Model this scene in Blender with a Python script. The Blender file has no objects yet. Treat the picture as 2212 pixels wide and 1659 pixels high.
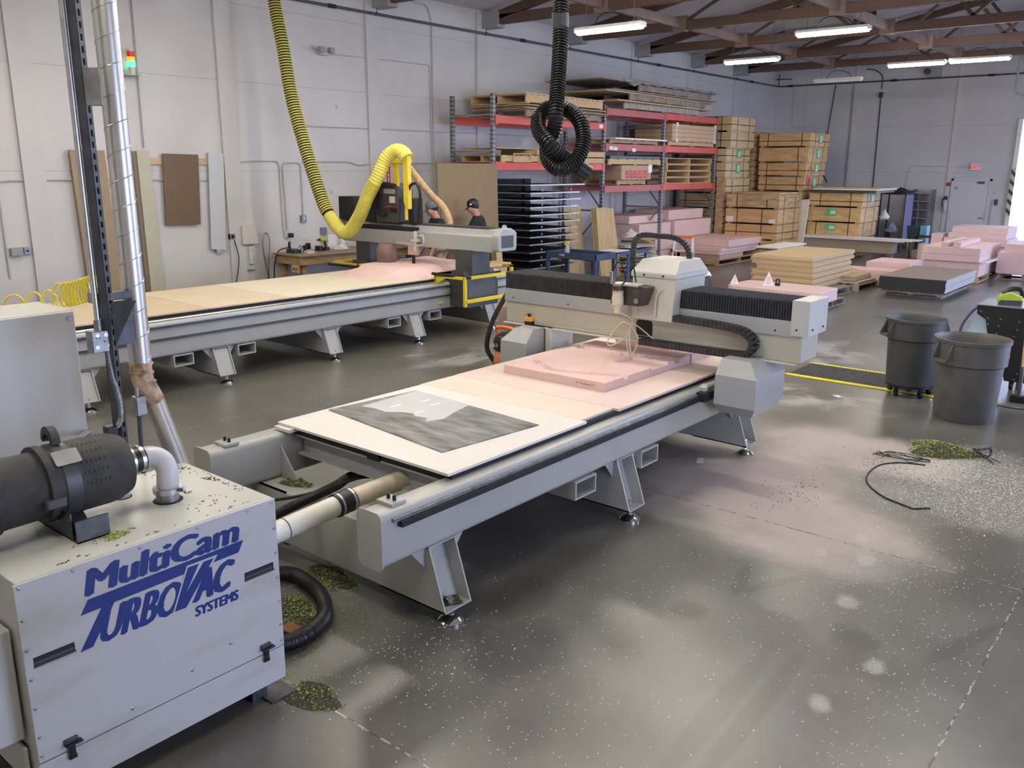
import bpy, math, random
from mathutils import Vector, Matrix
random.seed(7)
C = bpy.context.scene.collection
S = bpy.context.scene
PI = math.pi

# ------------------------------------------------------------------ camera, world, light, exposure
cd = bpy.data.cameras.new('camera'); cam = bpy.data.objects.new('camera', cd); C.objects.link(cam)
cd.sensor_width = 36.0; cd.lens = 1865.4/2212*36; cd.clip_end = 200
_y, _p, _r = 0.6877, 0.24632, -0.00515
_f = Vector((0, math.cos(_p), -math.sin(_p))); _rt = Vector((1, 0, 0)); _dn = _f.cross(_rt)
_R = math.cos(_r)*_rt + math.sin(_r)*_dn; _D = -math.sin(_r)*_rt + math.cos(_r)*_dn
def _w(v):
    s, c = math.sin(_y), math.cos(_y)
    return Vector((v.x*c - v.y*s, v.x*s + v.y*c, v.z))
_R, _D, _f = _w(_R), _w(_D), _w(_f)
M = Matrix(((_R.x, -_D.x, -_f.x, 0), (_R.y, -_D.y, -_f.y, 0), (_R.z, -_D.z, -_f.z, 2.45), (0, 0, 0, 1)))
cam.matrix_world = M; S.camera = cam
S.view_settings.view_transform = 'Standard'; S.view_settings.look = 'None'
S.view_settings.gamma = 1; S.view_settings.use_curve_mapping = False
S.view_settings.exposure = 0.10
w = bpy.data.worlds.new('World'); S.world = w; w.use_nodes = True
w.node_tree.nodes['Background'].inputs[0].default_value = (0.58, 0.68, 1.0, 1)
w.node_tree.nodes['Background'].inputs[1].default_value = 8.5
S.cycles.max_bounces = 7; S.cycles.diffuse_bounces = 4; S.cycles.glossy_bounces = 3
S.cycles.transmission_bounces = 4; S.cycles.caustics_reflective = False; S.cycles.caustics_refractive = False
S.cycles.sample_clamp_indirect = 6
LAMP = 90.0      # radiance of the fluorescent lenses
# daylight comes in at the roll-up doors in the right wall and the back wall
def portal(name, loc, rot, sx, sy):
    l = bpy.data.lights.new(name, 'AREA'); l.shape = 'RECTANGLE'; l.size = sx; l.size_y = sy
    l.cycles.is_portal = True
    o = bpy.data.objects.new(name, l); C.objects.link(o); o.location = loc; o.rotation_euler = rot
portal('daylight_portal', (1.95, 3.6, 1.5), (0, PI/2, 0), 3.0, 2.4)
portal('daylight_portal', (1.95, 13.5, 1.9), (0, PI/2, 0), 3.8, 6.0)
portal('daylight_portal', (1.95, 23.0, 1.9), (0, PI/2, 0), 3.8, 5.0)
portal('daylight_portal', (-3.4, 30.35, 2.0), (-PI/2, 0, 0), 3.8, 4.0)

# ------------------------------------------------------------------ materials
MATS = {}
def mat(name, col, rough=0.5, metal=0.0, var=0.10, scale=6.0, bump=0.0, bscale=60.0, col2=None, emit=None, es=0, detail=4, stretch=None, spec=0.5, alpha=None):
    if name in MATS: return MATS[name]
    m = bpy.data.materials.new(name); m.use_nodes = True; nt = m.node_tree; b = nt.nodes['Principled BSDF']
    b.inputs['Roughness'].default_value = rough; b.inputs['Metallic'].default_value = metal
    b.inputs['Specular IOR Level'].default_value = spec
    tc = nt.nodes.new('ShaderNodeTexCoord'); src = tc.outputs['Object']
    if stretch:
        mp = nt.nodes.new('ShaderNodeMapping'); mp.inputs['Scale'].default_value = stretch
        nt.links.new(src, mp.inputs['Vector']); src = mp.outputs['Vector']
    n = nt.nodes.new('ShaderNodeTexNoise'); n.inputs['Scale'].default_value = scale; n.inputs['Detail'].default_value = detail
    nt.links.new(src, n.inputs['Vector'])
    r = nt.nodes.new('ShaderNodeValToRGB'); r.color_ramp.elements[0].position = 0.3; r.color_ramp.elements[1].position = 0.7
    a = [max(0, c*(1-var)) for c in col]; z = [min(1, c*(1+var)) for c in (col2 or col)]
    r.color_ramp.elements[0].color = (*a, 1); r.color_ramp.elements[1].color = (*z, 1)
    nt.links.new(n.outputs['Fac'], r.inputs[0]); nt.links.new(r.outputs[0], b.inputs['Base Color'])
    if bump:
        n2 = nt.nodes.new('ShaderNodeTexNoise'); n2.inputs['Scale'].default_value = bscale
        nt.links.new(src, n2.inputs['Vector'])
        bp = nt.nodes.new('ShaderNodeBump'); bp.inputs['Strength'].default_value = bump; bp.inputs['Distance'].default_value = 0.01
        nt.links.new(n2.outputs['Fac'], bp.inputs['Height']); nt.links.new(bp.outputs[0], b.inputs['Normal'])
    if emit:
        b.inputs['Emission Color'].default_value = (*emit, 1); b.inputs['Emission Strength'].default_value = es
    if alpha is not None: b.inputs['Alpha'].default_value = alpha
    MATS[name] = m
    return m
beige = mat('beige_paint', (.60, .58, .50), .38, var=.05, scale=3, col2=(.62, .60, .52))
beige2 = mat('warm_beige_paint', (.50, .475, .37), .42, var=.06, scale=3)
greyp = mat('light_grey_paint', (.40, .405, .40), .38, var=.05, scale=3)
greyp2 = mat('mid_grey_paint', (.33, .34, .35), .42, var=.05, scale=3)
machg = mat('machine_grey_paint', (.40, .40, .375), .35, var=.05, scale=2)
whitep = mat('off_white_paint', (.55, .555, .52), .35, var=.04, scale=3)
cabp = mat('cabinet_paint', (.56, .56, .56), .45, var=.03, scale=2)
black = mat('black_plastic', (.010, .010, .011), .40, var=.2, scale=8)
blackm = mat('matte_black', (.012, .012, .014), .7, var=.2)
dark = mat('dark_grey_metal', (.055, .057, .06), .4, var=.12)
dustblack = mat('dusty_black', (.035, .034, .034), .65, var=.35, scale=14)
steel = mat('steel', (.55, .56, .58), .3, 1.0, var=.15, scale=12)
steeld = mat('dull_galvanised_steel', (.30, .31, .32), .42, .9, var=.25, scale=20)
darksteel = mat('dark_galvanised_steel', (.10, .105, .115), .45, .8, var=.2, scale=20)
chrome = mat('chrome', (.75, .75, .77), .12, 1.0, var=.05)
yellow = mat('yellow_paint', (.80, .62, .03), .4, var=.05)
yelhose = mat('yellow_hose_fabric', (.80, .74, .14), .5, var=.06, scale=10)
yelpl = mat('yellow_plastic', (.85, .72, .08), .35, var=.05)
rackred = mat('rack_beam_red', (.62, .075, .04), .38, var=.10, scale=4)
wood = mat('pallet_wood', (.42, .28, .14), .75, var=.25, scale=5, stretch=(1, 1, 8), bump=.2)
woodl = mat('fresh_pallet_wood', (.60, .42, .22), .7, var=.15, scale=5, stretch=(1, 1, 8), bump=.15)
woodg = mat('weathered_pallet_wood', (.27, .22, .18), .8, var=.3, scale=5, bump=.2)
crate = mat('crate_board', (.52, .33, .145), .6, var=.13, scale=2.2, col2=(.58, .38, .18), stretch=(1, 1, 4))
crated = mat('crate_board_weathered', (.40, .27, .14), .65, var=.25, scale=2.6, col2=(.50, .35, .19), stretch=(1, 1, 4))
ply = mat('plywood_sheet', (.50, .36, .17), .6, var=.18, scale=3, stretch=(1, 6, 1))
mdf = mat('brown_mdf', (.27, .19, .10), .7, var=.04, scale=8)
mdfd = mat('dark_brown_hardboard', (.20, .12, .055), .6, var=.08, scale=8)
pboard = mat('particleboard', (.62, .46, .26), .7, var=.1, scale=60, stretch=(1, 1, 3))
pboardt = mat('particleboard_face', (.58, .50, .36), .6, var=.05, scale=60)
foam = mat('pink_foam', (.74, .53, .50), .7, var=.035, scale=4, bump=.05)
foamg = mat('dusty_foam', (.50, .37, .33), .75, var=.06, scale=4)
whiteb = mat('white_board', (.74, .72, .68), .5, var=.03, scale=4)
boarde = mat('board_edge_black', (.022, .024, .026), .5, var=.2, scale=9, stretch=(1, 1, 30))
boardt = mat('brown_board_face', (.28, .22, .19), .55, var=.08, scale=4)
cardb = mat('tan_board', (.53, .40, .22), .7, var=.08, scale=4)
paper = mat('white_paper', (.78, .78, .78), .6, var=.02)
green = mat('green_print', (.10, .42, .16), .6, var=.1)
redm = mat('red_marker', (.62, .04, .03), .5, var=.05)
orange = mat('orange_plastic', (.80, .20, .05), .4, var=.06)
orangy = mat('amber_plastic', (.85, .40, .05), .4, var=.06)
blue = mat('blue_vinyl', (.008, .028, .19), .4, var=.12, scale=30)
navy = mat('dark_blue_plastic', (.035, .06, .12), .45, var=.1)
binp = mat('grey_bin_plastic', (.075, .078, .082), .48, var=.10, scale=7)
binp2 = mat('dusty_grey_bin_plastic', (.115, .112, .105), .5, var=.14, scale=7)
chipg = mat('green_chips', (.17, .22, .03), .8, var=.3, scale=110, col2=(.42, .50, .10))
chipk = mat('dark_chips', (.05, .05, .03), .8, var=.4, scale=40)
chipw = mat('white_chips', (.85, .84, .78), .7, var=.05, scale=40)
film = mat('silver_film', (.66, .67, .71), .22, 0.0, var=.04, scale=3)
slate = mat('dusty_slate_sheet', (.07, .07, .08), .5, var=.18, scale=3.5, col2=(.27, .26, .26), detail=9, stretch=(1.0, 3.5, 1))
skin = mat('skin', (.50, .24, .17), .5, var=.05)
shirt = mat('black_cloth', (.012, .014, .022), .85, var=.1)
jeans = mat('blue_denim', (.025, .06, .17), .85, var=.15, scale=30)
khaki = mat('khaki_cloth', (.42, .34, .24), .85, var=.08)
hairm = mat('dark_hair', (.02, .013, .01), .6, var=.2)
capg = mat('grey_cap_cloth', (.16, .155, .16), .85, var=.1)
pvc = mat('white_pvc', (.76, .74, .66), .3, var=.05, scale=6)
pvcd = mat('yellowed_pvc', (.62, .54, .38), .4, var=.12, scale=6)
ducthose = mat('tan_hose', (.62, .42, .24), .6, var=.08)
lens = mat('lamp_lens', (1, 1, 1), .5, emit=(1.0, .92, .80), es=LAMP)
lensd = mat('unlit_lamp_lens', (.75, .76, .80), .4, var=.02)
lampw = mat('white_enamel', (.78, .78, .80), .4, var=.02)
truss = mat('brown_timber', (.12, .07, .052), .7, var=.18, scale=3, stretch=(.3, 2, 2))
trussl = mat('pale_timber', (.24, .17, .14), .7, var=.15, scale=3)
conduit = mat('painted_conduit', (.52, .50, .49), .5, var=.05)
redsign = mat('red_sign_print', (.62, .03, .03), .5, var=.04)
matyel = mat('yellow_mat_edge', (.72, .66, .03), .6, var=.06)
acryl = mat('clear_acrylic', (.62, .82, .90), .25, var=.03, alpha=.55)
bluebox = mat('bright_blue_card', (.06, .25, .50), .5, var=.05)
teal = mat('dark_teal_plastic', (.015, .05, .06), .45, var=.1)
tan = mat('tan_wood_handle', (.50, .30, .17), .5, var=.08)
brownm = mat('brown_spindle_metal', (.06, .04, .035), .45, var=.2)
cream = mat('cream_rubber', (.72, .63, .46), .5, var=.05)
spray = mat('clear_bottle_plastic', (.55, .60, .66), .15, var=.03, alpha=.6)
lime = mat('lime_plastic', (.45, .55, .05), .4, var=.08)

# ------------------------------------------------------------------ mesh helpers
class MB:
    def __init__(s, ox=0, oy=0, oz=0): s.v = []; s.f = []; s.o = (ox, oy, oz); s.sm = []
    def add(s, vs, fs):
        n = len(s.v); s.v += [tuple(v) for v in vs]; s.f += [tuple(i+n for i in f) for f in fs]; return s
    def box(s, x0, x1, y0, y1, z0, z1):
        v = [(x0,y0,z0),(x1,y0,z0),(x1,y1,z0),(x0,y1,z0),(x0,y0,z1),(x1,y0,z1),(x1,y1,z1),(x0,y1,z1)]
        return s.add(v, [(0,3,2,1),(4,5,6,7),(0,1,5,4),(1,2,6,5),(2,3,7,6),(3,0,4,7)])
    def hexa(s, v): return s.add(v, [(0,3,2,1),(4,5,6,7),(0,1,5,4),(1,2,6,5),(2,3,7,6),(3,0,4,7)])
    def prism(s, poly, ax, a, b):
        """poly: 2-D outline; ax 0: (y,z) along x; 1: (x,z) along y; 2: (x,y) along z"""
        def P(u, w, t): return (t, u, w) if ax == 0 else (u, t, w) if ax == 1 else (u, w, t)
        n = len(poly); vs = [P(*p, a) for p in poly] + [P(*p, b) for p in poly]
        return s.add(vs, [tuple(range(n))[::-1], tuple(range(n, 2*n))] + [(i, (i+1) % n, n+(i+1) % n, n+i) for i in range(n)])
    def rbox(s, x0, x1, y0, y1, z0, z1, r, ax=2, n=3):
        c = {0: (y0, y1, z0, z1), 1: (x0, x1, z0, z1), 2: (x0, x1, y0, y1)}[ax]
        a, b = {0: (x0, x1), 1: (y0, y1), 2: (z0, z1)}[ax]
        return s.prism(rrect(*c, r, n), ax, a, b)
    def frame(s, x0, x1, z0, z1, y0, y1, t, ax=1):
        """hollow rectangular tube; ax 1: section in x,z along y; ax 0: section (y,z) along x"""
        o = [(x0,z0),(x1,z0),(x1,z1),(x0,z1)]; i = [(x0+t,z0+t),(x1-t,z0+t),(x1-t,z1-t),(x0+t,z1-t)]
        def P(p, q): return (p[0], q, p[1]) if ax == 1 else (q, p[0], p[1])
        vs = [P(p, y0) for p in o+i] + [P(p, y1) for p in o+i]; fs = []
        for k in range(4):
            l = (k+1) % 4
            fs += [(k,l,8+l,8+k), (4+l,4+k,12+k,12+l), (l,k,4+k,4+l), (8+k,8+l,12+l,12+k)]
        return s.add(vs, fs)
    def ring(s, c, u, w, r, n, rw=None):
        rw = rw or r; b = len(s.v)
        for i in range(n):
            a = 2*PI*i/n; p = Vector(c) + Vector(u)*(r*math.cos(a)) + Vector(w)*(rw*math.sin(a)); s.v.append(tuple(p))
        return b
    def tube(s, pts, r, n=10, cap=True, radii=None, closed=False):
        pts = [Vector(p) for p in pts]; m = len(pts); rs = []; N = None
        for i, p in enumerate(pts):
            if closed: t = pts[(i+1) % m] - pts[i-1]
            else: t = (pts[min(i+1, m-1)] - pts[max(i-1, 0)])
            t = t.normalized() if t.length > 1e-9 else Vector((0, 0, 1))
            if N is None:
                N = t.orthogonal().normalized()
            else:
                N = (N - t*N.dot(t)); N = N.normalized() if N.length > 1e-6 else t.orthogonal().normalized()
            rr = radii[i] if radii else r
            rs.append(s.ring(p, N, t.cross(N), rr, n))
        for i in range(m - (0 if closed else 1)):
            a, b = rs[i], rs[(i+1) % m]
            for k in range(n): s.f.append((a+k, a+(k+1) % n, b+(k+1) % n, b+k))
        if cap and not closed:
            s.f.append(tuple(rs[0]+k for k in range(n))[::-1]); s.f.append(tuple(rs[-1]+k for k in range(n)))
        return s
    def cyl(s, p0, p1, r, n=16, r1=None, cap=True): return s.tube([p0, p1], r, n, cap, [r, r if r1 is None else r1])
    def lathe(s, prof, c=(0,0,0), n=24, closed=True, sx=1, sy=1):
        """prof: (radius, z) pairs round the z axis"""
        b = len(s.v)
        for r, z in prof:
            for i in range(n):
                a = 2*PI*i/n; s.v.append((c[0]+r*math.cos(a)*sx, c[1]+r*math.sin(a)*sy, c[2]+z))
        for j in range(len(prof)-1):
            for i in range(n):
                k = (i+1) % n; s.f.append((b+j*n+i, b+j*n+k, b+(j+1)*n+k, b+(j+1)*n+i))
        if closed:
            s.f.append(tuple(b+i for i in range(n))[::-1]); s.f.append(tuple(b+(len(prof)-1)*n+i for i in range(n)))
        return s
    def xf(s, mtx, start=0):
        s.v[start:] = [tuple(mtx @ Vector(v)) for v in s.v[start:]]; return s
    def build(s, name, m, parent=None, bevel=0, smooth=True, w=False, seg=2, **tags):
        vs = s.v
        if w and parent is not None:
            o = ORG[parent.name]; vs = [(x-o[0], y-o[1], z-o[2]) for x, y, z in vs]
        loc = None
        if parent is None:
            xs = [v[0] for v in vs]; ys = [v[1] for v in vs]; zs = [v[2] for v in vs]
            loc = ((min(xs)+max(xs))/2, (min(ys)+max(ys))/2, min(zs)); vs = [(x-loc[0], y-loc[1], z-loc[2]) for x, y, z in vs]
        me = bpy.data.meshes.new(name); me.from_pydata(vs, [], s.f); me.update()
        o = bpy.data.objects.new(name, me); C.objects.link(o); me.materials.append(m)
        if loc: o.location = loc; ORG[o.name] = loc
        if parent is not None: o.parent = parent; ORG[o.name] = ORG[parent.name]
        if smooth:
            me.shade_smooth(); me.set_sharp_from_angle(angle=math.radians(35))
        if bevel:
            b = o.modifiers.new('bevel', 'BEVEL'); b.width = bevel; b.segments = seg; b.limit_method = 'ANGLE'; b.angle_limit = math.radians(40)
        for k, v in tags.items(): o[k] = v
        return o
ORG = {}
def rrect(x0, x1, y0, y1, r, n=3):
    if not isinstance(r, (tuple, list)): r = (r,)*4
    out = []
    for (cx, cy, a0), q in zip(((x0, y0, PI), (x1, y0, 1.5*PI), (x1, y1, 0), (x0, y1, .5*PI)), r):
        if q <= 0: out.append((cx, cy)); continue
        mx = cx + (q if cx == x0 else -q); my = cy + (q if cy == y0 else -q)
        for i in range(n+1):
            a = a0 + PI/2*i/n; out.append((mx+q*math.cos(a), my+q*math.sin(a)))
    return out
def spline(pts, n=8):
    """Catmull-Rom through pts"""
    P = [Vector(p) for p in pts]; P = [P[0]*2-P[1]] + P + [P[-1]*2-P[-2]]; out = []
    for i in range(1, len(P)-2):
        a, b, c, d = P[i-1], P[i], P[i+1], P[i+2]
        for k in range(n):
            t = k/n; out.append(.5*((2*b)+(c-a)*t+(2*a-5*b+4*c-d)*t*t+(3*b-a-3*c+d)*t**3))
    out.append(P[-2]); return out
def resample(pts, step):
    out = [pts[0]]; acc = 0
    for a, b in zip(pts, pts[1:]):
        L = (b-a).length; d = step-acc
        while d <= L and L > 0:
            out.append(a+(b-a)*(d/L)); d += step
        acc = (acc+L) % step
    return out
def ribbed(mb, pts, r, pitch, depth, n=14, round_=False):
    """a corrugated hose along pts"""
    q = resample(spline(pts, 14), pitch/4); rad = []
    for i in range(len(q)):
        k = i % 4; rad.append(r if k in (1, 2) else r-depth)
    return mb.tube(q, r, n, True, rad)
def T(name, label, cat, loc, rz=0, group=None):
    o = bpy.data.objects.new(name, None); C.objects.link(o); o.location = loc; o.rotation_euler = (0, 0, rz)
    o.empty_display_size = .1; o['label'] = label; o['category'] = cat; ORG[o.name] = tuple(loc)
    if group: o['group'] = group
    return o
def tag(o, label, cat, group=None, kind=None):
    o['label'] = label; o['category'] = cat
    if group: o['group'] = group
    if kind: o['kind'] = kind
    return o
def struct(o): o['kind'] = 'structure'; return o
def dup(r0, loc, label, rz=None, group=None):
    def cp(o, par):
        c = o.copy(); C.objects.link(c); c.parent = par
        for ch in list(o.children): cp(ch, c)
        return c
    r = r0.copy(); C.objects.link(r); r.location = loc; ORG[r.name] = tuple(loc)
    if rz is not None: r.rotation_euler = (0, 0, rz)
    r['label'] = label
    if group: r['group'] = group
    for ch in list(r0.children): cp(ch, r)
    return r
def text(s, m, parent, loc, rot, size, name='lettering', w=False, sx=1, shear=0, bold=0.0, depth=.0008, align='CENTER'):
    """lettering turned into a mesh"""
    cu = bpy.data.curves.new(name, 'FONT'); cu.body = s; cu.size = size; cu.extrude = depth; cu.offset = bold; cu.shear = shear
    cu.align_x = align; cu.align_y = 'CENTER'; cu.resolution_u = 3
    t = bpy.data.objects.new('tmp', cu); C.objects.link(t)
    dg = bpy.context.evaluated_depsgraph_get(); me = bpy.data.meshes.new_from_object(t.evaluated_get(dg))
    C.objects.unlink(t); bpy.data.objects.remove(t); bpy.data.curves.remove(cu)
    o = bpy.data.objects.new(name, me); C.objects.link(o); me.materials.clear(); me.materials.append(m)
    if parent is not None:
        o.parent = parent; ORG[o.name] = ORG[parent.name]
        if w: q = ORG[parent.name]; loc = (loc[0]-q[0], loc[1]-q[1], loc[2]-q[2])
    o.location = loc; o.rotation_euler = rot; o.scale = (sx, 1, 1)
    return o
FX = (PI/2, 0, PI/2)     # lettering that faces +x, reading towards +y
FY = (PI/2, 0, 0)        # lettering that faces -y, reading towards +x
def islands(mb):
    par = list(range(len(mb.v)))
    def fd(a):
        while par[a] != a: par[a] = par[par[a]]; a = par[a]
        return a
    for f in mb.f:
        r0 = fd(f[0])
        for k in f[1:]: par[fd(k)] = r0
    gr = {}
    for f in mb.f: gr.setdefault(fd(f[0]), []).append(f)
    out = []
    for fs in gr.values():
        use = sorted({k for f in fs for k in f}); mp = {k: i for i, k in enumerate(use)}
        q = MB(); q.v = [mb.v[k] for k in use]; q.f = [tuple(mp[k] for k in f) for f in fs]; out.append(q)
    return out
def build_each(mb, name, m, parent, **k):
    """one part per separate piece"""
    return [q.build(name, m, parent, **k) for q in islands(mb)]
ORD = ['topmost', 'second', 'third', 'fourth', 'fifth', 'sixth', 'seventh', 'eighth', 'ninth', 'tenth', 'eleventh', 'twelfth', 'thirteenth', 'fourteenth', 'fifteenth', 'sixteenth', 'seventeenth', 'eighteenth', 'nineteenth']

# ------------------------------------------------------------------ the building
XW, YB = -13.1, 30.4
def floor_mat():
    m = bpy.data.materials.new('concrete_floor'); m.use_nodes = True; nt = m.node_tree; N = nt.nodes; L = nt.links; b = N['Principled BSDF']
    tc = N.new('ShaderNodeTexCoord'); P = tc.outputs['Object']
    def noise(sc, det=5, ro=.55, v=None, dist=0):
        n = N.new('ShaderNodeTexNoise'); n.inputs['Scale'].default_value = sc; n.inputs['Detail'].default_value = det
        n.inputs['Roughness'].default_value = ro; n.inputs['Distortion'].default_value = dist; L.new(v or P, n.inputs['Vector']); return n.outputs['Fac']
    def ramp(f, p0, p1, c0=0, c1=1):
        r = N.new('ShaderNodeMapRange'); r.interpolation_type = 'SMOOTHSTEP'
        for i, x in ((1, p0), (2, p1), (3, c0), (4, c1)): r.inputs[i].default_value = x
        L.new(f, r.inputs[0]); return r.outputs[0]
    def math_(op, a, b_=None, c=None):
        n = N.new('ShaderNodeMath'); n.operation = op
        for i, x in enumerate((a, b_, c)):
            if x is None: continue
            if isinstance(x, (int, float)): n.inputs[i].default_value = x
            else: L.new(x, n.inputs[i])
        return n.outputs[0]
    def mix(f, a, c):
        n = N.new('ShaderNodeMix'); n.data_type = 'RGBA'
        L.new(f, n.inputs[0])
        for i, x in ((6, a), (7, c)):
            if isinstance(x, tuple): n.inputs[i].default_value = (*x, 1)
            else: L.new(x, n.inputs[i])
        return n.outputs[2]
    def blob(x, y, rx, ry, n, amp=.6, soft=.45, rot=0):
        mp = N.new('ShaderNodeMapping'); mp.vector_type = 'TEXTURE'
        mp.inputs['Location'].default_value = (x, y, 0); mp.inputs['Rotation'].default_value = (0, 0, rot); mp.inputs['Scale'].default_value = (rx, ry, 1e6); L.new(P, mp.inputs['Vector'])
        ln = N.new('ShaderNodeVectorMath'); ln.operation = 'LENGTH'; L.new(mp.outputs[0], ln.inputs[0])
        d = math_('ADD', ln.outputs['Value'], math_('MULTIPLY', math_('SUBTRACT', n, .5), amp*2))
        return ramp(d, 1.0+soft*.3, 1.0-soft, 0, 1)
    n1 = noise(.55, 6); n2 = noise(2.0, 5, .55); n3 = noise(14, 6, .7); n4 = noise(55, 3); n5 = noise(.5, 3)
    base = mix(ramp(n1, .3, .7), (.098, .091, .078), (.145, .137, .120))
    base = mix(math_('MULTIPLY', ramp(n2, .35, .78), .45), base, (.20, .19, .168))
    base = mix(math_('MULTIPLY', ramp(noise(.9, 3, .5), .45, .75), .35), base, (.06, .056, .047))
    base = mix(math_('MULTIPLY', ramp(n3, .60, .74), .18), base, (.06, .055, .05))
    # pale scuffs of dust everywhere, drifts of pink foam dust by the machine, a fan of white chips round the pile
    sc = N.new('ShaderNodeMapping'); sc.inputs['Rotation'].default_value = (0, 0, .5); sc.inputs['Scale'].default_value = (1, .35, 1); L.new(P, sc.inputs['Vector'])
    scf = noise(2.2, 6, .62, sc.outputs[0])
    base = mix(math_('MULTIPLY', ramp(scf, .60, .80), .30), base, (.46, .44, .41))
    pn = noise(1.6, 7, .6)
    pink = math_('MAXIMUM', math_('MAXIMUM', blob(-2.75, 6.35, .95, 1.25, pn, .5), blob(-2.25, 7.6, .95, .75, pn, .5)), blob(-2.1, 5.7, 1.0, .75, pn, .4))
    pink = math_('MULTIPLY', pink, ramp(n2, .2, .5, .70, 1))
    pinkc = mix(ramp(n1, .35, .65), (.46, .40, .36), (.52, .44, .40))
    base = mix(math_('MULTIPLY', pink, .86), base, pinkc)
    wh = math_('MULTIPLY', math_('MAXIMUM', blob(-1.25, 7.5, .75, 1.0, pn, .6), blob(-1.0, 6.9, .75, .6, pn, .7)), ramp(noise(70, 2, .8), .46, .60))
    base = mix(math_('MULTIPLY', wh, .8), base, (.66, .64, .57))
    wh2 = math_('MULTIPLY', math_('MAXIMUM', blob(-4.2, 11.6, .8, 1.0, pn, .8), blob(-3.6, 9.2, 1.2, .5, pn, .9)), ramp(n2, .42, .6))
    base = mix(math_('MULTIPLY', wh2, .6), base, (.52, .50, .50))
    wh3 = math_('MULTIPLY', blob(-7.2, 8.6, 1.4, 1.3, pn, .9), ramp(scf, .5, .62))
    base = mix(math_('MULTIPLY', wh3, .5), base, (.50, .48, .45))
    # oil marks
    ok_ = math_('MAXIMUM', math_('MAXIMUM', blob(-2.55, 3.15, .3, .36, n3, .7), blob(-2.05, 4.1, .12, .12, n3, .4)), blob(-1.2, 4.4, .14, .10, n3, .4))
    base = mix(math_('MULTIPLY', ok_, .6), base, (.05, .047, .042))
    wet = None        # wheel streaks and old damp spots
    for q in ((-1.50,3.35,.07,.75,.05),(-1.36,3.45,.06,.70,.03),(-1.98,4.63,.05,.24,.25),(-1.82,4.70,.05,.24,-.5),(-.76,4.7,.05,.42,-.3),(-2.83,2.44,.16,.20,0),(-2.49,3.33,.10,.12,.3),(-1.23,4.38,.12,.20,.4),(-2.1,2.6,.16,.14,0),(-2.9,3.6,.25,.30,0)):
        b_ = blob(q[0], q[1], q[2], q[3], n3, .35, .35, q[4]); wet = b_ if wet is None else math_('MAXIMUM', wet, b_)
    base = mix(math_('MULTIPLY', wet, .42), base, (.055, .05, .042))
    ft = None         # dusty footprints leading away from the pink drift
    for q in ((-1.39,4.78,.07,.10,.2),(-1.05,4.19,.06,.09,.2),(-1.49,5.42,.07,.12,.2),(-1.15,3.70,.06,.08,.3),(-1.62,5.75,.06,.10,.1),(-1.75,5.35,.05,.09,.2)):
        b_ = blob(q[0], q[1], q[2], q[3], n3, .7, .6, q[4]); ft = b_ if ft is None else math_('MAXIMUM', ft, b_)
    base = mix(math_('MULTIPLY', ft, .55), base, (.50, .47, .43))
    # saw-cut joints of the slab
    sx = N.new('ShaderNodeSeparateXYZ'); L.new(P, sx.inputs[0])
    def joints(c, off, step, x, wd=.006):
        f = math_('PINGPONG', math_('SUBTRACT', x, off), step/2)      # 0 at the joint
        return ramp(f, wd, wd*.5)
    jw = math_('MULTIPLY', math_('SUBTRACT', noise(9, 2), .5), .02)
    jy = joints(0, 2.2, 3.4, math_('ADD', sx.outputs[1], jw)); jx = joints(0, -.63, 3.4, math_('ADD', sx.outputs[0], jw))
    j = math_('MAXIMUM', jy, jx)
    jc = mix(ramp(n3, .44, .56), (.03, .028, .026), (.42, .40, .36))
    base = mix(j, base, jc)
    L.new(base, b.inputs['Base Color'])
    rg = ramp(n2, .2, .8, .285, .33)
    dust = math_('MAXIMUM', pink, wh)
    rg = math_('ADD', rg, math_('MULTIPLY', dust, .45))
    L.new(rg, b.inputs['Roughness'])
    b.inputs['Specular IOR Level'].default_value = .85
    bp = N.new('ShaderNodeBump'); bp.inputs['Strength'].default_value = .12; bp.inputs['Distance'].default_value = .01
    L.new(math_('SUBTRACT', n3, math_('MULTIPLY', j, 1.5)), bp.inputs['Height']); L.new(bp.outputs[0], b.inputs['Normal'])
    return m
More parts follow.
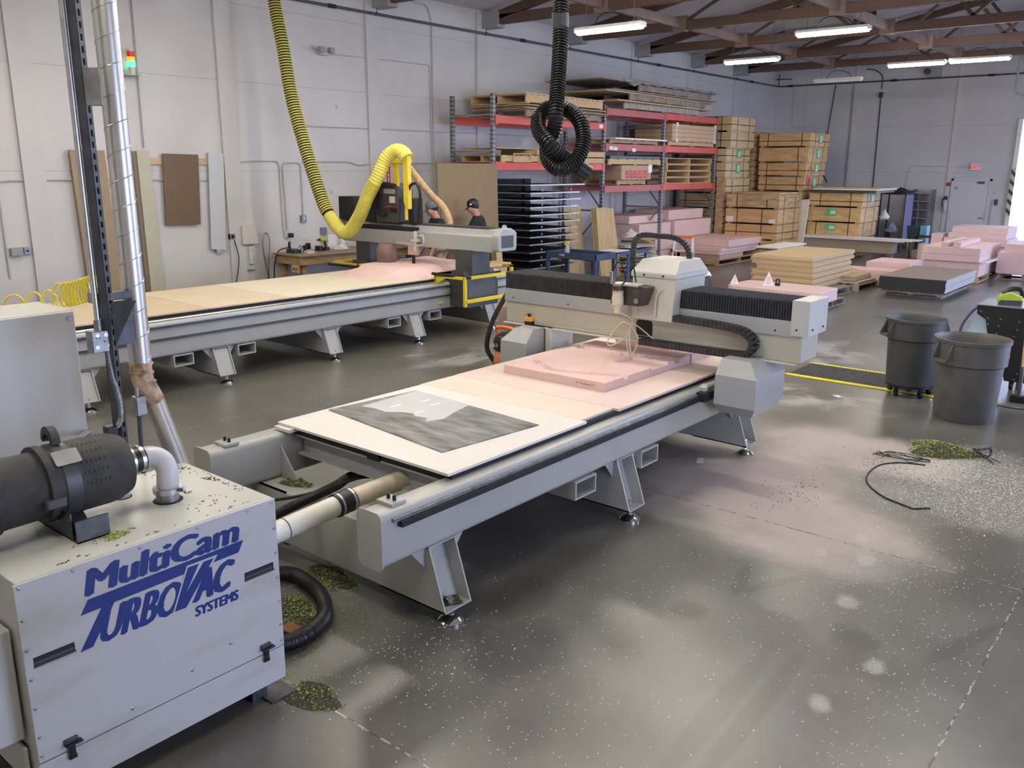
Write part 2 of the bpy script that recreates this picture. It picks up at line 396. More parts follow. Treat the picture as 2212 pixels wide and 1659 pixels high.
def wall_mat(name, col, ax, seams, along, hs):
    """painted tilt-up concrete with thin panel joints at the heights hs and every `along`"""
    m = bpy.data.materials.new(name); m.use_nodes = True; nt = m.node_tree; N = nt.nodes; L = nt.links; b = N['Principled BSDF']
    b.inputs['Roughness'].default_value = .6
    tc = N.new('ShaderNodeTexCoord'); P = tc.outputs['Object']; sx = N.new('ShaderNodeSeparateXYZ'); L.new(P, sx.inputs[0])
    n = N.new('ShaderNodeTexNoise'); n.inputs['Scale'].default_value = .8; n.inputs['Detail'].default_value = 7; L.new(P, n.inputs['Vector'])
    r = N.new('ShaderNodeValToRGB'); r.color_ramp.elements[0].position = .3; r.color_ramp.elements[1].position = .7
    r.color_ramp.elements[0].color = (*[c*.9 for c in col], 1); r.color_ramp.elements[1].color = (*[c*1.03 for c in col], 1)
    L.new(n.outputs['Fac'], r.inputs[0]); out = r.outputs[0]
    # hairline seams and a few filled bolt holes
    def near(sock, at, wd=.005):
        s_ = N.new('ShaderNodeMath'); s_.operation = 'SUBTRACT'; L.new(sock, s_.inputs[0]); s_.inputs[1].default_value = at
        a = N.new('ShaderNodeMath'); a.operation = 'ABSOLUTE'; L.new(s_.outputs[0], a.inputs[0])
        l = N.new('ShaderNodeMath'); l.operation = 'LESS_THAN'; L.new(a.outputs[0], l.inputs[0]); l.inputs[1].default_value = wd; return l.outputs[0]
    acc = None
    for s_ in [near(sx.outputs[2], h, .006) for h in hs] + [near(sx.outputs[ax], a, .008) for a in seams]:
        if acc is None: acc = s_
        else:
            mx = N.new('ShaderNodeMath'); mx.operation = 'MAXIMUM'; L.new(acc, mx.inputs[0]); L.new(s_, mx.inputs[1]); acc = mx.outputs[0]
    v = N.new('ShaderNodeTexVoronoi'); v.inputs['Scale'].default_value = .9; L.new(P, v.inputs['Vector'])
    l = N.new('ShaderNodeMath'); l.operation = 'LESS_THAN'; L.new(v.outputs['Distance'], l.inputs[0]); l.inputs[1].default_value = .035
    mx = N.new('ShaderNodeMath'); mx.operation = 'MAXIMUM'; L.new(acc, mx.inputs[0]); L.new(l.outputs[0], mx.inputs[1])
    ml = N.new('ShaderNodeMath'); ml.operation = 'MULTIPLY'; L.new(mx.outputs[0], ml.inputs[0]); ml.inputs[1].default_value = .35
    mi = N.new('ShaderNodeMix'); mi.data_type = 'RGBA'; L.new(ml.outputs[0], mi.inputs[0]); L.new(out, mi.inputs[6]); mi.inputs[7].default_value = (.16, .15, .15, 1)
    L.new(mi.outputs[2], b.inputs['Base Color'])
    n2 = N.new('ShaderNodeTexNoise'); n2.inputs['Scale'].default_value = 25; L.new(P, n2.inputs['Vector'])
    bp = N.new('ShaderNodeBump'); bp.inputs['Strength'].default_value = .08; bp.inputs['Distance'].default_value = .01
    L.new(n2.outputs['Fac'], bp.inputs['Height']); L.new(bp.outputs[0], b.inputs['Normal'])
    return m
def fixed(mb, name, m):      # structure mesh kept in world coordinates
    me = bpy.data.meshes.new(name); me.from_pydata(mb.v, [], mb.f); me.update(); me.materials.append(m)
    o = bpy.data.objects.new(name, me); C.objects.link(o); o['kind'] = 'structure'; ORG[o.name] = (0, 0, 0); return o
FLM = floor_mat()
fixed(MB().box(-13.4, 2.3, -3.3, 30.7, -.2, 0), 'floor', FLM)
WL = wall_mat('painted_wall_left', (.66, .635, .62), 1, [5.45, 8.62, 11.8, 14.92, 18.02, 21.12, 24.22, 27.3], 3.1, [2.36, 3.8, 5.0])
WB = wall_mat('painted_wall_back', (.60, .585, .60), 0, [-12.0, -10.35, -7.22], 3.1, [2.35, 3.77])
WR = mat('painted_wall_plain', (.62, .60, .59), .6, var=.05, scale=.8)
CE = mat('white_roof_deck', (.60, .58, .59), .7, var=.08, scale=1.2)
fixed(MB().box(-13.4, XW, -3.3, 30.7, 0, 7.4), 'wall_left', WL)
# back wall with the roll-up door opening (x -5.25 .. -1.4)
fixed(MB().box(XW, -5.3, YB, YB+.3, 0, 7.4).box(-5.3, -1.4, YB, YB+.3, 4.0, 7.4).box(-1.4, 2.3, YB, YB+.3, 0, 7.4), 'wall_back', WB)
# right wall with three loading doors
mb = MB(); ys = [-3.3, 2.4, 4.8, 10.5, 16.5, 20.5, 25.5, 30.4]
for i in range(0, 7, 2): mb.box(2.0, 2.3, ys[i], ys[i+1], 0, 7.4)
for i in (1, 3, 5): mb.box(2.0, 2.3, ys[i], ys[i+1], 3.8 if i > 1 else 3.0, 7.4)
fixed(mb, 'wall_right', WR)
fixed(MB().box(-13.4, 2.3, -3.3, -3.0, 0, 7.4), 'wall_front', WR)
# roof deck: rises from 5.6 m at the left wall to a ridge
def roofz(x): return 5.62 + min(x+13.1, 17.1-(x+13.1))*.19
mb = MB(); mid = -13.1+8.55
for a, b in ((-13.4, mid), (mid, 2.3)):
    za, zb = roofz(max(a, -13.1)), roofz(min(b, 4.0))
    mb.hexa([(a,-3.3,za),(b,-3.3,zb),(b,30.7,zb),(a,30.7,za),(a,-3.3,za+.12),(b,-3.3,zb+.12),(b,30.7,zb+.12),(a,30.7,za+.12)])
fixed(mb, 'ceiling', CE)
# outside apron seen through the doors
apron = mat('outside_concrete', (.42, .42, .42), .8, var=.05)
fixed(MB().box(2.3, 14, -6, 40, -.25, -.05).box(-13, 2.3, 30.7, 42, -.25, -.05), 'ground_outside', apron)
# painted pilaster joints on the left wall (raised panel edges) and on the back wall
k = 1
for y in (5.5, 8.66, 11.85, 14.96, 18.06, 21.16, 24.26, 27.36):
    o = fixed(MB().box(XW, XW+.05, y-.30, y, 0, 5.62), 'trim_%d' % k, WR); k += 1
for x in (-10.35, -7.22):
    o = fixed(MB().box(x, x+.14, YB-.04, YB, 0, roofz(x)), 'trim_%d' % k, WR); k += 1
# roll-up door jambs with hazard stripes at the back opening
hz = bpy.data.materials.new('hazard_stripes'); hz.use_nodes = True; nt = hz.node_tree
wv = nt.nodes.new('ShaderNodeTexWave'); wv.inputs['Scale'].default_value = 2.2; wv.bands_direction = 'DIAGONAL'
tc = nt.nodes.new('ShaderNodeTexCoord'); nt.links.new(tc.outputs['Object'], wv.inputs['Vector'])
rp = nt.nodes.new('ShaderNodeValToRGB'); rp.color_ramp.interpolation = 'CONSTANT'; rp.color_ramp.elements[1].position = .6
rp.color_ramp.elements[0].color = (.60, .60, .55, 1); rp.color_ramp.elements[1].color = (.05, .05, .05, 1)
nt.links.new(wv.outputs['Fac'], rp.inputs[0]); nt.links.new(rp.outputs[0], nt.nodes['Principled BSDF'].inputs['Base Color'])
fixed(MB().box(-5.42, -5.30, YB-.12, YB, 0, 3.9), 'trim_%d' % k, lampw); k += 1
tag(MB().box(-5.425, -5.30, YB-.135, YB-.121, 1.05, 2.5).build('hazard_tape', hz), 'black and white hazard striped strip on the post beside the open roll-up door', 'tape')
# door
d = bpy.data.objects.new('door_1', None); C.objects.link(d); d.location = (-6.5, YB, 0); d['kind'] = 'structure'; ORG[d.name] = (-6.5, YB, 0)
MB().box(-7.0, -5.98, YB-.05, YB-.01, 0, 2.1).build('door_leaf', mat('door_paint', (.62, .61, .63), .5, var=.03), d, w=True, bevel=.004)
MB().box(-7.06, -7.0, YB-.08, YB-.005, 0, 2.16).box(-5.98, -5.92, YB-.08, YB-.005, 0, 2.16).box(-7.06, -5.92, YB-.08, YB-.005, 2.1, 2.16).build('door_frame', WR, d, w=True)
hd = MB().cyl((-6.05, YB-.05, .98), (-6.05, YB-.11, .98), .028).cyl((-6.05, YB-.11, .98), (-6.18, YB-.11, .98), .012, 8).build('door_handle', steel, d, w=True)
MB().cyl((-6.05, YB-.05, 1.13), (-6.05, YB-.075, 1.13), .03).build('deadbolt', steel, d, w=True)
MB().box(-6.3, -6.12, YB-.12, YB-.05, 2.02, 2.08).build('door_closer', dark, d, w=True)
MB().box(-6.96, -6.86, YB-.053, YB-.05, 1.84, 1.92).build('notice', mat('dark_print', (.3, .3, .34), .6, var=.3, scale=60), d, w=True)
# ------------------------------------------------------------------ roof trusses across the hall
def truss_thing(y, lab):
    t = T('roof_truss', lab, 'roof truss', (-4.55, y, 5.36), group='timber roof trusses across the hall')
    x0, x1 = -12.75, 1.9; zt = lambda x: roofz(x)-.06
    MB().box(x0, x1, y-.06, y+.06, 5.37, 5.57).build('bottom_chord', truss, t, w=True, bevel=.006)
    mb = MB()
    for a, b in ((x0, mid), (mid, x1)):
        mb.hexa([(a,y-.06,zt(a)-.18),(b,y-.06,zt(b)-.18),(b,y+.06,zt(b)-.18),(a,y+.06,zt(a)-.18),(a,y-.06,zt(a)),(b,y-.06,zt(b)),(b,y+.06,zt(b)),(a,y+.06,zt(a))])
    mb.build('top_chord', truss, t, w=True)
    xs = [-12.4, -10.9, -9.9, -8.4, -7.4, -5.9, -4.9, -3.4, -2.4, -.9]
    for i in range(len(xs)-1):
        a, b = xs[i], xs[i+1]
        za, zb = (5.57, zt(b)-.15) if i % 2 == 0 else (zt(a)-.15, 5.57)
        w_ = .05
        MB().hexa([(a-w_,y-.045,za),(a+w_,y-.045,za),(a+w_,y+.045,za),(a-w_,y+.045,za),(b-w_,y-.045,zb),(b+w_,y-.045,zb),(b+w_,y+.045,zb),(b-w_,y+.045,zb)]).build('web_brace', truss, t, w=True)
    MB().box(-13.1, -12.62, y-.13, y+.13, 5.31, 5.62).build('wall_bracket', greyp2, t, w=True)
    for x in (-10.05, -6.6, -3.0): MB().box(x-.16, x+.16, y-.075, y+.075, 5.345, 5.66).build('gusset_plate', trussl, t, w=True)
names = ['nearest one in view', 'second one from the camera', 'third one, behind the knotted black hose', 'fourth roof truss from the camera', 'fifth roof truss from the camera', 'farthest roof truss, in front of the back wall']
for y, n in zip((11.84, 14.94, 18.0, 21.1, 24.2, 27.1), names): truss_thing(y, 'brown timber truss spanning the hall, ' + n)
# purlin braces running along the hall between the trusses
k2 = 0
for (x, y, lab) in ((-10.05, 11.84, 'nearest, close to the left wall'), (-10.05, 14.94, 'in the left row, second from the camera'), (-10.05, 18.0, 'in the left row, third from the camera'), (-10.05, 21.1, 'in the left row, fourth from the camera'), (-10.05, 24.2, 'in the left row, farthest'), (-6.6, 11.84, 'nearest of the middle row'), (-6.6, 14.94, 'in the middle row, second from the camera'), (-6.6, 18.0, 'in the middle row, third from the camera'), (-6.6, 21.1, 'in the middle row, fourth from the camera'), (-6.6, 24.2, 'in the middle row, farthest'), (-3.0, 14.94, 'at the top right corner, nearest'), (-3.0, 18.0, 'at the top right corner, farther')):
    b = MB().box(x-.05, x+.05, y+.08, y+3.0, 5.42, 5.60).build('roof_brace', trussl, bevel=.006)
    tag(b, 'pale timber brace between two trusses, ' + lab, 'brace', 'braces between the trusses')
# ------------------------------------------------------------------ sprinkler line
sp = T('sprinkler_pipe', 'black sprinkler pipe hung along the top of the left wall', 'pipe', (-12.9, 15, 5.2))
MB().cyl((-12.95, -2, 5.2), (-12.95, 30.2, 5.2), .024, 10).build('pipe_run', dark, sp, w=True)
for y in (6.0, 8.9, 11.84, 14.94, 18.0, 21.1, 24.2, 27.1):
    MB().cyl((-12.95, y-.1, 5.2), (-12.95, y-.1, 5.40), .008, 6).lathe([(.03,-.03),(.04,0),(.03,.03)], (-12.95, y-.1, 5.2), 8).build('hanger', dark, sp, w=True)
for y in (10.6, 16.0, 22.0, 28.0): MB().cyl((-12.95, y, 5.2), (-12.95, y+.16, 5.2), .036, 10).build('coupling', blackm, sp, w=True)
sp = T('sprinkler_pipe', 'black sprinkler pipe along the top of the back wall', 'pipe', (-7, 30.2, 5.18))
MB().cyl((-12.93, 30.22, 5.19), (1.9, 30.22, 5.19), .024, 10).build('pipe_run', dark, sp, w=True)
for x in (-12.6, -9.2, -6.4): MB().cyl((x, 30.22, 5.19), (x+.2, 30.22, 5.19), .036, 10).build('coupling', blackm, sp, w=True)
MB().cyl((-12.93, 30.22, 5.19), (-12.93, 30.22, 5.6), .02, 8).cyl((-13.0, 30.1, 5.42), (-12.5, 30.3, 5.42), .02, 8).build('riser', dark, sp, w=True)
# ------------------------------------------------------------------ fluorescent fixtures
def lamp(x0, y, z, label, lit=True, first=[None], rz=0):
    g = 'fluorescent shop lights under the roof'
    if first[0] is None or not lit:
        t = T('ceiling_light', label, 'light fixture', (x0+.62, y, z), group=g)
        MB().prism([(-.10,0),(-.085,.045),(.085,.045),(.10,0),(.07,-.012),(-.07,-.012)], 0, -.62, .62).build('housing', lampw, t)
        MB().prism([(-.075,-.005),(.075,-.005),(.06,-.052),(.03,-.062),(-.03,-.062),(-.06,-.052)], 0, -.60, .60).build('diffuser', lens if lit else lensd, t)
        MB().box(-.635, -.60, -.08, .08, -.03, .03).box(.60, .635, -.08, .08, -.03, .03).build('end_cap', lampw, t)
        MB().tube(spline([(-.3,0,.045),(-.2,.02,.2),(.0,.05,.24),(.25,.05,.16),(.35,0,.05)], 6), .008, 6).build('power_cord', black, t)
        MB().cyl((-.45,0,.04),(-.45,0,5.45-z),.004,5).cyl((.45,0,.04),(.45,0,5.45-z),.004,5).build('hanging_wire', darksteel, t)
        if lit: first[0] = t
    else:
        t = dup(first[0], (x0+.62, y, z), label)
    return t
lamp(-8.775, 12.316, 4.60, 'lit fluorescent fixture nearest the camera, left of the others, beside the knotted black hose')
lamp(-6.45, 15.7, 4.74, 'lit fluorescent fixture nearer of the two in the right row, with a cord looping up')
lamp(-9.356, 18.86, 4.75, 'small lit fluorescent fixture in the left row, second from the camera')
lamp(-6.876, 22.29, 4.82, 'lit fluorescent fixture left of a brighter one, end to end with it')
lamp(-5.62, 22.6, 4.86, 'brightest lit fluorescent fixture, farthest right, end to end with its neighbour')
lamp(-9.362, 24.24, 4.74, 'unlit white fluorescent fixture low against the back wall', lit=False)
# further lamps of the same rows, above and behind the camera
i = 0
for x, y in ((-6.8, 10.9), (-9.6, 8.9), (-7.8, 6.4), (-11.0, 5.2), (-4.6, 6.3), (-5.0, 3.4), (-8.4, 3.2), (-2.6, .2), (-6.3, .3), (-2.2, 8.9), (-4.6, 9.0)):
    i += 1
    lamp(x, y, 4.78, 'lit fluorescent fixture above the picture, %s of the near rows' % ('first second third fourth fifth sixth seventh eighth ninth tenth eleventh twelfth'.split()[i-1]))

# ------------------------------------------------------------------ the two gantry routers
def router_base(t, xc, hw, y0, y1, legs, pockets, zb, zt, m, pref, chips=None, foot_out=.04, bw=.17, leg_closed=False):
    """t root; hw: half width to the beam outer face; z of beam bottom/top"""
    for s, nm in ((1, 'right'), (-1, 'left')):
        xo, xi = xc+s*hw, xc+s*(hw-bw); a, b = min(xo, xi), max(xo, xi)
        MB().prism(rrect(a, b, zb, zt, .035, 4), 1, y0+.012, y1).build('side_beam', m, t, w=True)
        MB().prism(rrect(a-.008, b+.008, zb-.01, zt+.012, .04, 4), 1, y0, y0+.012).build('beam_end_plate', m, t, w=True)
        MB().prism(rrect(a-.008, b+.008, zb-.01, zt+.012, .04, 4), 1, y1, y1+.012).build('beam_end_plate', m, t, w=True)
        for y in legs:
            xa = xo-s*.02; xb = xo+s*.10       # the leg leans outward towards the foot
            z0, z1 = .10, zb
            mb = MB(); wy = .105; tk = .010; k = s
            L = xc+s*(hw-.42)                  # inner end
            def quad(yA, yB):                   # side plate
                vs = [(L, yA, z1), (xa, yA, z1), (xb, yA, z0), (L, yA, z0), (L, yB, z1), (xa, yB, z1), (xb, yB, z0), (L, yB, z0)]
                mb.add(vs, [(0,1,2,3), (7,6,5,4), (0,4,5,1), (1,5,6,2), (2,6,7,3), (3,7,4,0)])
            quad(y-wy, y-wy+tk); quad(y+wy-tk, y+wy)
            mb.box(min(L, xa), max(L, xa), y-wy, y+wy, z1-tk, z1); mb.box(min(L, xb), max(L, xb), y-wy, y+wy, z0, z0+tk)
            WY = wy; wy = wy-tk*1.02
            mb.hexa([(xa-s*.10 if not leg_closed else xa-s*.012, y-wy, z1-.02), (xa-s*.13 if not leg_closed else xa-s*.03, y-wy, z1-.02), (xb-s*.13 if not leg_closed else xb-s*.04, y-wy, z0), (xb-s*.10 if not leg_closed else xb-s*.02, y-wy, z0),
                     (xa-s*.10 if not leg_closed else xa-s*.012, y+wy, z1-.02), (xa-s*.13 if not leg_closed else xa-s*.03, y+wy, z1-.02), (xb-s*.13 if not leg_closed else xb-s*.04, y+wy, z0), (xb-s*.10 if not leg_closed else xb-s*.02, y+wy, z0)])
            wy = WY
            lg = mb.build('leg', m, t, w=True)
            # gussets under the beam, one on each side of the leg
            g = MB()
            for q in (-1, 1):
                ya = y+q*wy; yb = y+q*(wy+.11)
                g.add([(xo-s*.05, ya, z1), (xo-s*.05, yb, z1), (xo-s*.05, ya, z1-.13), (xo-s*.062, ya, z1), (xo-s*.062, yb, z1), (xo-s*.062, ya, z1-.13)], [(0,1,2), (5,4,3), (0,3,4,1), (1,4,5,2), (2,5,3,0)])
            build_each(g, 'gusset', m, t, w=True)
            fx = xc+s*(hw+foot_out)
            ft = MB().lathe([(.075,0),(.075,.012),(.055,.03),(.022,.045),(.022,.055)], (fx, y, 0), 20).cyl((fx, y, .05), (fx, y, .15), .012, 10).cyl((fx, y, .062), (fx, y, .082), .024, 6).cyl((fx, y, .111), (fx, y, .135), .026, 6).build('levelling_foot', chrome, t, w=True)
    for y in legs:
        MB().rbox(xc-hw+.40, xc+hw-.40, y-.1035, y+.1035, .102, zb-.001, .012, 0).build('crossmember', m, t, w=True)
    for y in pockets:
        MB().frame(y-.12, y+.12, zb-.13, zb-.002, xc-hw-.01, xc+hw+.01, .012, ax=0).build('forklift_pocket', m, t, w=True)

near = T('gantry_router', 'beige gantry router nearest the camera with black bellows and pink foam on its bed', 'router machine', (-3.9, 5.0, 0))
router_base(near, -3.9, .85, 2.68, 7.35, (3.14, 5.0, 6.9), (4.48, 5.30), .46, .755, machg, 'near')
# gap between beam and bed, rails
for s in (1, -1):
    x = -3.9+s*.85; a, b = sorted((x, x+s*.035))
    MB().box(a, b, 2.80, 7.3, .668, .700).build('linear_rail', blackm, near, w=True)
    a2, b2 = sorted((x, x+s*.02)); MB().box(a2, b2, 2.76, 7.3, .702, .722).build('rail_cover_strip', steeld, near, w=True)
    a3, b3 = sorted((x, x+s*.004)); mb = MB()
    mb.box(a3, b3, 4.2, 7.3, .640, .662); mb.build('gear_rack', greyp2, near, w=True)
    MB().box(x-s*.1-.06, x-s*.1+.06, 2.80, 2.90, .755, .775).build('end_stop', machg, near, w=True, bevel=.003)
    mb = MB()
    for dx in (-.02, .025): mb.cyl((x-s*.1+dx, 2.85, .775), (x-s*.1+dx, 2.85, .80), .010, 8)
    mb.build('bolt', blackm, near, w=True)
# crossmember tops seen from the near end: raised rear steps and a stiffener plate
MB().add([(-4.58,3.20,.46),(-4.40,3.20,.46),(-4.58,3.20,.68),(-4.58,3.19,.46),(-4.40,3.19,.46),(-4.58,3.19,.68)], [(0,1,2),(5,4,3),(0,3,4,1),(1,4,5,2),(2,5,3,0)]).build('stiffener', machg, near, w=True)
# bed: aluminium/steel frame below the spoilboards
MB().box(-4.66, -3.145, 3.30, 7.25, .735, .785).build('bed_plate', blackm, near, w=True)
MB().box(-4.55, -3.24, 3.36, 3.372, .60, .735).box(-4.55, -3.24, 3.30, 3.40, .60, .612).box(-4.55, -3.24, 3.30, 3.40, .723, .735).build('bed_front_channel', greyp2, near, w=True)
MB().box(-3.84, -3.73, 3.285, 3.31, .728, .775).build('edge_block', black, near, w=True, bevel=.003)
mb = MB()
for y in (3.9, 4.6, 5.3, 6.0, 6.7): mb.box(-4.55, -3.24, y-.03, y+.03, .55, .735)
mb.build('bed_bearer', greyp2, near, w=True)
# gantry beam
GY = 6.43
G0, G1 = -5.36, -2.44
mb = MB().prism([(GY,.985),(GY+.34,.985),(GY+.34,1.30),(GY,1.30)], 0, G0+.004, G1+.03)
mb.build('gantry_beam', beige2, near, w=True, bevel=.008)
MB().box(G0, G1+.0, GY-.045, GY+.0, .975, .985).build('beam_lip', beige, near, w=True)
MB().box(G0+.002, G1+.02, GY-.004, GY, 1.03, 1.035).build('seam_line', whitep, near, w=True)
MB().box(G0, -2.47, GY-.022, GY-.001, 1.19, 1.312).build('bellows_plate', greyp, near, w=True, bevel=.002)
mb = MB()
for x in (-5.25, -4.60, -4.06, -2.62): mb.cyl((x, GY-.022, 1.228), (x, GY-.03, 1.228), .007, 8)
mb.build('plate_screw', blackm, near, w=True)
def bellows(x0, x1, n):
    mb = MB(); ys = (GY-.018, GY+.34); b = 0
    prof = []
    for i in range(2*n+1):
        x = x0+(x1-x0)*i/(2*n); d = 0 if i % 2 == 0 else .014
        prof.append((x, d))
    vs = []
    for x, d in prof: vs += [(x, ys[0]-.0+d, 1.312), (x, ys[0]+d, 1.468-d*1.4), (x, ys[1]-d, 1.468-d*1.4+.0), (x, ys[1]-d, 1.312)]
    fs = []
    for i in range(2*n):
        for k in range(3): fs.append((4*i+k, 4*i+4+k, 4*i+5+k, 4*i+1+k))
    fs += [(0,1,2,3), (8*n+3,8*n+2,8*n+1,8*n)]
    return mb.add(vs, fs)
bellows(-5.35, -3.86, 62).build('bellows', dustblack, near, w=True, smooth=False)
bellows(-3.46, -2.50, 42).build('bellows', dustblack, near, w=True, smooth=False)
MB().box(-2.50, -2.36, GY-.025, GY+.36, 1.20, 1.475).build('end_housing', whitep, near, w=True, bevel=.004)
mb = MB()
for y, z in ((GY-.028, 1.25),): mb.cyl((-2.45, y, z), (-2.45, y+.005, z), .008, 8)
for y in (GY+.06, GY+.28): mb.cyl((-2.36, y, 1.25), (-2.353, y, 1.25), .008, 8)
mb.build('plate_screw', blackm, near, w=True)
# gantry uprights and faceted hoods
MB().box(-3.03, -2.94, GY-.05, GY+.30, .50, .985).build('gantry_upright', beige, near, w=True, bevel=.005)
MB().box(-4.84, -4.77, GY-.05, GY+.30, .50, .985).build('gantry_upright', beige, near, w=True, bevel=.005)
def hood(x0, x1, y0, y1, zb_, zm, zt_, s):
    """box with a sloped roof on three sides and a cut-back lower edge"""
    i = .10
    xo, xi = (x1, x0) if s > 0 else (x0, x1)
    lo = [(x0,y0,zb_+.09),(x1,y0,zb_+.09),(x1,y1,zb_+.09),(x0,y1,zb_+.09)]
    bt = [(x0,y0+.10,zb_),(x1-(.06 if s>0 else 0),y0+.10,zb_),(x1-(.06 if s>0 else 0),y1,zb_),(x0,y1,zb_)]
    mi = [(x0,y0,zm),(x1,y0,zm),(x1,y1,zm),(x0,y1,zm)]
    if s > 0: tp = [(x0,y0+i,zt_),(x1-.10,y0+i,zt_),(x1-.10,y1-.05,zt_),(x0,y1-.05,zt_)]
    else: tp = [(x0+.10,y0+i,zt_),(x1,y0+i,zt_),(x1,y1-.05,zt_),(x0+.10,y1-.05,zt_)]
    mb = MB(); vs = bt+lo+mi+tp; fs = [(0,3,2,1), (12,13,14,15)]
    for k in range(3):
        for j in range(4):
            l = (j+1) % 4; fs.append((4*k+j, 4*k+l, 4*k+4+l, 4*k+4+j))
    return mb.add(vs, fs)
hood(-2.94, -2.60, 6.08, 6.62, .56, .885, 1.0, 1).build('drive_hood', greyp, near, w=True)
hood(-5.17, -4.86, 6.12, 6.62, .50, .865, .985, -1).build('drive_hood', greyp, near, w=True)
MB().box(-3.06, -2.98, 6.0, 6.3, .665, .735).build('carriage_block', blackm, near, w=True)
MB().lathe([(.03,0),(.035,.03),(.02,.05)], (-3.04, 6.10, .735), 10).build('wiper', whitep, near, w=True)
# spindle carriage
hd = MB().prism([(-3.86,1.20),(-3.47,1.20),(-3.45,1.56),(-3.86,1.56)], 1, GY-.13, GY+.40).build('head_casing', beige, near, w=True, bevel=.008)
mb = MB(); z0, z1, z2 = 1.56, 1.60, 1.70
x0, x1, y0, y1 = -3.87, -3.44, GY-.14, GY+.42
mb.hexa([(x0,y0,z0),(x1,y0,z0),(x1,y1,z0),(x0,y1,z0),(x0,y0,z1),(x1,y0,z1),(x1,y1,z1),(x0,y1,z1)])
mb.hexa([(x0,y0,z1),(x1,y0,z1),(x1,y1,z1),(x0,y1,z1),(x0+.03,y0+.13,z2),(x1-.05,y0+.13,z2),(x1-.05,y1-.06,z2),(x0+.03,y1-.06,z2)])
mb.build('head_cover', whitep, near, w=True, bevel=.006)
mb = MB()
for x in (-3.74, -3.56): mb.cyl((x, GY-.141, 1.58), (x, GY-.148, 1.58), .009, 8)
mb.build('plate_screw', blackm, near, w=True)
sy = GY-.14
MB().prism([(-3.99,1.32),(-3.69,1.33),(-3.63,1.49),(-3.72,1.50),(-3.99,1.49)], 1, sy-.12, sy).build('spindle_plate', brownm, near, w=True, bevel=.006)
MB().box(-3.99, -3.72, sy-.13, sy, 1.49, 1.503).build('spindle_bracket', whitep, near, w=True)
MB().lathe([(.030,-.10),(.034,-.04),(.05,-.03),(.05,.03),(.045,.05),(.045,.09)], (-3.885, sy-.17, 1.365), 20).build('dust_boot', cream, near, w=True)
MB().lathe([(.045,0),(.045,.05),(.035,.06)], (-3.885, sy-.17, 1.44), 18).build('spindle_cap', brownm, near, w=True)
mb = MB().cyl((-3.975, sy-.13, 1.50), (-3.975, sy-.13, 1.60), .018, 10).cyl((-3.955, sy-.12, 1.50), (-3.955, sy-.12, 1.70), .006, 8)
mb.build('air_fitting', steeld, near, w=True)
mb = MB().box(-3.765, -3.70, sy-.126, sy-.12, 1.42, 1.475).box(-3.765, -3.70, sy-.126, sy-.12, 1.345, 1.40); mb.build('control_block', dark, near, w=True)
mb = MB().lathe([(.022,0),(.022,.006)], (0,0,0), 16); mb.xf(Matrix.Translation((-3.732, sy-.126, 1.372)) @ Matrix.Rotation(PI/2, 4, 'X')); mb.build('dial', steel, near, w=True)
for k, p in enumerate(([(-3.97,sy-.12,1.6),(-3.92,sy-.13,1.68),(-3.80,sy-.10,1.66),(-3.78,sy-.06,1.52)], [(-3.98,sy-.1,1.55),(-4.02,sy-.15,1.5),(-3.99,sy-.12,1.4),(-3.97,sy-.1,1.35)], [(-3.94,sy-.13,1.7),(-3.86,sy-.16,1.66),(-3.82,sy-.16,1.55),(-3.86,sy-.15,1.50)])):
    MB().tube(spline(p), .006, 6).build('cable', black, near, w=True)
cab_pts = [(-3.92,GY-.2,1.36),(-4.03,GY-.19,1.32),(-3.98,GY-.14,1.24),(-3.86,GY-.10,1.17),(-3.93,GY-.08,1.02),(-4.06,GY-.12,.93),(-4.09,GY-.12,.98),(-3.95,GY-.10,1.15),(-3.80,GY-.10,1.03),(-3.85,GY-.12,.88),(-3.87,GY-.10,1.14),(-3.70,GY-.03,1.03),(-3.60,GY-.03,.995)]
MB().tube(spline(cab_pts), .006, 6).build('looped_cable', cream, near, w=True)
MB().tube(spline([(-3.75,GY-.24,1.34),(-3.80,GY-.16,1.26),(-3.86,GY-.11,1.16),(-3.90,GY-.12,1.0),(-3.87,GY-.12,.86)]), .005, 6).build('looped_cable', cream, near, w=True)
MB().tube(spline([(-3.48,GY-.02,1.49),(-3.52,GY-.10,1.50),(-3.60,GY-.15,1.43),(-3.62,GY-.15,1.28)]), .008, 6).cyl((-3.62,GY-.15,1.33),(-3.62,GY-.15,1.25),.013,8).build('air_line', whitep, near, w=True)
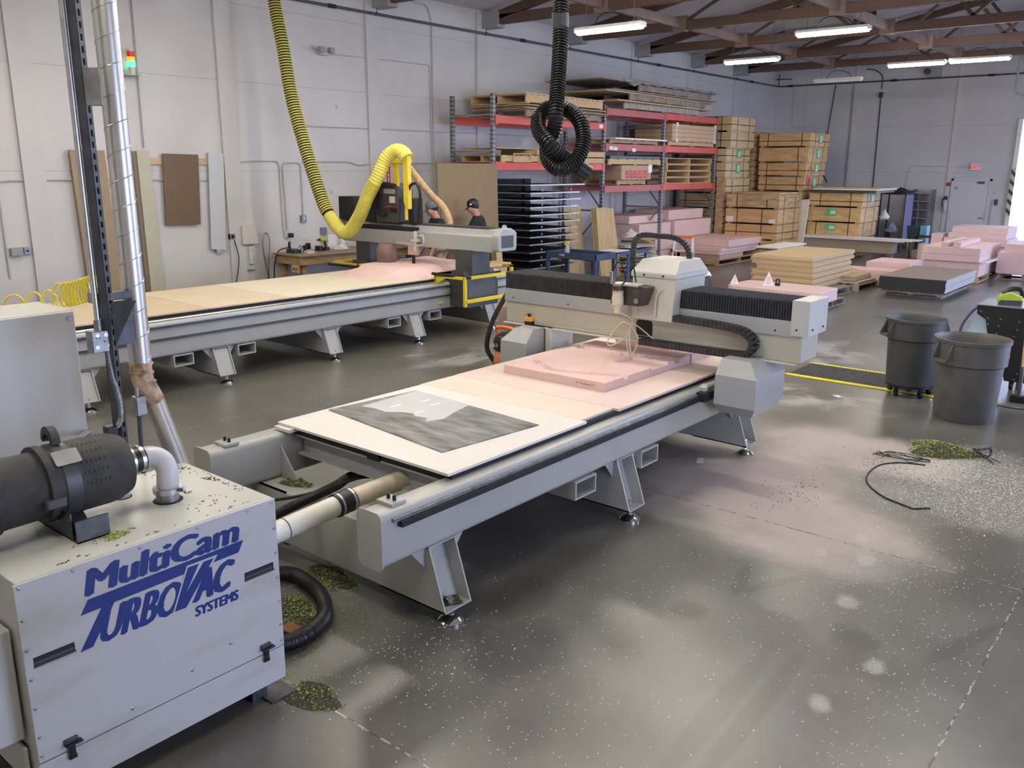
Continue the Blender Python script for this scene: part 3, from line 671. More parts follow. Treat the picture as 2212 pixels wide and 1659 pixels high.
# cable opening in the beam
MB().rbox(-3.88, -3.72, GY-.003, GY-.0005, 1.015, 1.17, .03, 1).build('cable_opening', blackm, near, w=True)
def chain(mb, path, wdir, wd, pitch=.036, th=.042):
    """energy chain: flat links along path; wdir = direction of the link width"""
    q = resample(spline(path, 12), pitch); W = Vector(wdir)
    for a, b in zip(q, q[1:]):
        t = (b-a).normalized(); n = t.cross(W).normalized(); A = a+t*.002; B = b-t*.002
        vs = []
        for u, h in ((A, th/2), (B, th/2), (B, -th/2), (A, -th/2)):
            vs.append(u+n*h-W*wd/2)
        for u, h in ((A, th/2*.86), (B, th/2), (B, -th/2), (A, -th/2*.86)):
            vs.append(u+n*h+W*wd/2)
        mb.add(vs, [(0,1,2,3),(7,6,5,4),(0,4,5,1),(1,5,6,2),(2,6,7,3),(3,7,4,0)])
    return mb
chain(MB(), [(-3.72,GY-.07,1.245),(-3.45,GY-.07,1.235),(-3.1,GY-.07,1.225),(-2.86,GY-.07,1.20),(-2.76,GY-.07,1.12),(-2.80,GY-.07,1.03),(-2.90,GY-.07,1.005),(-3.2,GY-.07,1.0),(-3.5,GY-.07,1.0),(-3.82,GY-.07,1.0)], (0, 1, 0), .10, th=.05).build('energy_chain', dustblack, near, w=True, smooth=False)
chain(MB(), [(-3.90,GY-.06,1.52),(-3.905,GY-.06,1.72),(-3.90,GY-.04,1.86),(-3.85,GY,1.895),(-3.75,GY+.06,1.89),(-3.62,GY+.16,1.87),(-3.55,GY+.24,1.78),(-3.54,GY+.28,1.60)], (.35, -.93, 0), .055, th=.045, pitch=.03).build('energy_chain', dustblack, near, w=True, smooth=False)
MB().box(-5.09, -5.01, GY-.05, GY+.0, .985, 1.02).build('stop_button_base', blackm, near, w=True)
MB().box(-5.09, -5.01, GY-.05, GY+.0, 1.02, 1.062).build('stop_button_box', orangy, near, w=True, bevel=.004)
MB().cyl((-5.055, GY-.025, 1.062), (-5.055, GY-.025, 1.08), .012, 10).lathe([(.018,0),(.018,.01)], (-5.055, GY-.025, 1.08), 12).build('stop_button', blackm, near, w=True)
# vacuum pipe under the bed and hoses
vp = T('vacuum_pipe', 'white plastic vacuum pipe with a black rubber coupling between blue lettered box and router', 'pipe', (-3.6, 2.2, .5))
MB().cyl((-3.60, 2.14, .575), (-3.60, 2.86, .620), .058, 24).build('pipe', pvc, vp, w=True)
MB().cyl((-3.60, 2.50, .5975), (-3.60, 2.506, .598), .0595, 24).build('joint_ring', dark, vp, w=True)
MB().cyl((-3.60, 2.84, .619), (-3.60, 2.96, .626), .067, 24).build('coupling', black, vp, w=True)
for y in (2.853, 2.937): MB().cyl((-3.60, y, .6195+(y-2.853)*.06), (-3.60, y+.014, .620+(y-2.853)*.06), .069, 24).build('clamp_band', steel, vp, w=True)
MB().cyl((-3.60, 2.95, .625), (-3.62, 4.6, .64), .057, 24).build('aged_pipe', pvcd, vp, w=True)
o = MB(); ribbed(o, [(-4.35,5.0,.25),(-4.3,4.0,.35),(-4.15,3.45,.50),(-4.05,3.2,.52),(-4.1,2.9,.46),(-4.3,2.6,.3),(-4.5,2.4,.06)], .032, .014, .004, 10)
tag(o.build('flexible_conduit', black), 'black ribbed conduit crossing under the near router bed', 'conduit')
tag(MB().tube(spline([(-3.95,2.05,.72),(-4.2,2.6,.55),(-4.1,3.0,.51),(-3.95,3.5,.56),(-3.9,4.2,.5)]), .010, 8).build('black_cable', blackm), 'black cable lying across the crossmember of the near router', 'cable')
# sheets lying on the near bed
ZB = .785
LAST = [None]
def top_sheet(x0, x1, y0, y1, z0, z1, m, name, label, cat, group=None, rz=0, bevel=.0015):
    cx, cy = (x0+x1)/2, (y0+y1)/2
    o = MB().box(x0-cx, x1-cx, y0-cy, y1-cy, 0, z1-z0)
    me = o.build(name, m, None, bevel=bevel); me.location = (cx, cy, z0); me.rotation_euler = (0, 0, rz); ORG[me.name] = (cx, cy, z0)
    tag(me, label, cat, group); LAST[0] = me; return me
pinkw = mat('pink_dusted_board', (.74, .62, .53), .65, var=.03, scale=1.5, col2=(.76, .66, .58))
pinkw2 = mat('pink_dusted_board_heavy', (.72, .585, .54), .7, var=.03, scale=1.5, col2=(.74, .60, .56))
top_sheet(-4.69, -3.13, 3.26, 4.60, ZB, .802, whiteb, 'board', 'white board nearest the camera on the near router bed, under the dark square sheet', 'board')
top_sheet(-4.70, -3.175, 4.60, 4.99, ZB, .803, pinkw, 'board', 'narrow pinkish board on the near router between the white board and the foam', 'board')
top_sheet(-4.705, -3.125, 4.992, 7.15, ZB, .804, pinkw2, 'board', 'pink-dusted board under the carved foam block on the near router', 'board')
top_sheet(-4.68, -4.52, 3.225, 3.40, .762, .784, whiteb, 'board_scrap', 'thin white scrap sticking out under the near left corner of the white board', 'board')
# dark square sheet
o = MB().prism([(-4.65,3.655),(-3.41,3.50),(-3.315,4.315),(-4.57,4.42)], 2, .8025, .8085).build('plastic_sheet', slate)
tag(o, 'dark grey dusty square sheet lying on the white board of the near router', 'sheet')
fp = [(-4.54,3.86),(-4.42,3.88),(-4.30,3.865),(-4.22,3.93),(-4.14,3.965),(-4.08,3.93),(-3.98,3.95),(-3.93,3.88),(-3.88,4.0),(-3.93,4.15),(-3.985,4.37),(-4.2,4.40),(-4.42,4.41),(-4.56,4.41),(-4.55,4.1)]
o = MB().prism(fp, 2, .8087, .8095).build('film_sheet', film)
tag(o, 'torn silvery film peeled over the far corner of the dark square sheet', 'film')
for k, (x, y, a) in enumerate(((-4.36,4.02,.3),(-4.30,4.25,.35),(-4.18,4.23,.3),(-4.12,4.02,.4))):
    o = MB().box(-.05, .05, -.010, .010, 0, .0012).build('tape_strip', paper); o.location = (x, y, .8097); o.rotation_euler = (0, 0, a+1.2)
    tag(o, ('white strip on the torn silvery film, '+['nearest the left edge','farthest from the camera','beside the farthest strip','nearest the foreground'][k]), 'strip', 'strips on the silvery film')
# carved foam block on the near router
fb = T('foam_block', 'pink foam block with carved curved grooves and a red printed mark on the near router', 'foam block', (-3.96, 6.0, .804))
def foam_block():
    """height field with a raised rim groove and stepped recess; returns an MB in world coordinates"""
    x0, x1, y0, y1, z0, zt = -4.455, -3.462, 5.315, 6.66, .804, .874
    nx, ny = 56, 76; mb = MB(); H = {}
    def dist_seg(px, py, pts):
        best = 9
        for (ax, ay), (bx, by) in zip(pts, pts[1:]):
            dx, dy = bx-ax, by-ay; t = max(0, min(1, ((px-ax)*dx+(py-ay)*dy)/(dx*dx+dy*dy))); best = min(best, math.hypot(px-ax-t*dx, py-ay-t*dy))
        return best
    g1 = [(p.x, p.y) for p in spline([(-4.33,5.60,0),(-4.15,5.47,0),(-3.95,5.43,0),(-3.75,5.50,0),(-3.60,5.56,0),(-3.462,5.62,0)])]
    g2 = [(p.x, p.y) for p in spline([(-4.45,6.36,0),(-4.2,6.27,0),(-4.0,6.28,0),(-3.8,6.33,0),(-3.46,6.42,0)])]
    def h(x, y):
        z = zt; d = dist_seg(x, y, g1)
        if d < .03: z -= .026
        d = dist_seg(x, y, g2)
        if d < .055: z -= .034
        if x > -3.80 and 6.0 < y < 6.26: z -= .022
        if x < -4.0 and y < 5.75: z -= .004
        return z
    for i in range(nx+1):
        for j in range(ny+1):
            x = x0+(x1-x0)*i/nx; y = y0+(y1-y0)*j/ny
            mb.v.append((x, y, h(x, y)))
    def I(i, j): return i*(ny+1)+j
    for i in range(nx):
        for j in range(ny): mb.f.append((I(i,j), I(i+1,j), I(i+1,j+1), I(i,j+1)))
    b = len(mb.v); edge = [I(i, 0) for i in range(nx)] + [I(nx, j) for j in range(ny)] + [I(i, ny) for i in range(nx, 0, -1)] + [I(0, j) for j in range(ny, 0, -1)]
    for e in edge: x, y, _ = mb.v[e]; mb.v.append((x, y, z0))
    n = len(edge)
    for k in range(n):
        l = (k+1) % n; mb.f.append((edge[k], b+k, b+l, edge[l]))
    mb.f.append(tuple(range(b, b+n)))
    return mb
foam_block().build('slab', foam, fb, w=True)
text('PU  foamboard | 27', redm, fb, (-3.64, 5.3145, .84), FY, .022, w=True)
o = MB().box(-3.70, -3.455, 6.66, 6.90, .804, .874).build('upright_piece', foam, fb, w=True)
tag(MB().box(-4.40, -3.46, 6.92, 7.10, .804, .865).build('foam_strip', foam), 'pink foam strip behind the carved block under the gantry of the near router', 'foam')
# loose powder ridges beside the foam
# ------------------------------------------------------------------ far router
far = T('gantry_router', 'grey gantry router by the left wall with yellow hose and yellow bumpers', 'router machine', (-9.7, 7.0, 0))
router_base(far, -9.7, .92, 3.35, 10.62, (3.82, 5.41, 7.0, 8.52, 10.12), (4.93, 5.74, 8.10, 8.91), .415, .80, greyp, 'far', foot_out=.05, leg_closed=True)
for s in (1, -1):
    x = -9.7+s*.92; a, b = sorted((x, x+s*.02))
    MB().box(a, b, 3.38, 10.5, .60, .625).build('rail_slot', dark, far, w=True)
    a, b = sorted((x-s*.0, x+s*.03)); MB().box(a, b, 3.38, 10.5, .735, .76).build('linear_rail', dark, far, w=True)
    a, b = sorted((x-s*.05, x-s*.02)); MB().cyl((a, 3.38, .812), (a, 10.5, .812), .014, 8).build('rail_rod', steel, far, w=True)
MB().box(-10.54, -8.87, 3.6, 10.5, .80, .858).build('bed_plate', blackm, far, w=True)
mb = MB()
for k in range(10): mb.box(-8.872, -8.866, 4.4+k*.55, 4.5+k*.55, .805, .815)
mb.build('bed_tag', paper, far, w=True)
mb = MB()
for y in (4.2, 5.5, 6.8, 8.1, 9.4): mb.box(-10.5, -8.9, y-.04, y+.04, .62, .80)
mb.build('bed_bearer', greyp2, far, w=True)
ZF = .858; n = 0
for y0, y1, m, lab in ((3.72, 5.33, tan_b := mat('tan_spoilboard', (.62, .49, .33), .6, var=.04, scale=2), 'tan board nearest the cabinet on the far router bed'), (5.34, 6.45, mat('tan_spoilboard_pale', (.66, .55, .40), .6, var=.04, scale=2), 'pale tan board behind the silver duct on the far router bed'), (6.46, 8.18, mat('cream_spoilboard', (.72, .65, .50), .6, var=.03, scale=2), 'cream board in the middle of the far router bed'), (8.19, 10.45, mat('cream_spoilboard_dusty', (.72, .62, .50), .65, var=.04, scale=2), 'cream board under the carved pink foam on the far router')):
    top_sheet(-10.56, -8.86, y0, y1, ZF, .876, m, 'board', lab, 'board', 'boards on the far router bed'); n += 1
# gantry of the far router
FYY = 9.35
fa, fz = -11.45, -7.95
MB().prism([(FYY+.02,1.26),(FYY+.40,1.26),(FYY+.40,1.52),(FYY+.34,1.58),(FYY+.10,1.58),(FYY+.07,1.50),(FYY+.02,1.485)], 0, fa+.12, fz-.12).build('gantry_beam', greyp, far, w=True, bevel=.012)
for a, b, xm in ((fa, fa+.12, fa), (fz-.12, fz, fz)):
    MB().prism([(FYY+.02,1.28),(FYY+.40,1.28),(FYY+.42,1.34),(FYY+.42,1.54),(FYY+.30,1.60),(FYY+.10,1.60),(FYY+.0,1.50),(FYY+.0,1.33)], 0, a, b).build('beam_end_cap', greyp, far, w=True, bevel=.012)
MB().box(fz, fz+.006, FYY+.08, FYY+.34, 1.33, 1.50).build('end_inset', dark, far, w=True)
mb = MB().lathe([(.05,0),(.05,.02)], (0,0,0), 16); mb.xf(Matrix.Translation((fz-.06, FYY+.20, 1.60)) @ Matrix.Rotation(PI/2, 4, 'Y')); mb.build('lifting_lug', greyp, far, w=True)
MB().box(fa+.25, fz-.25, FYY+.10, FYY+.34, 1.58, 1.60).build('beam_rail', dark, far, w=True)
MB().box(-10.9, -9.6, FYY-.005, FYY+.09, 1.50, 1.545).build('cable_tray', blackm, far, w=True)
for s, xx in ((1, -8.62), (-1, -10.83)):
    MB().rbox(xx-.17, xx+.17, FYY+.0, FYY+.42, .90, 1.27, .03, 2).build('gantry_upright', dark, far, w=True)
    MB().prism([(xx-.2,.45),(xx+.2,.45),(xx+.2,.80),(xx+.10,.98),(xx-.10,.98),(xx-.2,.80)], 1, FYY-.12, FYY+.55).build('drive_hood', dark, far, w=True)
# yellow bumper guards at the right foot
def guard(xa, xb, ya, yb, z0, z1, par):
    t = .022
    mb = MB()
    mb.box(xa-t, xa+t, ya-t, ya+t, z0, z1).box(xb-t, xb+t, ya-t, ya+t, z0, z1).box(xa, xb, ya-t, ya+t, z1-2*t, z1).box(xa, xa+.12, ya-t, ya+t, z0, z0+.04)
    mb.box(xb-t, xb+t, ya, yb, z1-2*t, z1).box(xb-t, xb+t, yb-t, yb+t, z0+.05, z1+.10).box(xb-t, xb+t, ya, yb, z0+.05, z0+.10)
    mb.box(xb-.16, xb+t, yb-t, yb+t, z1+.06, z1+.10)
    mb.add([(xa, ya-t, z1-.04), (xa+.22, ya-t, z1-.04), (xa, ya-t, z1-.16), (xa, ya+t, z1-.04), (xa+.22, ya+t, z1-.04), (xa, ya+t, z1-.16)], [(0,2,1), (3,4,5), (0,1,4,3), (1,2,5,4), (2,0,3,5)])
    return mb.build('bumper_guard', yellow, par, w=True, bevel=.004)
guard(-8.86, -8.28, 9.02, 10.05, .50, .93, far)
MB().cyl((-8.88, 8.97, .94), (-8.20, 9.05, .92), .022, 10).build('bumper_bar', black, far, w=True)
MB().box(-11.2, -10.5, 9.02, 9.06, .92, .95).box(-11.23, -11.18, 9.02, 9.9, .92, .95).box(-10.6, -10.55, 9.02, 9.5, .92, .95).build('bumper_guard', yellow, far, w=True, bevel=.003)
MB().cyl((-11.25, 8.98, .91), (-10.3, 8.98, .91), .022, 10).build('bumper_bar', black, far, w=True)
# black spindle head
HY = FYY-.02
MB().prism([(-10.46,1.60),(-9.96,1.60),(-9.94,2.10),(-10.0,2.19),(-10.33,2.19),(-10.46,2.10)], 1, HY, HY+.32).build('spindle_head', dark, far, w=True, bevel=.015)
MB().box(-10.26, -10.0, HY-.004, HY, 2.04, 2.11).build('head_vent', greyp2, far, w=True)
ribbed(q := MB(), [(-10.42,HY-.02,1.75),(-10.50,HY-.05,1.95),(-10.42,HY-.05,2.12),(-10.25,HY-.03,2.18),(-9.98,HY-.03,2.16)], .035, .02, .006, 10); q.build('cable_hose', blackm, far, w=True)
ribbed(q := MB(), [(-10.36,HY-.03,2.05),(-10.40,HY-.06,1.85),(-10.30,HY-.06,1.72),(-10.20,HY-.03,1.74)], .035, .02, .006, 10); q.build('cable_hose', blackm, far, w=True)
MB().box(-10.11, -10.0, HY-.03, HY, 1.90, 2.0).build('solenoid', whitep, far, w=True, bevel=.004)
MB().tube(spline([(-10.22,HY-.02,1.83),(-10.1,HY-.03,1.845),(-10.0,HY-.03,1.84)]), .006, 6).build('cable', redsign, far, w=True)
MB().box(-10.1, -9.98, HY-.02, HY, 1.76, 1.82).build('terminal_block', black, far, w=True)
MB().box(-9.78, -9.66, HY+.05, HY+.25, 1.60, 1.98).build('valve_unit', blackm, far, w=True, bevel=.01)
MB().tube(spline([(-9.70,HY-.02,1.95),(-9.66,HY-.02,2.15),(-9.52,HY-.02,2.20),(-9.44,HY-.02,2.05),(-9.50,HY,1.8),(-9.56,HY+.05,1.65)]), .022, 8).build('air_hose', black, far, w=True)
MB().box(-10.75, -10.48, HY+.02, HY+.4, 1.60, 1.95).build('motor', blackm, far, w=True, bevel=.02)
MB().box(-11.42, -11.05, HY+.05, HY+.32, 1.60, 1.97).build('tool_changer', blackm, far, w=True, bevel=.01)
# yellow hose bracket: two posts and a top plate
MB().box(-10.06, -9.96, HY+.02, HY+.06, 2.15, 2.52).prism([(-9.76,1.95),(-9.72,1.82),(-9.66,1.82),(-9.66,2.60),(-9.76,2.56)], 1, HY-.06, HY+.02).box(-10.06, -9.68, HY-.05, HY+.06, 2.50, 2.55).build('hose_bracket', yellow, far, w=True, bevel=.004)
MB().box(-9.735, -9.70, HY-.06, HY-.03, 1.66, 1.84).build('bracket_foot', yellow, far, w=True)
# dust boot with clear pink-dusted skirt below the beam
MB().lathe([(.13,0),(.16,.10),(.16,.30),(.12,.36)], (-10.1, HY-.12, .93), 16).build('dust_skirt', mat('dusty_skirt', (.20, .12, .11), .5, var=.2), far, w=True)
MB().cyl((-9.55, HY-.03, 1.20), (-9.55, HY-.03, 1.50), .03, 10).box(-9.62, -9.48, HY-.06, HY, 1.34, 1.38).tube(spline([(-9.5,HY-.05,1.42),(-9.38,HY-.05,1.44),(-9.36,HY-.05,1.32),(-9.5,HY-.05,1.28)]), .012, 6).build('air_valve', whitep, far, w=True)
MB().box(-9.95, -9.55, HY-.06, HY, 1.29, 1.315).box(-9.70, -9.50, HY-.05, HY, 1.14, 1.30).build('spindle_nose', foamg, far, w=True)
MB().cyl((-9.6, HY-.03, 1.0), (-9.6, HY-.03, 1.14), .025, 10).build('tool_holder', black, far, w=True)
# tan hose behind the head
o = MB(); ribbed(o, [(-9.86,HY+.1,2.50),(-9.80,HY+.25,2.30),(-9.68,HY+.42,2.05),(-9.48,HY+.5,1.85),(-9.35,HY+.5,1.66),(-9.33,HY+.5,1.50)], .055, .022, .006, 12); o.build('spindle_hose', ducthose, far, w=True)
# carved foam on far router
def carved():
    mb = MB(); nx, ny = 40, 64; x0, x1, y0, y1 = -10.45, -8.96, 8.3, 10.42
    def h(x, y):
        # organic dish shape with a stepped rim, pointed towards the near end
        u = (y-y0)/(y1-y0); w_ = .30+.46*min(1, u*2.4)**.6; c = -9.72+.02*math.sin(5*u); d = abs(x-c)/w_
        z = 0
        if d < 1: z = .055
        if d < .82 and u > .10: z = .055+.075*min(1, (.82-d)/.12)*min(1, (u-.10)/.10)
        if d < .5 and u > .45: z += .02*math.sin((u-.45)*9)*math.cos(d*3)
        if .55 < u < .60: z -= .03*(d < .8)
        e = min(u*14, (1-u)*14, 1)
        if d < .93 and d > .86: z *= .8
        if abs(d-.62) < .03 and .2 < u < .9: z -= .018
        return max(0, z*max(0, e))
    for i in range(nx+1):
        for j in range(ny+1):
            x = x0+(x1-x0)*i/nx; y = y0+(y1-y0)*j/ny; mb.v.append((x, y, .8765+h(x, y)))
    for i in range(nx):
        for j in range(ny):
            q = [i*(ny+1)+j, (i+1)*(ny+1)+j, (i+1)*(ny+1)+j+1, i*(ny+1)+j+1]
            if max(mb.v[k][2] for k in q) > .8766: mb.f.append(tuple(q))
    # drop unused vertices
    use = sorted({k for f in mb.f for k in f}); mp = {k: i for i, k in enumerate(use)}
    mb.v = [mb.v[k] for k in use]; mb.f = [tuple(mp[k] for k in f) for f in mb.f]; return mb
o = carved().build('carved_foam', foam); tag(o, 'carved pink foam mould, boat shaped, on the far router bed', 'foam block')

# ------------------------------------------------------------------ vacuum cabinet with the blue lettering
vac = T('vacuum_cabinet', 'large off-white vacuum cabinet with big blue lettering, latches and a black air filter on top', 'vacuum cabinet', (-3.5, 1.58, 0))
XF = -3.13; VY0, VY1, VZ0, VZ1 = 1.033, 2.135, .10, 1.005
MB().box(-3.88, XF-.012, VY0+.01, VY1-.004, VZ0, VZ1).build('casing', whitep, vac, w=True, bevel=.006)
lp = bpy.data.materials.new('smudged_panel_paint'); lp.use_nodes = True; nt = lp.node_tree; b = nt.nodes['Principled BSDF']
b.inputs['Roughness'].default_value = .4; tc = nt.nodes.new('ShaderNodeTexCoord'); mp = nt.nodes.new('ShaderNodeMapping'); mp.inputs['Rotation'].default_value = (.6, 0, 0); mp.inputs['Scale'].default_value = (1, 1, 3)
nz = nt.nodes.new('ShaderNodeTexNoise'); nz.inputs['Scale'].default_value = 1.8; nz.inputs['Detail'].default_value = 6
nt.links.new(tc.outputs['Object'], mp.inputs[0]); nt.links.new(mp.outputs[0], nz.inputs['Vector']); r = nt.nodes.new('ShaderNodeValToRGB')
r.color_ramp.elements[0].position = .52; r.color_ramp.elements[0].color = (.53, .53, .54, 1); r.color_ramp.elements[1].position = .72; r.color_ramp.elements[1].color = (.43, .42, .36, 1)
nt.links.new(nz.outputs['Fac'], r.inputs[0]); nt.links.new(r.outputs[0], b.inputs['Base Color'])
MB().box(XF-.012, XF, VY0, VY1, .27, VZ1-.004).build('front_panel', lp, vac, w=True, bevel=.003)
MB().box(XF-.012, XF-.002, VY0, VY1, VZ0, .264).build('lower_panel', lp, vac, w=True, bevel=.003)
mb = MB()
for y in (1.05, 1.24, 1.50, 1.75, 1.99, 2.115): mb.lathe([(.007,0),(.0055,.003),(.001,.004)], (0,0,0), 8).xf(Matrix.Translation((XF, y, .985)) @ Matrix.Rotation(PI/2, 4, 'Y'), len(mb.v)-24)
for z in (.86, .74, .62, .50, .38, .30):
    for y in (1.048, 2.12): mb.lathe([(.007,0),(.0055,.003),(.001,.004)], (0,0,0), 8).xf(Matrix.Translation((XF, y, z)) @ Matrix.Rotation(PI/2, 4, 'Y'), len(mb.v)-24)
for y, z in ((1.40,.315),(1.67,.36),(1.86,.40)): mb.lathe([(.008,0),(.006,.003),(.001,.004)], (0,0,0), 8).xf(Matrix.Translation((XF, y, z)) @ Matrix.Rotation(PI/2, 4, 'Y'), len(mb.v)-24)
mb.build('panel_screws', steeld, vac, w=True)
for y0, y1 in ((1.065, 1.213), (1.953, 2.104)):
    sl = MB().box(XF-.001, XF+.0006, y0, y1, .668, .702).build('vent_slot', blackm, vac, w=True)
    MB().box(XF+.0006, XF+.004, y0-.002, y1+.002, .662, .668).box(XF+.0006, XF+.0012, y0+.004, y1-.004, .672, .684).build('slot_lip', dark, sl, w=True)
for y in (1.150, 2.028):
    l = MB().box(XF, XF+.014, y-.022, y+.028, .305, .322).build('latch', dark, vac, w=True, bevel=.002)
    MB().box(XF+.002, XF+.028, y-.024, y+.040, .297, .305).box(XF+.004, XF+.018, y-.008, y+.012, .245, .30).box(XF+.002, XF+.012, y-.012, y+.018, .232, .248).build('latch_lever', black, l, w=True, bevel=.002)
# lettering as flat blue vinyl on the panel
def yz_poly(polys, m, name, x=XF+.0004, t=.0006, par=vac):
    mb = MB()
    for p in polys: mb.prism(p, 0, x, x+t)
    return mb.build(name, m, par, w=True, smooth=False)
def fit_text(s, y0, y1, z0, z1, shear, name, bold=.0, m=blue, par=vac, x=XF+.0004):
    fat = bold*.10
    o = text(s, m, par, (0,0,0), (0,0,0), 1, name, shear=shear, bold=0, depth=0, align='LEFT')
    y0 += fat; y1 -= fat
    vs = o.data.vertices; xs = [v.co.x for v in vs]; ys = [v.co.y for v in vs]; a, b_, c, d = min(xs), max(xs), min(ys), max(ys)
    q = ORG[par.name]
    for v in vs:
        u = (v.co.x-a)/(b_-a); h = (v.co.y-c)/(d-c)
        v.co = Vector((x-q[0]+.0003, y0+(y1-y0)*u-q[1], z0+(z1-z0)*h-q[2]))
    if fat:
        me = o.data; V = [tuple(v.co) for v in me.vertices]; F = [tuple(p.vertices) for p in me.polygons]; n = len(V); VV = []; FF = []
        for k, (dy, dz) in enumerate(((0,0),(-fat,0),(fat,0),(-fat*.5,0),(fat*.5,0),(0,fat*.35),(0,-fat*.35))):
            VV += [(a+k*.00004, b_+dy, c_+dz) for a, b_, c_ in V]; FF += [tuple(i+n*k for i in f) for f in F]
        m2 = bpy.data.meshes.new(name); m2.from_pydata(VV, [], FF); m2.materials.append(m); o.data = m2
    return o
fit_text('MultiCam', 1.269, 1.945, .864, .967, .18, 'brand_lettering', .10)
yz_poly([[(1.247,.795),(1.281,.849),(1.960,.860),(1.932,.810),(1.378,.799),(1.278,.651),(1.230,.649),(1.327,.797)]], blue, 'logo_bar')
fit_text('URBO', 1.308, 1.660, .651, .787, .50, 'logo_lettering', .08)
yz_poly([[(1.606,.648),(1.680,.648),(1.722,.70),(1.832,.837),(1.688,.837)]], lp, 'logo_gap', x=XF+.0010)
yz_poly([[(1.617,.657),(1.668,.655),(1.812,.828),(1.764,.828),(1.672,.716),(1.742,.828),(1.692,.828)]], blue, 'logo_letter_v', x=XF+.0018)
fit_text('AC', 1.697, 1.912, .662, .793, .50, 'logo_lettering', .10, x=XF+.0018)
fit_text('SYSTEMS', 1.704, 1.918, .594, .639, .12, 'small_lettering', .04)
# air filter canister and elbow
AX, AZ = -3.53, 1.205
def ylathe(prof, y0=0, cx=AX, cz=AZ, n=32):
    mb = MB().lathe([(r_, y) for r_, y in prof], (0,0,0), n); mb.xf(Matrix(((1,0,0,cx),(0,0,1,y0),(0,-1,0,cz),(0,0,0,1)))); return mb
MB().rbox(-3.70, -3.34, 1.34, 1.345, VZ1, 1.12, .004, 1).box(-3.74, -3.30, 1.34, 1.46, VZ1, VZ1+.006).box(-3.31, -3.30, 1.34, 1.47, VZ1, VZ1+.09).build('filter_bracket', darksteel, vac, w=True)
fl = ylathe([(.10,.90),(.125,.905),(.14,.93),(.152,1.09),(.152,1.13),(.14,1.14),(.137,1.30),(.158,1.302),(.158,1.33),(.150,1.335),(.150,1.56),(.146,1.60),(.125,1.655),(.06,1.66)]).build('filter_canister', dustblack, vac, w=True)
ylathe([(.1515,1.36),(.1535,1.362),(.1535,1.42),(.1515,1.422)]).build('strap', dark, fl, w=True)
MB().prism(rrect(-.035,.035,-.05,.05,.008), 2, 0, .004).xf(Matrix.Translation((AX+.10, 1.39, AZ+.118)) @ Matrix.Rotation(.72, 4, 'Y')).build('strap_plate', steel, fl, w=True)
mb = MB().tube([(AX-.03+.045*math.cos(a), 1.39, AZ+.155+.05*math.sin(a)) for a in [PI*i/10 for i in range(11)]], .022, 4); mb.build('carry_loop', dustblack, fl, w=True)
mb = MB()
for j in range(5):
    for i in range(6):
        a = math.radians(20+j*17); R_ = .1503; y = 1.44+i*.018
        c = Vector((AX+R_*math.sin(a), y, AZ+R_*math.cos(a))); mb.box(-.0012, .0012, -.0015, .0015, -.007, .007); mb.xf(Matrix.Translation(c) @ Matrix.Rotation(a, 4, 'Y') @ Matrix.Rotation(PI/2, 4, 'Y'), len(mb.v)-8)
mb.build('moulded_marks', blackm, fl, w=True)
MB().box(AX+.12, AX+.165, 1.27, 1.35, AZ-.06, AZ-.02).build('cover_clip', dark, fl, w=True, bevel=.008)
MB().hexa([(AX-.10,1.37,1.012),(AX+.16,1.37,1.012),(AX+.16,1.44,1.012),(AX-.10,1.44,1.012),(AX-.06,1.38,1.11),(AX+.07,1.38,1.11),(AX+.07,1.43,1.11),(AX-.06,1.43,1.11)]).build('saddle', black, vac, w=True, bevel=.004)
ylathe([(.06,1.655),(.062,1.66),(.062,1.68)]).build('outlet_neck', steel, vac, w=True)
ylathe([(.055,1.672),(.058,1.672),(.058,1.745),(.055,1.745)], cx=AX).build('rubber_sleeve', black, vac, w=True)
for y in (1.680, 1.722): ylathe([(.0575,y),(.0605,y),(.0605,y+.016),(.0575,y+.016)]).build('hose_clamp', steel, vac, w=True)
elb = [(AX, 1.735, AZ), (AX+.01, 1.78, AZ), (AX+.035, 1.815, AZ-.02), (AX+.055, 1.825, AZ-.06), (AX+.062, 1.82, AZ-.11), (AX+.064, 1.812, .99)]
MB().tube(spline(elb, 8), .046, 24).build('elbow_pipe', mat('lavender_grey_paint', (.58, .58, .63), .35, var=.03), vac, w=True)
ex, ey = AX+.064, 1.812
MB().cyl((ex, ey, 1.045), (ex, ey, 1.068), .060, 24).cyl((ex+.05, ey+.02, 1.06), (ex+.085, ey+.035, 1.065), .010, 8).lathe([(.016,0),(.02,.006),(.016,.012)], (ex+.095, ey+.045, 1.05), 10).build('flange_clamp', steel, vac, w=True)
MB().lathe([(.064,0),(.064,.0015)], (ex, ey, VZ1), 24).build('hole_ring', blackm, vac, w=True)
MB().cyl((ex, ey, VZ1+.001), (ex, ey, 1.047), .049, 24).build('inlet_stub', steeld, vac, w=True)
MB().lathe([(.040,0),(.040,.0012)], (-3.655, 1.70, VZ1), 20).build('hole_ring', blackm, vac, w=True)
cp = MB().lathe([(.033,0),(.034,.03),(.030,.034)], (-3.655, 1.70, VZ1+.001), 20).build('relief_cap', whitep, vac, w=True)
MB().lathe([(.029,0),(.029,.003)], (-3.655, 1.70, VZ1+.035), 20).build('cap_disc', dark, cp, w=True)
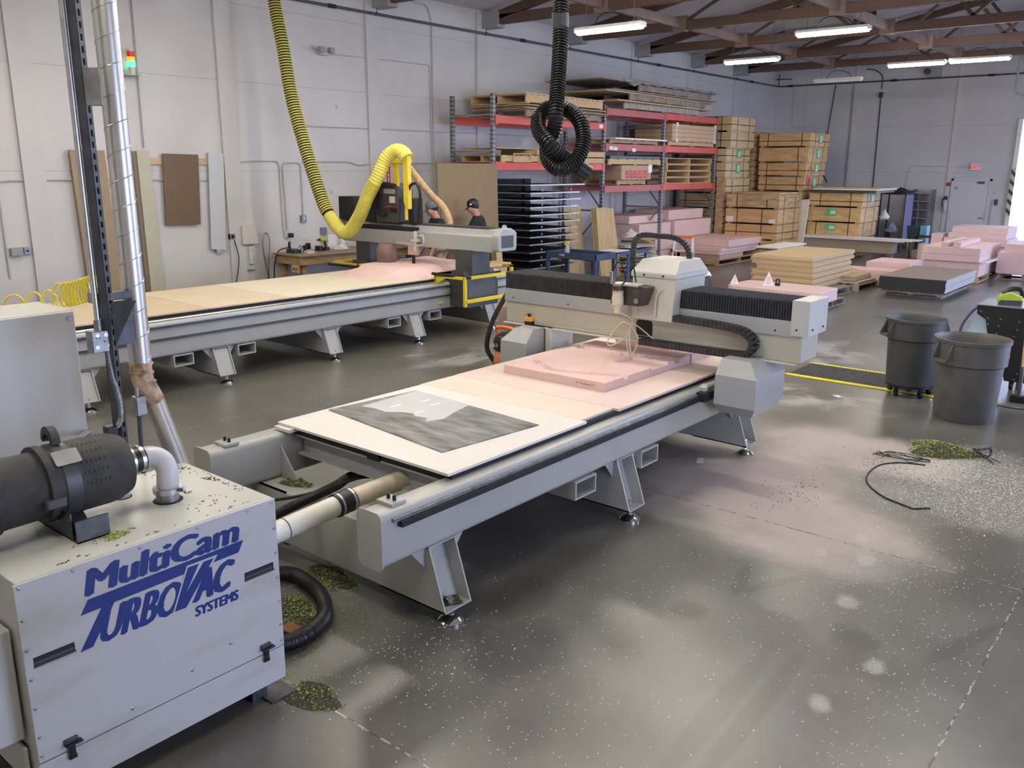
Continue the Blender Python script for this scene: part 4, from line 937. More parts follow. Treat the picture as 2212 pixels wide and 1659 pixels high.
# electrical box on the left side, skids
MB().box(-3.80, -3.22, VY0-.10, VY0, .34, .80).build('side_box', cabp, vac, w=True, bevel=.008)
MB().cyl((-3.30, VY0-.10, .56), (-3.30, VY0-.125, .56), .022, 16).build('side_knob', black, vac, w=True)
MB().box(-3.80, -3.22, VY0-.012, VY0, .14, .30).build('side_hatch', whitep, vac, w=True, bevel=.003)
for y in (1.12, 2.03):
    MB().box(-3.82, -3.20, y-.04, y+.04, 0, VZ0).build('skid', darksteel, vac, w=True)
MB().box(-3.30, -3.12, 2.04, 2.18, .0, .008).build('anchor_plate', darksteel, vac, w=True)
# chips on top of the vacuum cabinet
def chips(name, m, n, fn, label, cat, s=(.003, .007), z0=0.0):
    mb = MB()
    for _ in range(n):
        x, y, z = fn(); a = random.random()*PI; l = random.uniform(*s); c_, s_ = math.cos(a)*l, math.sin(a)*l; t = random.uniform(.0008, .002); k = random.uniform(.2, .4)
        px, py = -s_*k, c_*k; tz = random.uniform(-.3, .3)*l
        v = [(x-c_-px, y-s_-py, z), (x+c_-px, y+s_-py, z+abs(tz)), (x+c_+px, y+s_+py, z+abs(tz)), (x-c_+px, y-s_+py, z)]
        mb.add(v+[(p[0], p[1], p[2]+t) for p in v], [(0,3,2,1),(4,5,6,7),(0,1,5,4),(1,2,6,5),(2,3,7,6),(3,0,4,7)])
    o = mb.build(name, m, None, smooth=False); tag(o, label, cat, kind='stuff'); return o
G = random.gauss
chips('dark_chips', chipk, 170, lambda: random.choice([lambda: (-3.17-abs(G(0,.012)), random.uniform(1.2,2.1), VZ1), lambda: (G(-3.27,.02), G(1.47,.05), VZ1), lambda: (random.uniform(-3.83,-3.3), 2.09+G(0,.012), VZ1), lambda: (G(-3.55,.03), G(2.08,.015), VZ1), lambda: (G(-3.8,.03), random.uniform(1.9,2.1), VZ1), lambda: (G(-3.3,.05), G(1.9,.08), VZ1)])(), 'dark crumbs scattered along the edges of the lettered vacuum cabinet top', 'chips')
chips('green_chips', chipg, 160, lambda: (G(-3.265,.014), G(1.475,.022), VZ1+random.random()*.003), 'small patch of lime crumbs on the vacuum cabinet beside the filter bracket', 'chips')
# ------------------------------------------------------------------ tall cabinet at the left edge
cb = T('electrical_cabinet', 'tall beige control cabinet cut off by the left edge of the photo', 'cabinet', (-4.7, 1.35, 0))
MB().box(-4.90, -4.50, .75, 1.950, .08, 1.735).build('cabinet_body', whitep, cb, w=True, bevel=.008)
MB().box(-4.50, -4.486, .76, 1.944, .10, 1.728).build('cabinet_door', cabp, cb, w=True, bevel=.004)
MB().box(-4.86, -4.54, .79, 1.91, 0, .08).build('plinth', dark, cb, w=True)
MB().cyl((-4.486, 1.918, 1.695), (-4.482, 1.918, 1.695), .013, 16).build('badge', steel, cb, w=True)
# ------------------------------------------------------------------ strut post with conduit, boxes; spiral duct
sx_, sy_ = -4.0, 1.885
post = T('strut_post', 'dark slotted steel strut post behind the vacuum cabinet', 'post', (sx_, sy_, 0), rz=.55)
mb = MB(); t = .003; h = .0215
L_ = 5.9
slots = []
# slotted web built from segments so that the slots are real openings
z = 0.0
while z < L_:
    if z > .3: mb.box(h-t, h, -h, -.008, z, z+.05).box(h-t, h, .008, h, z, z+.05).box(h-t, h, -.008, .008, z, z+.022)
    else: mb.box(h-t, h, -h, h, z, z+.05)
    z += .05
mb.box(-h, h, -h, -h+t, 0, L_).box(-h, h, h-t, h, 0, L_).box(-h, -h+t, -h, -h+.01, 0, L_).box(-h, -h+t, h-.01, h, 0, L_)
mb.build('strut_channel', darksteel, post, smooth=False)
MB().box(-.06, .06, -.06, .06, 0, .008).build('base_plate', darksteel, post)
MB().box(-.01, .10, -.02, -.014, 2.70, 2.86).build('duct_bracket', steeld, post, bevel=.003)
o = T('conduit', 'bright galvanised conduit running up the strut post', 'conduit', (-4.0, 1.845, 1.6))
MB().cyl((-4.01, 1.84, 1.72), (-4.01, 1.84, 5.9), .013, 14).build('pipe_run', steel, o, w=True)
MB().cyl((-4.01, 1.84, 1.70), (-4.01, 1.84, 1.75), .018, 12).build('connector', steeld, o, w=True)
o = T('junction_box', 'galvanised square junction box low on the strut post beside the cabinet', 'electrical box', (-4.0, 1.83, 1.58))
MB().box(-4.05, -3.985, 1.795, 1.895, 1.60, 1.70).build('box', steeld, o, w=True, bevel=.003)
mb = MB()
for y, z in ((1.815,1.67),(1.828,1.67),(1.85,1.65),(1.875,1.66)): mb.cyl((-3.985, y, z), (-3.983, y, z), .0035, 8)
mb.build('screw_holes', blackm, o, w=True)
mb = MB()
for y, z in ((1.815,1.625),(1.82,1.68),(1.86,1.68),(1.875,1.63)): mb.cyl((-3.985, y, z), (-3.9835, y, z), .010, 12)
mb.build('knockouts', steel, o, w=True)
o = MB(); ribbed(o, [(-4.0,1.865,1.60),(-3.985,1.87,1.48),(-3.97,1.885,1.34),(-3.98,1.87,1.24),(-4.1,1.83,1.17),(-4.25,1.80,1.13),(-4.42,1.90,1.10),(-4.50,1.955,1.08)], .0135, .008, .003, 10)
tag(o.build('flexible_conduit', steeld), 'grey ribbed conduit curving from the junction box to the tall cabinet', 'conduit')
o = T('junction_box', 'small galvanised box beside the bend of the spiral duct', 'electrical box', (-4.0, 1.99, 1.25))
MB().box(-4.04, -3.99, 1.975, 2.025, 1.255, 1.35).build('box', steeld, o, w=True, bevel=.003)
MB().cyl((-4.01, 1.99, 1.35), (-4.01, 1.99, 1.40), .009, 8).build('connector', steel, o, w=True)
ribbed(q := MB(), [(-4.01,1.99,1.255),(-4.01,1.985,1.1),(-4.0,1.975,.8),(-4.02,1.97,.3),(-4.04,1.96,.0)], .012, .008, .003, 10); q.build('flexible_tail', darksteel, o, w=True)
o = T('duct_support', 'slotted steel arm with folded plate holding the duct to the post', 'bracket', (-4.0, 1.93, 1.75))
MB().box(-4.02, -3.985, 1.87, 2.00, 1.835, 1.872).build('arm', darksteel, o, w=True, bevel=.003)
mb = MB().prism([(1.90,1.83),(2.0,1.83),(2.0,1.62),(1.90,1.62)], 0, -3.992, -3.985); mb.add([(-3.985,1.90,1.83),(-3.985,2.0,1.83),(-3.94,2.0,1.83),(-3.985,1.90,1.62)], [(0,1,2),(0,2,3),(0,3,1),(1,3,2)]); mb.build('folded_plate', darksteel, o, w=True)
MB().box(-4.0, -3.97, 1.885, 1.895, 1.0, 1.12).box(-4.03, -3.98, 1.835, 1.868, 1.17, 1.23).build('valve_clip', blackm, o, w=True)
o = T('air_valve', 'black air valve with brass fitting low on the strut post', 'valve', (-4.0, 1.83, 1.19))
MB().box(-4.02, -3.97, 1.81, 1.86, 1.18, 1.24).build('valve_body', black, o, w=True, bevel=.004)
MB().cyl((-3.99, 1.81, 1.19), (-3.97, 1.77, 1.14), .010, 10).build('fitting', steel, o, w=True)
MB().cyl((-3.97, 1.77, 1.14), (-3.96, 1.73, 1.10), .012, 10).build('hose_end', black, o, w=True)
# spiral duct
du = T('spiral_duct', 'silver spiral duct rising beside the strut post with a taped brown bend', 'duct', (-4.05, 2.045, 0))
R_ = .053; DX, DY = -4.05, 2.045
MB().cyl((DX, DY, 1.50), (DX, DY, 6.0), R_, 28).build('pipe', mat('spiral_duct_steel', (.66, .65, .63), .34, .85, var=.10, scale=5, stretch=(1,1,.2)), du, w=True)
pts = []
for i in range(int((6.0-1.52)/.125*16)):
    a = 2*PI*i/16; pts.append((DX+(R_+.0006)*math.cos(a), DY+(R_+.0006)*math.sin(a), 1.52+.125*i/16))
MB().tube(pts, .0022, 4).build('spiral_seam', steel, du, w=True)
tape = mat('brown_taped_joint', (.34, .21, .10), .45, .2, var=.45, scale=18, col2=(.50, .38, .26), bump=.5, bscale=30)
mb = MB().tube(spline([(DX,DY,1.53),(DX,DY,1.45),(DX,DY+.008,1.40),(DX,DY+.032,1.345),(DX,DY+.050,1.30)], 6), .052, 24, True, None)
mb.build('taped_joint', tape, du, w=True)
for z, dy in ((1.50,0),(1.455,0),(1.415,.008),(1.37,.02)):
    n_ = Vector((0, .25 if z < 1.45 else .1, 1)).normalized()
    MB().cyl(Vector((DX,DY+dy,z)), Vector((DX,DY+dy,z))+n_*.009, .058, 20).build('joint_bead', tape, du, w=True)
MB().cyl((DX, DY+.042, 1.33), (DX, DY+.40, .05), .050, 28).build('lower_pipe', mat('dusty_duct_steel', (.52, .49, .44), .38, .8, var=.12, scale=6), du, w=True)
MB().cyl((DX+.043, DY+.055, 1.31), (DX+.043, DY+.405, .05), .004, 6).build('lock_seam', steel, du, w=True)
# coiled yellow air hose
co = T('coiled_air_hose', 'yellow coiled air hose draped behind the tall cabinet', 'air hose', (-4.5, 2.0, 1.8))
pts = []
def axis(u):                      # from the fitting down to the bunch and then stretched along the cabinet top
    A = [(-4.30,2.02,1.875),(-4.40,2.02,1.85),(-4.50,2.02,1.825),(-4.60,2.0,1.80),(-4.70,1.97,1.785),(-4.95,1.80,1.745),(-4.98,1.2,1.740),(-4.98,.6,1.740)]
    q = axis.q; x = u*(len(q)-1); i = min(int(x), len(q)-2); return q[i].lerp(q[i+1], x-i)
axis.q = spline([(-4.30,2.02,1.875),(-4.40,2.02,1.85),(-4.50,2.02,1.825),(-4.60,2.0,1.80),(-4.70,1.97,1.785),(-4.95,1.80,1.745),(-4.98,1.2,1.740),(-4.98,.6,1.740)], 20)
N_ = 700; ph = 0
for i in range(N_):
    u = i/(N_-1); p = axis(u)
    ph += (2*PI*15/(N_*.6) if u < .6 else 2*PI*9/(N_*.4)); r_ = .060 if u < .6 else .032
    pts.append((p.x+.008*math.cos(ph), p.y+(.02 if u < .6 else .012)*math.cos(ph), p.z+r_*math.sin(ph)))
MB().tube(pts, .0055, 6).build('coil', yelpl, co, w=True)
MB().tube(spline([(-4.4,2.03,1.92),(-4.3,1.98,1.945),(-4.1,1.90,1.88)]), .006, 6).build('tail', yelpl, co, w=True)
MB().tube(spline([(-4.02,1.89,1.83),(-4.0,1.90,1.77),(-4.1,1.92,1.745),(-4.25,1.95,1.77),(-4.3,1.98,1.83),(-4.22,1.95,1.83),(-4.2,1.93,1.77)]), .006, 6).build('tail', yelpl, co, w=True)
MB().box(-4.10, -4.03, 1.845, 1.895, 1.82, 1.87).cyl((-4.10,1.87,1.86),(-4.16,1.89,1.90),.012,8).build('fitting', steeld, co, w=True, bevel=.004)
MB().box(-4.05, -4.0, 1.845, 1.895, 1.755, 1.83).build('regulator', black, co, w=True, bevel=.008)
# ------------------------------------------------------------------ black hose on the floor with green chips
o = MB(); ribbed(o, [(-4.35,2.60,.05),(-4.11,2.84,.05),(-3.96,2.86,.05),(-3.74,2.81,.05),(-3.54,2.69,.05),(-3.45,2.53,.05),(-3.44,2.38,.05),(-3.52,2.20,.055),(-3.62,2.05,.07)], .045, .014, .003, 14)
tag(o.build('vacuum_hose', black), 'black corrugated hose looping on the floor round a heap of green chips', 'hose')
def heap(name, cx, cy, rx, ry, h_, n, m, label, cat='chips', lift=0):
    mb = MB(); nr, ns = 6, 20; mb.v.append((cx, cy, h_+lift)); 
    for i in range(1, nr+1):
        for j in range(ns):
            a = 2*PI*j/ns; q = i/nr; k = 1+.18*math.sin(3*a+1)+.1*math.sin(5*a)
            mb.v.append((cx+rx*q*k*math.cos(a), cy+ry*q*k*math.sin(a), max(0, h_*(1-q*q))*(1+.15*math.sin(7*a+i))+lift+.001))
    for j in range(ns): mb.f.append((0, 1+j, 1+(j+1) % ns))
    for i in range(nr-1):
        for j in range(ns):
            a_ = 1+i*ns; b_ = a_+ns; k = (j+1) % ns; mb.f.append((a_+j, b_+j, b_+k, a_+k))
    for _ in range(n):
        a = random.random()*2*PI; q = math.sqrt(random.random())*1.15; k = 1+.18*math.sin(3*a+1)
        x = cx+rx*q*k*math.cos(a); y = cy+ry*q*k*math.sin(a); z = max(0, h_*(1-q*q))+lift+.002+random.random()*.004
        l = random.uniform(.003, .009); b_ = random.random()*PI; c_, s_ = math.cos(b_)*l, math.sin(b_)*l
        mb.add([(x-c_, y-s_, z), (x+s_*.5, y-c_*.5, z+.003), (x+c_, y+s_, z+random.random()*.006), (x-s_*.5, y+c_*.5, z+.002)], [(0,1,2,3)])
    o = mb.build(name, m, None, smooth=False); tag(o, label, cat, kind='stuff'); o.data.materials.append(chipk)
    nb = 20*(nr)
    for i, p in enumerate(o.data.polygons): p.material_index = 1 if (i < nb or random.random() < .32) else 0
    return o
heap('green_chips', -3.75, 2.56, .22, .20, .03, 1500, chipg, 'heap of lime green chips on the floor inside the loop of the black hose')
heap('green_chips', -3.95, 3.02, .20, .14, .012, 700, chipg, 'lime green chips spread on the floor at the near end of the near router')
heap('green_chips', -4.42, 3.18, .12, .07, .012, 260, chipg, 'lime green chips on the left crossmember of the near router', lift=.46)
heap('green_chips', -3.03, 3.15, .06, .075, .010, 120, mat('mixed_chips', (.22, .26, .08), .8, var=.5, scale=60), 'crumbs inside the nearest foot of the near router', lift=.112)
heap('green_chips', -3.02, 2.20, .14, .10, .006, 260, chipg, 'green crumbs on the floor under the right corner of the lettered cabinet')
tag(MB().box(-3.62, -3.50, 2.44, 2.52, .033, .043).build('wood_scrap', mat('red_brown_scrap', (.25,.09,.03), .6)), 'small reddish brown scrap on the green chips by the black hose', 'scrap')
def drift(name, m, n, label, blobs, s=(.003,.006)):
    def fn():
        cx, cy, rx, ry = random.choice(blobs); return (G(cx, rx), G(cy, ry), .0005)
    return chips(name, m, n, fn, label, 'chips', s)
drift('floor_crumbs', chipg, 420, 'green crumbs trailing round the hose on the floor', [(-3.35,2.4,.08,.2),(-3.4,2.75,.10,.12),(-3.3,2.2,.05,.05),(-3.7,2.9,.15,.10)])
drift('floor_crumbs', chipw, 1500, 'tiny white chips sprinkled over the open floor', [(-1.6,4.6,.6,.9),(-2.4,3.8,.4,.7),(-1.3,5.8,.3,.5),(-2.9,2.8,.25,.25),(-.9,3.6,.15,.8),(-1.2,5.0,.4,.5),(-2.2,2.6,.4,.4)], (.0025,.005))
# heap with strands beside the pink dust
heap('green_chips', -1.70, 8.12, .27, .24, .07, 2600, mat('mixed_green_chips', (.22, .28, .05), .8, var=.5, scale=50, col2=(.55, .62, .16)), 'heap of mixed green chips on the open floor between router and grey bins')
drift('floor_crumbs', chipw, 2600, 'fan of white chips spread in front of the green heap', [(-1.3,7.5,.28,.3),(-1.1,7.0,.35,.3),(-1.4,8.0,.3,.3),(-1.5,6.9,.3,.3),(-1.0,7.6,.25,.4)], (.003,.008))
drift('floor_crumbs', chipk, 420, 'dark crumbs spread round the green heap', [(-1.5,7.6,.3,.3),(-1.9,7.5,.2,.2),(-1.3,7.3,.3,.3),(-2.3,6.3,.12,.25)], (.003,.008))
for pl, lab in (([(-2.14,7.75,.01),(-2.05,7.62,.03),(-1.90,7.66,.02),(-1.78,7.58,.03),(-1.70,7.72,.01),(-1.86,7.74,.03),(-2.02,7.70,.02),(-2.10,7.60,.01)], 'tangle of thin black strands left of the green heap'), ([(-1.50,8.35,.01),(-1.42,8.28,.04),(-1.36,8.40,.03),(-1.30,8.20,.02),(-1.38,8.12,.03),(-1.45,8.25,.05),(-1.25,8.05,.01)], 'tangle of thin black strands right of the green heap')):
    mb = MB()
    for k in range(3): mb.tube(spline([(p[0]+G(0,.025), p[1]+G(0,.025), max(.005, p[2]+G(0,.006))) for p in pl]), .0035, 5)
    tag(mb.build('strand_tangle', blackm), lab, 'strands')
st = spline([(-1.70,7.62,.004),(-1.86,7.56,.004),(-1.96,7.46,.004),(-2.01,7.30,.004),(-1.995,7.03,.004),(-1.915,6.82,.004),(-1.74,6.63,.004),(-1.50,6.52,.004)])
tag(MB().tube(st, .007, 6).tube([(-1.50,6.52,.006),(-1.405,6.61,.006)], .007, 6).build('rubber_strip', blackm), 'long black curved strip lying on the floor in front of the green heap', 'strip')
tag(MB().prism([(-3.28,6.55),(-3.23,6.42),(-3.18,6.44),(-3.23,6.57)], 2, 0, .003).build('paper_scrap', paper), 'small white paper scrap on the floor beside the far leg of the near router', 'paper')
tag(MB().prism([(-3.15,9.45),(-3.07,9.40),(-3.04,9.45),(-3.10,9.50)], 2, 0, .003).build('paper_scrap', paper), 'small white paper scrap on the floor in front of the striped mat', 'paper')
# ------------------------------------------------------------------ hoses hanging from the roof
yel = [(-12.938,9.45,5.128),(-12.77,9.45,4.383),(-12.606,9.45,3.571),(-12.323,9.45,2.785),(-11.988,9.45,2.021),(-11.80,9.45,1.70),(-11.50,9.45,1.42),(-11.28,9.45,1.40),(-11.009,9.45,1.637),(-10.765,9.45,1.997),(-10.52,9.45,2.294),(-10.326,9.45,2.562),(-10.102,9.45,2.679),(-9.93,9.45,2.65),(-9.842,9.45,2.56)]
pts = []
for i, p in enumerate(yel):
    k = .95 if i < 9 else .95+.035*min(1, (i-8)/4); pts.append((p[0]*k, p[1]*k, 2.45+(p[2]-2.45)*k))
pts = [(pts[0][0]-.02, pts[0][1], 5.70)] + pts
yh = T('dust_hose', 'thick yellow ribbed hose swooping from the roof to the far router', 'hose', (-10.7, 9.0, 1.4))
q = spline(pts, 14); L0 = 0
def ribs(q, a, b, pitch):
    """split of the path between arc fractions a..b"""
    tot = sum((q[i+1]-q[i]).length for i in range(len(q)-1)); acc = 0; out = []
    for i in range(len(q)-1):
        if a*tot <= acc <= b*tot: out.append(q[i])
        acc += (q[i+1]-q[i]).length
    return out
low = ribs(q, 0, .64, 1); top_ = ribs(q, .635, .72, 1); mid_ = ribs(q, .71, .87, 1); end_ = ribs(q, .862, 1.0, 1)+[q[-1]]
MB().tube(low, .096, 18).build('inner_tube', blackm, yh, w=True)
r1 = resample(low, .042); mb = MB()
for i in range(len(r1)-1):
    t_ = (r1[i+1]-r1[i]).normalized(); mb.tube([r1[i]-t_*.010, r1[i]-t_*.006, r1[i]+t_*.006, r1[i]+t_*.010], .1, 18, False, [.098, .108, .108, .098])
mb.build('yellow_coil', yelhose, yh, w=True)
MB().tube(mid_, .096, 18).build('inner_tube', blackm, yh, w=True)
r1 = resample(mid_, .022); mb = MB()
for i in range(len(r1)-1):
    t_ = (r1[i+1]-r1[i]).normalized(); mb.tube([r1[i]-t_*.0085, r1[i]-t_*.005, r1[i]+t_*.005, r1[i]+t_*.0085], .1, 18, False, [.098, .106, .106, .098])
mb.build('yellow_coil', yelhose, yh, w=True)
rr_ = resample(end_, .011); MB().tube(rr_, .1, 18, True, [.106 if i % 4 in (1,2) else .0985 for i in range(len(rr_))]).build('yellow_sleeve', yelhose, yh, w=True)
rr_ = resample(top_, .011); mb = MB().tube(rr_, .1, 18, True, [.106 if i % 4 in (1,2) else .0985 for i in range(len(rr_))]); mb.build('yellow_sleeve', yelhose, yh, w=True)
blk = [(-4.493,6.077,3.764),(-4.434,5.984,3.327),(-4.382,5.891,3.033),(-4.345,5.828,2.868),(-4.373,5.839,2.726),(-4.431,5.832,2.607),(-4.364,5.771,2.497),(-4.248,5.779,2.432),(-4.177,5.889,2.509),(-4.176,5.977,2.655),(-4.242,6.014,2.813),(-4.373,6.018,2.907),(-4.485,5.945,2.926),(-4.511,5.831,2.849),(-4.452,5.75,2.736),(-4.327,5.724,2.626),(-4.277,5.828,2.534),(-4.259,5.96,2.484),(-4.224,6.003,2.447)]
bh = T('knotted_hose', 'black corrugated hose hanging from the roof tied in a knot', 'hose', (-4.3, 5.9, 2.4))
top_ = [(-4.60,6.25,5.9),(-4.55,6.17,4.8),(-4.52,6.12,4.2)]
qq = spline(top_+blk, 12)
rs_ = resample(qq, .0058); rad = [(.064 if i % 4 in (1,2) else .050) for i in range(len(rs_))]
MB().tube(rs_, .06, 16, True, rad).build('hose', black, bh, w=True)
e0 = Vector(blk[-2]); e1 = Vector(blk[-1]); d_ = (e1-e0).normalized()
MB().cyl(e1-d_*.01, e1+d_*.09, .066, 18).build('end_cuff', black, bh, w=True)
MB().cyl((-4.475,6.04,3.55), (-4.465,6.025,3.66), .069, 18).build('repair_sleeve', dark, bh, w=True)

# ------------------------------------------------------------------ things on the left wall
def wallbox(name, label, cat, y0, y1, z0, z1, d, m, extra=None, x=XW):
    o = T(name, label, cat, (x, (y0+y1)/2, z0)); MB().box(x, x+d, y0, y1, z0, z1).build('body', m, o, w=True, bevel=.003); return o
o = T('hanging_board', 'tall tan board leaning on the wall behind the strut post', 'board', (-13.03, 6.2, 0))
MB().prism([(5.84,2.655),(6.35,2.655),(6.42,.12),(5.92,.12)], 0, -13.04, -13.0).build('panel', mat('tan_wall_board', (.36,.27,.17), .6, var=.05), o, w=True, bevel=.003)
o = T('hanging_board', 'tall pale olive board on the wall right of the silver duct', 'board', (-13.03, 6.9, 0))
MB().prism([(6.84,2.66),(7.04,2.66),(7.10,.3),(6.86,.3)], 0, -13.04, -13.0).build('panel', mat('olive_wall_board', (.52,.50,.39), .6, var=.04), o, w=True, bevel=.003)
MB().prism([(6.78,2.65),(6.84,2.65),(6.86,.3),(6.80,.3)], 0, -13.06, -13.02).build('rear_strip', mat('tan_wall_board'.replace('tan','umber'), (.22,.17,.12), .6), o, w=True)
o = T('hanging_board', 'brown perforated-edge hardboard hung on the wall, shorter than its neighbours', 'board', (-13.03, 7.56, 1.5))
MB().prism([(7.27,2.625),(7.885,2.615),(7.83,1.515),(7.225,1.525)], 0, -13.05, -13.03).build('panel', mat('brown_wall_board', (.17,.105,.055), .55, var=.08, scale=12), o, w=True, bevel=.003)
o = T('hanging_board', 'narrow white-blue board hung on the wall right of the brown one', 'board', (-13.03, 8.16, 1.05))
MB().prism([(8.065,2.655),(8.345,2.64),(8.26,1.07),(7.985,1.10)], 0, -13.05, -13.03).build('panel', mat('pale_wall_board', (.58,.60,.63), .5, var=.03), o, w=True, bevel=.003)
MB().box(-13.05, -13.02, 8.08, 8.18, 1.03, 1.09).build('lower_catch', greyp, o, w=True)
mb = MB()
for y, z, xx in ((6.1,2.55,-13.0),(6.92,2.56,-13.0),(7.6,2.53,-13.03),(8.2,2.52,-13.03)): mb.cyl((xx, y, z), (xx+.006, y, z), .012, 8)
tag(MB().box(XW, -13.062, 6.5, 8.3, 2.46, 2.56).build('wall_cleat', mat('pine_cleat', (.58,.42,.26), .6)), 'pine batten on the wall that the boards hang from', 'batten')
def wconduit(label, pts, r=.011, m=conduit, x=-13.075):
    t = T('wall_conduit', label, 'conduit', (x, pts[0][0], pts[-1][1]))
    P = [(x, a, b) for a, b in pts]; q = []
    for i, p in enumerate(P):          # round the corners
        if 0 < i < len(P)-1:
            a, b, c = Vector(P[i-1]), Vector(p), Vector(P[i+1]); r_ = min(.11, (a-b).length*.45, (c-b).length*.45)
            u = b+(a-b).normalized()*r_; v = b+(c-b).normalized()*r_
            for k in range(6): s_ = k/5; q.append(u*(1-s_)**2+b*2*s_*(1-s_)+v*s_*s_)
        else: q.append(Vector(p))
    MB().tube(q, r, 8).build('pipe_run', m, t, w=True)
    return t
wconduit('white conduit bending down at the far left of the wall above the tall cabinet', [(4.86,.9),(4.86,2.23),(5.5,2.24),(6.6,2.235),(8.15,2.21)])
wconduit('thin dark conduit dropping behind the stack light', [(7.03,5.6),(7.0,2.70)], .009, steeld)
wconduit('white conduit rising behind the white control box and arching right', [(8.48,1.2),(8.50,2.50),(9.05,2.53),(9.46,2.53),(9.47,1.33)])
wconduit('white conduit arching down to the dark switch box above the workbench', [(9.55,1.33),(9.53,2.50),(9.92,2.51),(9.92,1.58)])
wconduit('white conduit running level above the workbench to the right', [(9.95,2.52),(11.05,2.53),(11.25,2.46),(11.6,2.50),(13.33,2.52)])
wconduit('white conduit running level at half height behind the yellow hose', [(10.1,3.14),(11.9,3.15),(13.9,3.15),(16.9,3.15)])
wconduit('white conduit from the emergency light to the far vertical pipe', [(10.6,4.41),(11.9,4.43),(13.25,4.44),(13.27,2.0)], .010)
wconduit('tall vertical conduit on the wall left of the pallet rack', [(12.76,5.58),(13.20,5.56),(13.31,5.3),(13.33,.3)], .012)
wconduit('vertical conduit just right of the pair left of the rack', [(13.38,2.55),(13.39,.3)], .012)
o = wallbox('junction_box', 'grey flat junction box on the wall at the far left', 'electrical box', 4.905, 5.06, 1.21, 1.32, .07, greyp2)
MB().box(XW, XW+.05, 5.08, 5.17, 1.22, 1.32).cyl((XW+.05, 5.125, 1.27), (XW+.06, 5.125, 1.27), .028, 14).build('outlet', steeld, o, w=True, bevel=.003)
MB().cyl((XW+.0605, 5.125, 1.27), (XW+.0625, 5.125, 1.27), .016, 12).build('outlet_face', blackm, o, w=True)
o = wallbox('outlet_box', 'round grey outlet on the wall left of the white control box', 'electrical box', 8.36, 8.46, 1.23, 1.33, .06, steeld)
MB().cyl((XW+.06, 8.41, 1.28), (XW+.065, 8.41, 1.28), .03, 14).build('outlet_face', blackm, o, w=True)
o = wallbox('control_box', 'off-white control box on the wall right of the hanging boards', 'electrical box', 8.575, 8.88, 1.14, 1.455, .10, beige)
MB().box(XW, XW+.06, 8.66, 8.82, .70, 1.10).build('backing_plate', whitep, o, w=True)
MB().box(XW+.06, XW+.09, 8.69, 8.77, .79, 1.10).build('pendant', beige, o, w=True, bevel=.006)
MB().cyl((XW+.09, 8.73, 1.03), (XW+.093, 8.73, 1.03), .008, 8).build('pendant_button', blackm, o, w=True)
o = wallbox('switch_box', 'dark grey switch box on the wall above the workbench', 'electrical box', 9.86, 9.96, 1.45, 1.58, .06, steeld)
MB().box(XW+.06, XW+.066, 9.895, 9.925, 1.50, 1.54).build('switch_plate', paper, o, w=True)
o = wallbox('outlet_box', 'outlet with a black plug on the wall above the sander', 'electrical box', 9.48, 9.58, 1.20, 1.33, .05, whitep)
MB().box(XW+.05, XW+.12, 9.54, 9.62, 1.20, 1.28).build('plug', black, o, w=True, bevel=.01)
o = wallbox('switch_box', 'dark grey switch box behind the yellow hose', 'electrical box', 10.30, 10.42, 1.22, 1.34, .05, steeld)
tag(MB().tube(spline([(-13.05,9.04,.2),(-13.04,9.06,.55),(-13.04,9.00,.95),(-13.03,8.99,1.2),(-13.03,9.06,1.31),(-13.03,9.13,1.2),(-13.03,9.10,.9),(-13.04,9.08,.5),(-13.05,9.12,.2)]), .010, 6).build('hung_cord', steeld), 'grey cord hung in a long loop on the wall left of the workbench', 'cord')
tag(MB().tube(spline([(-13.03,8.43,1.22),(-13.0,8.47,.9),(-13.02,8.40,.5)]), .008, 6).build('wall_cable', black), 'black cord hanging from the wall left of the white control box', 'cord')
# stack light
o = T('stack_light', 'red, amber and lit green stack light on a small shelf high on the wall', 'signal light', (-13.0, 6.87, 3.74))
MB().box(XW, -12.92, 6.76, 6.98, 3.735, 3.748).build('shelf', greyp, o, w=True, bevel=.002)
sl = (-12.98, 6.88)
for nm, m, z0, z1, r_ in (('base', beige, 3.748, 3.86, .050), ('green_lens', mat('green_lens', (.05,.7,.4), .3, emit=(.04,1,.45), es=3.2), 3.86, 3.935, .056), ('amber_lens', mat('amber_lens', (.8,.35,.02), .3, emit=(1,.42,.02), es=1.0), 3.936, 4.00, .053), ('red_lens', mat('red_lens', (.35,.02,.01), .3, emit=(.6,.02,.01), es=.35), 4.001, 4.075, .053), ('cap', whitep, 4.076, 4.11, .052)):
    MB().cyl((*sl, z0), (*sl, z1), r_, 20).build(nm, m, o, w=True)
# emergency light
o = T('emergency_light', 'dusty two-lamp emergency light high on the wall right of the yellow hose', 'emergency light', (-13.0, 10.45, 4.40))
MB().box(XW, -12.98, 10.42, 10.62, 4.37, 4.47).build('battery_box', whitep, o, w=True, bevel=.006)
for y in (10.40, 10.62):
    MB().box(-12.99, -12.90, y-.05, y+.05, 4.40, 4.50).build('lamp_head', greyp2, o, w=True, bevel=.012)
# fire extinguisher arrow sign
o = T('arrow_sign', 'red vertical wall sign with white lettering and a down arrow behind the yellow bracket', 'sign', (XW, 12.05, 2.1))
MB().box(XW, XW+.004, 12.0, 12.10, 2.05, 2.50).build('sign_plate', redsign, o, w=True)
for k, ch in enumerate('FIRE'): text(ch, paper, o, (XW+.0045, 12.05, 2.45-k*.085), FX, .085, w=True, bold=.003)
MB().prism([(12.04,2.14),(12.06,2.14),(12.06,2.105),(12.085,2.105),(12.05,2.065),(12.015,2.105),(12.04,2.105)], 0, XW+.004, XW+.006).build('arrow', paper, o, w=True)
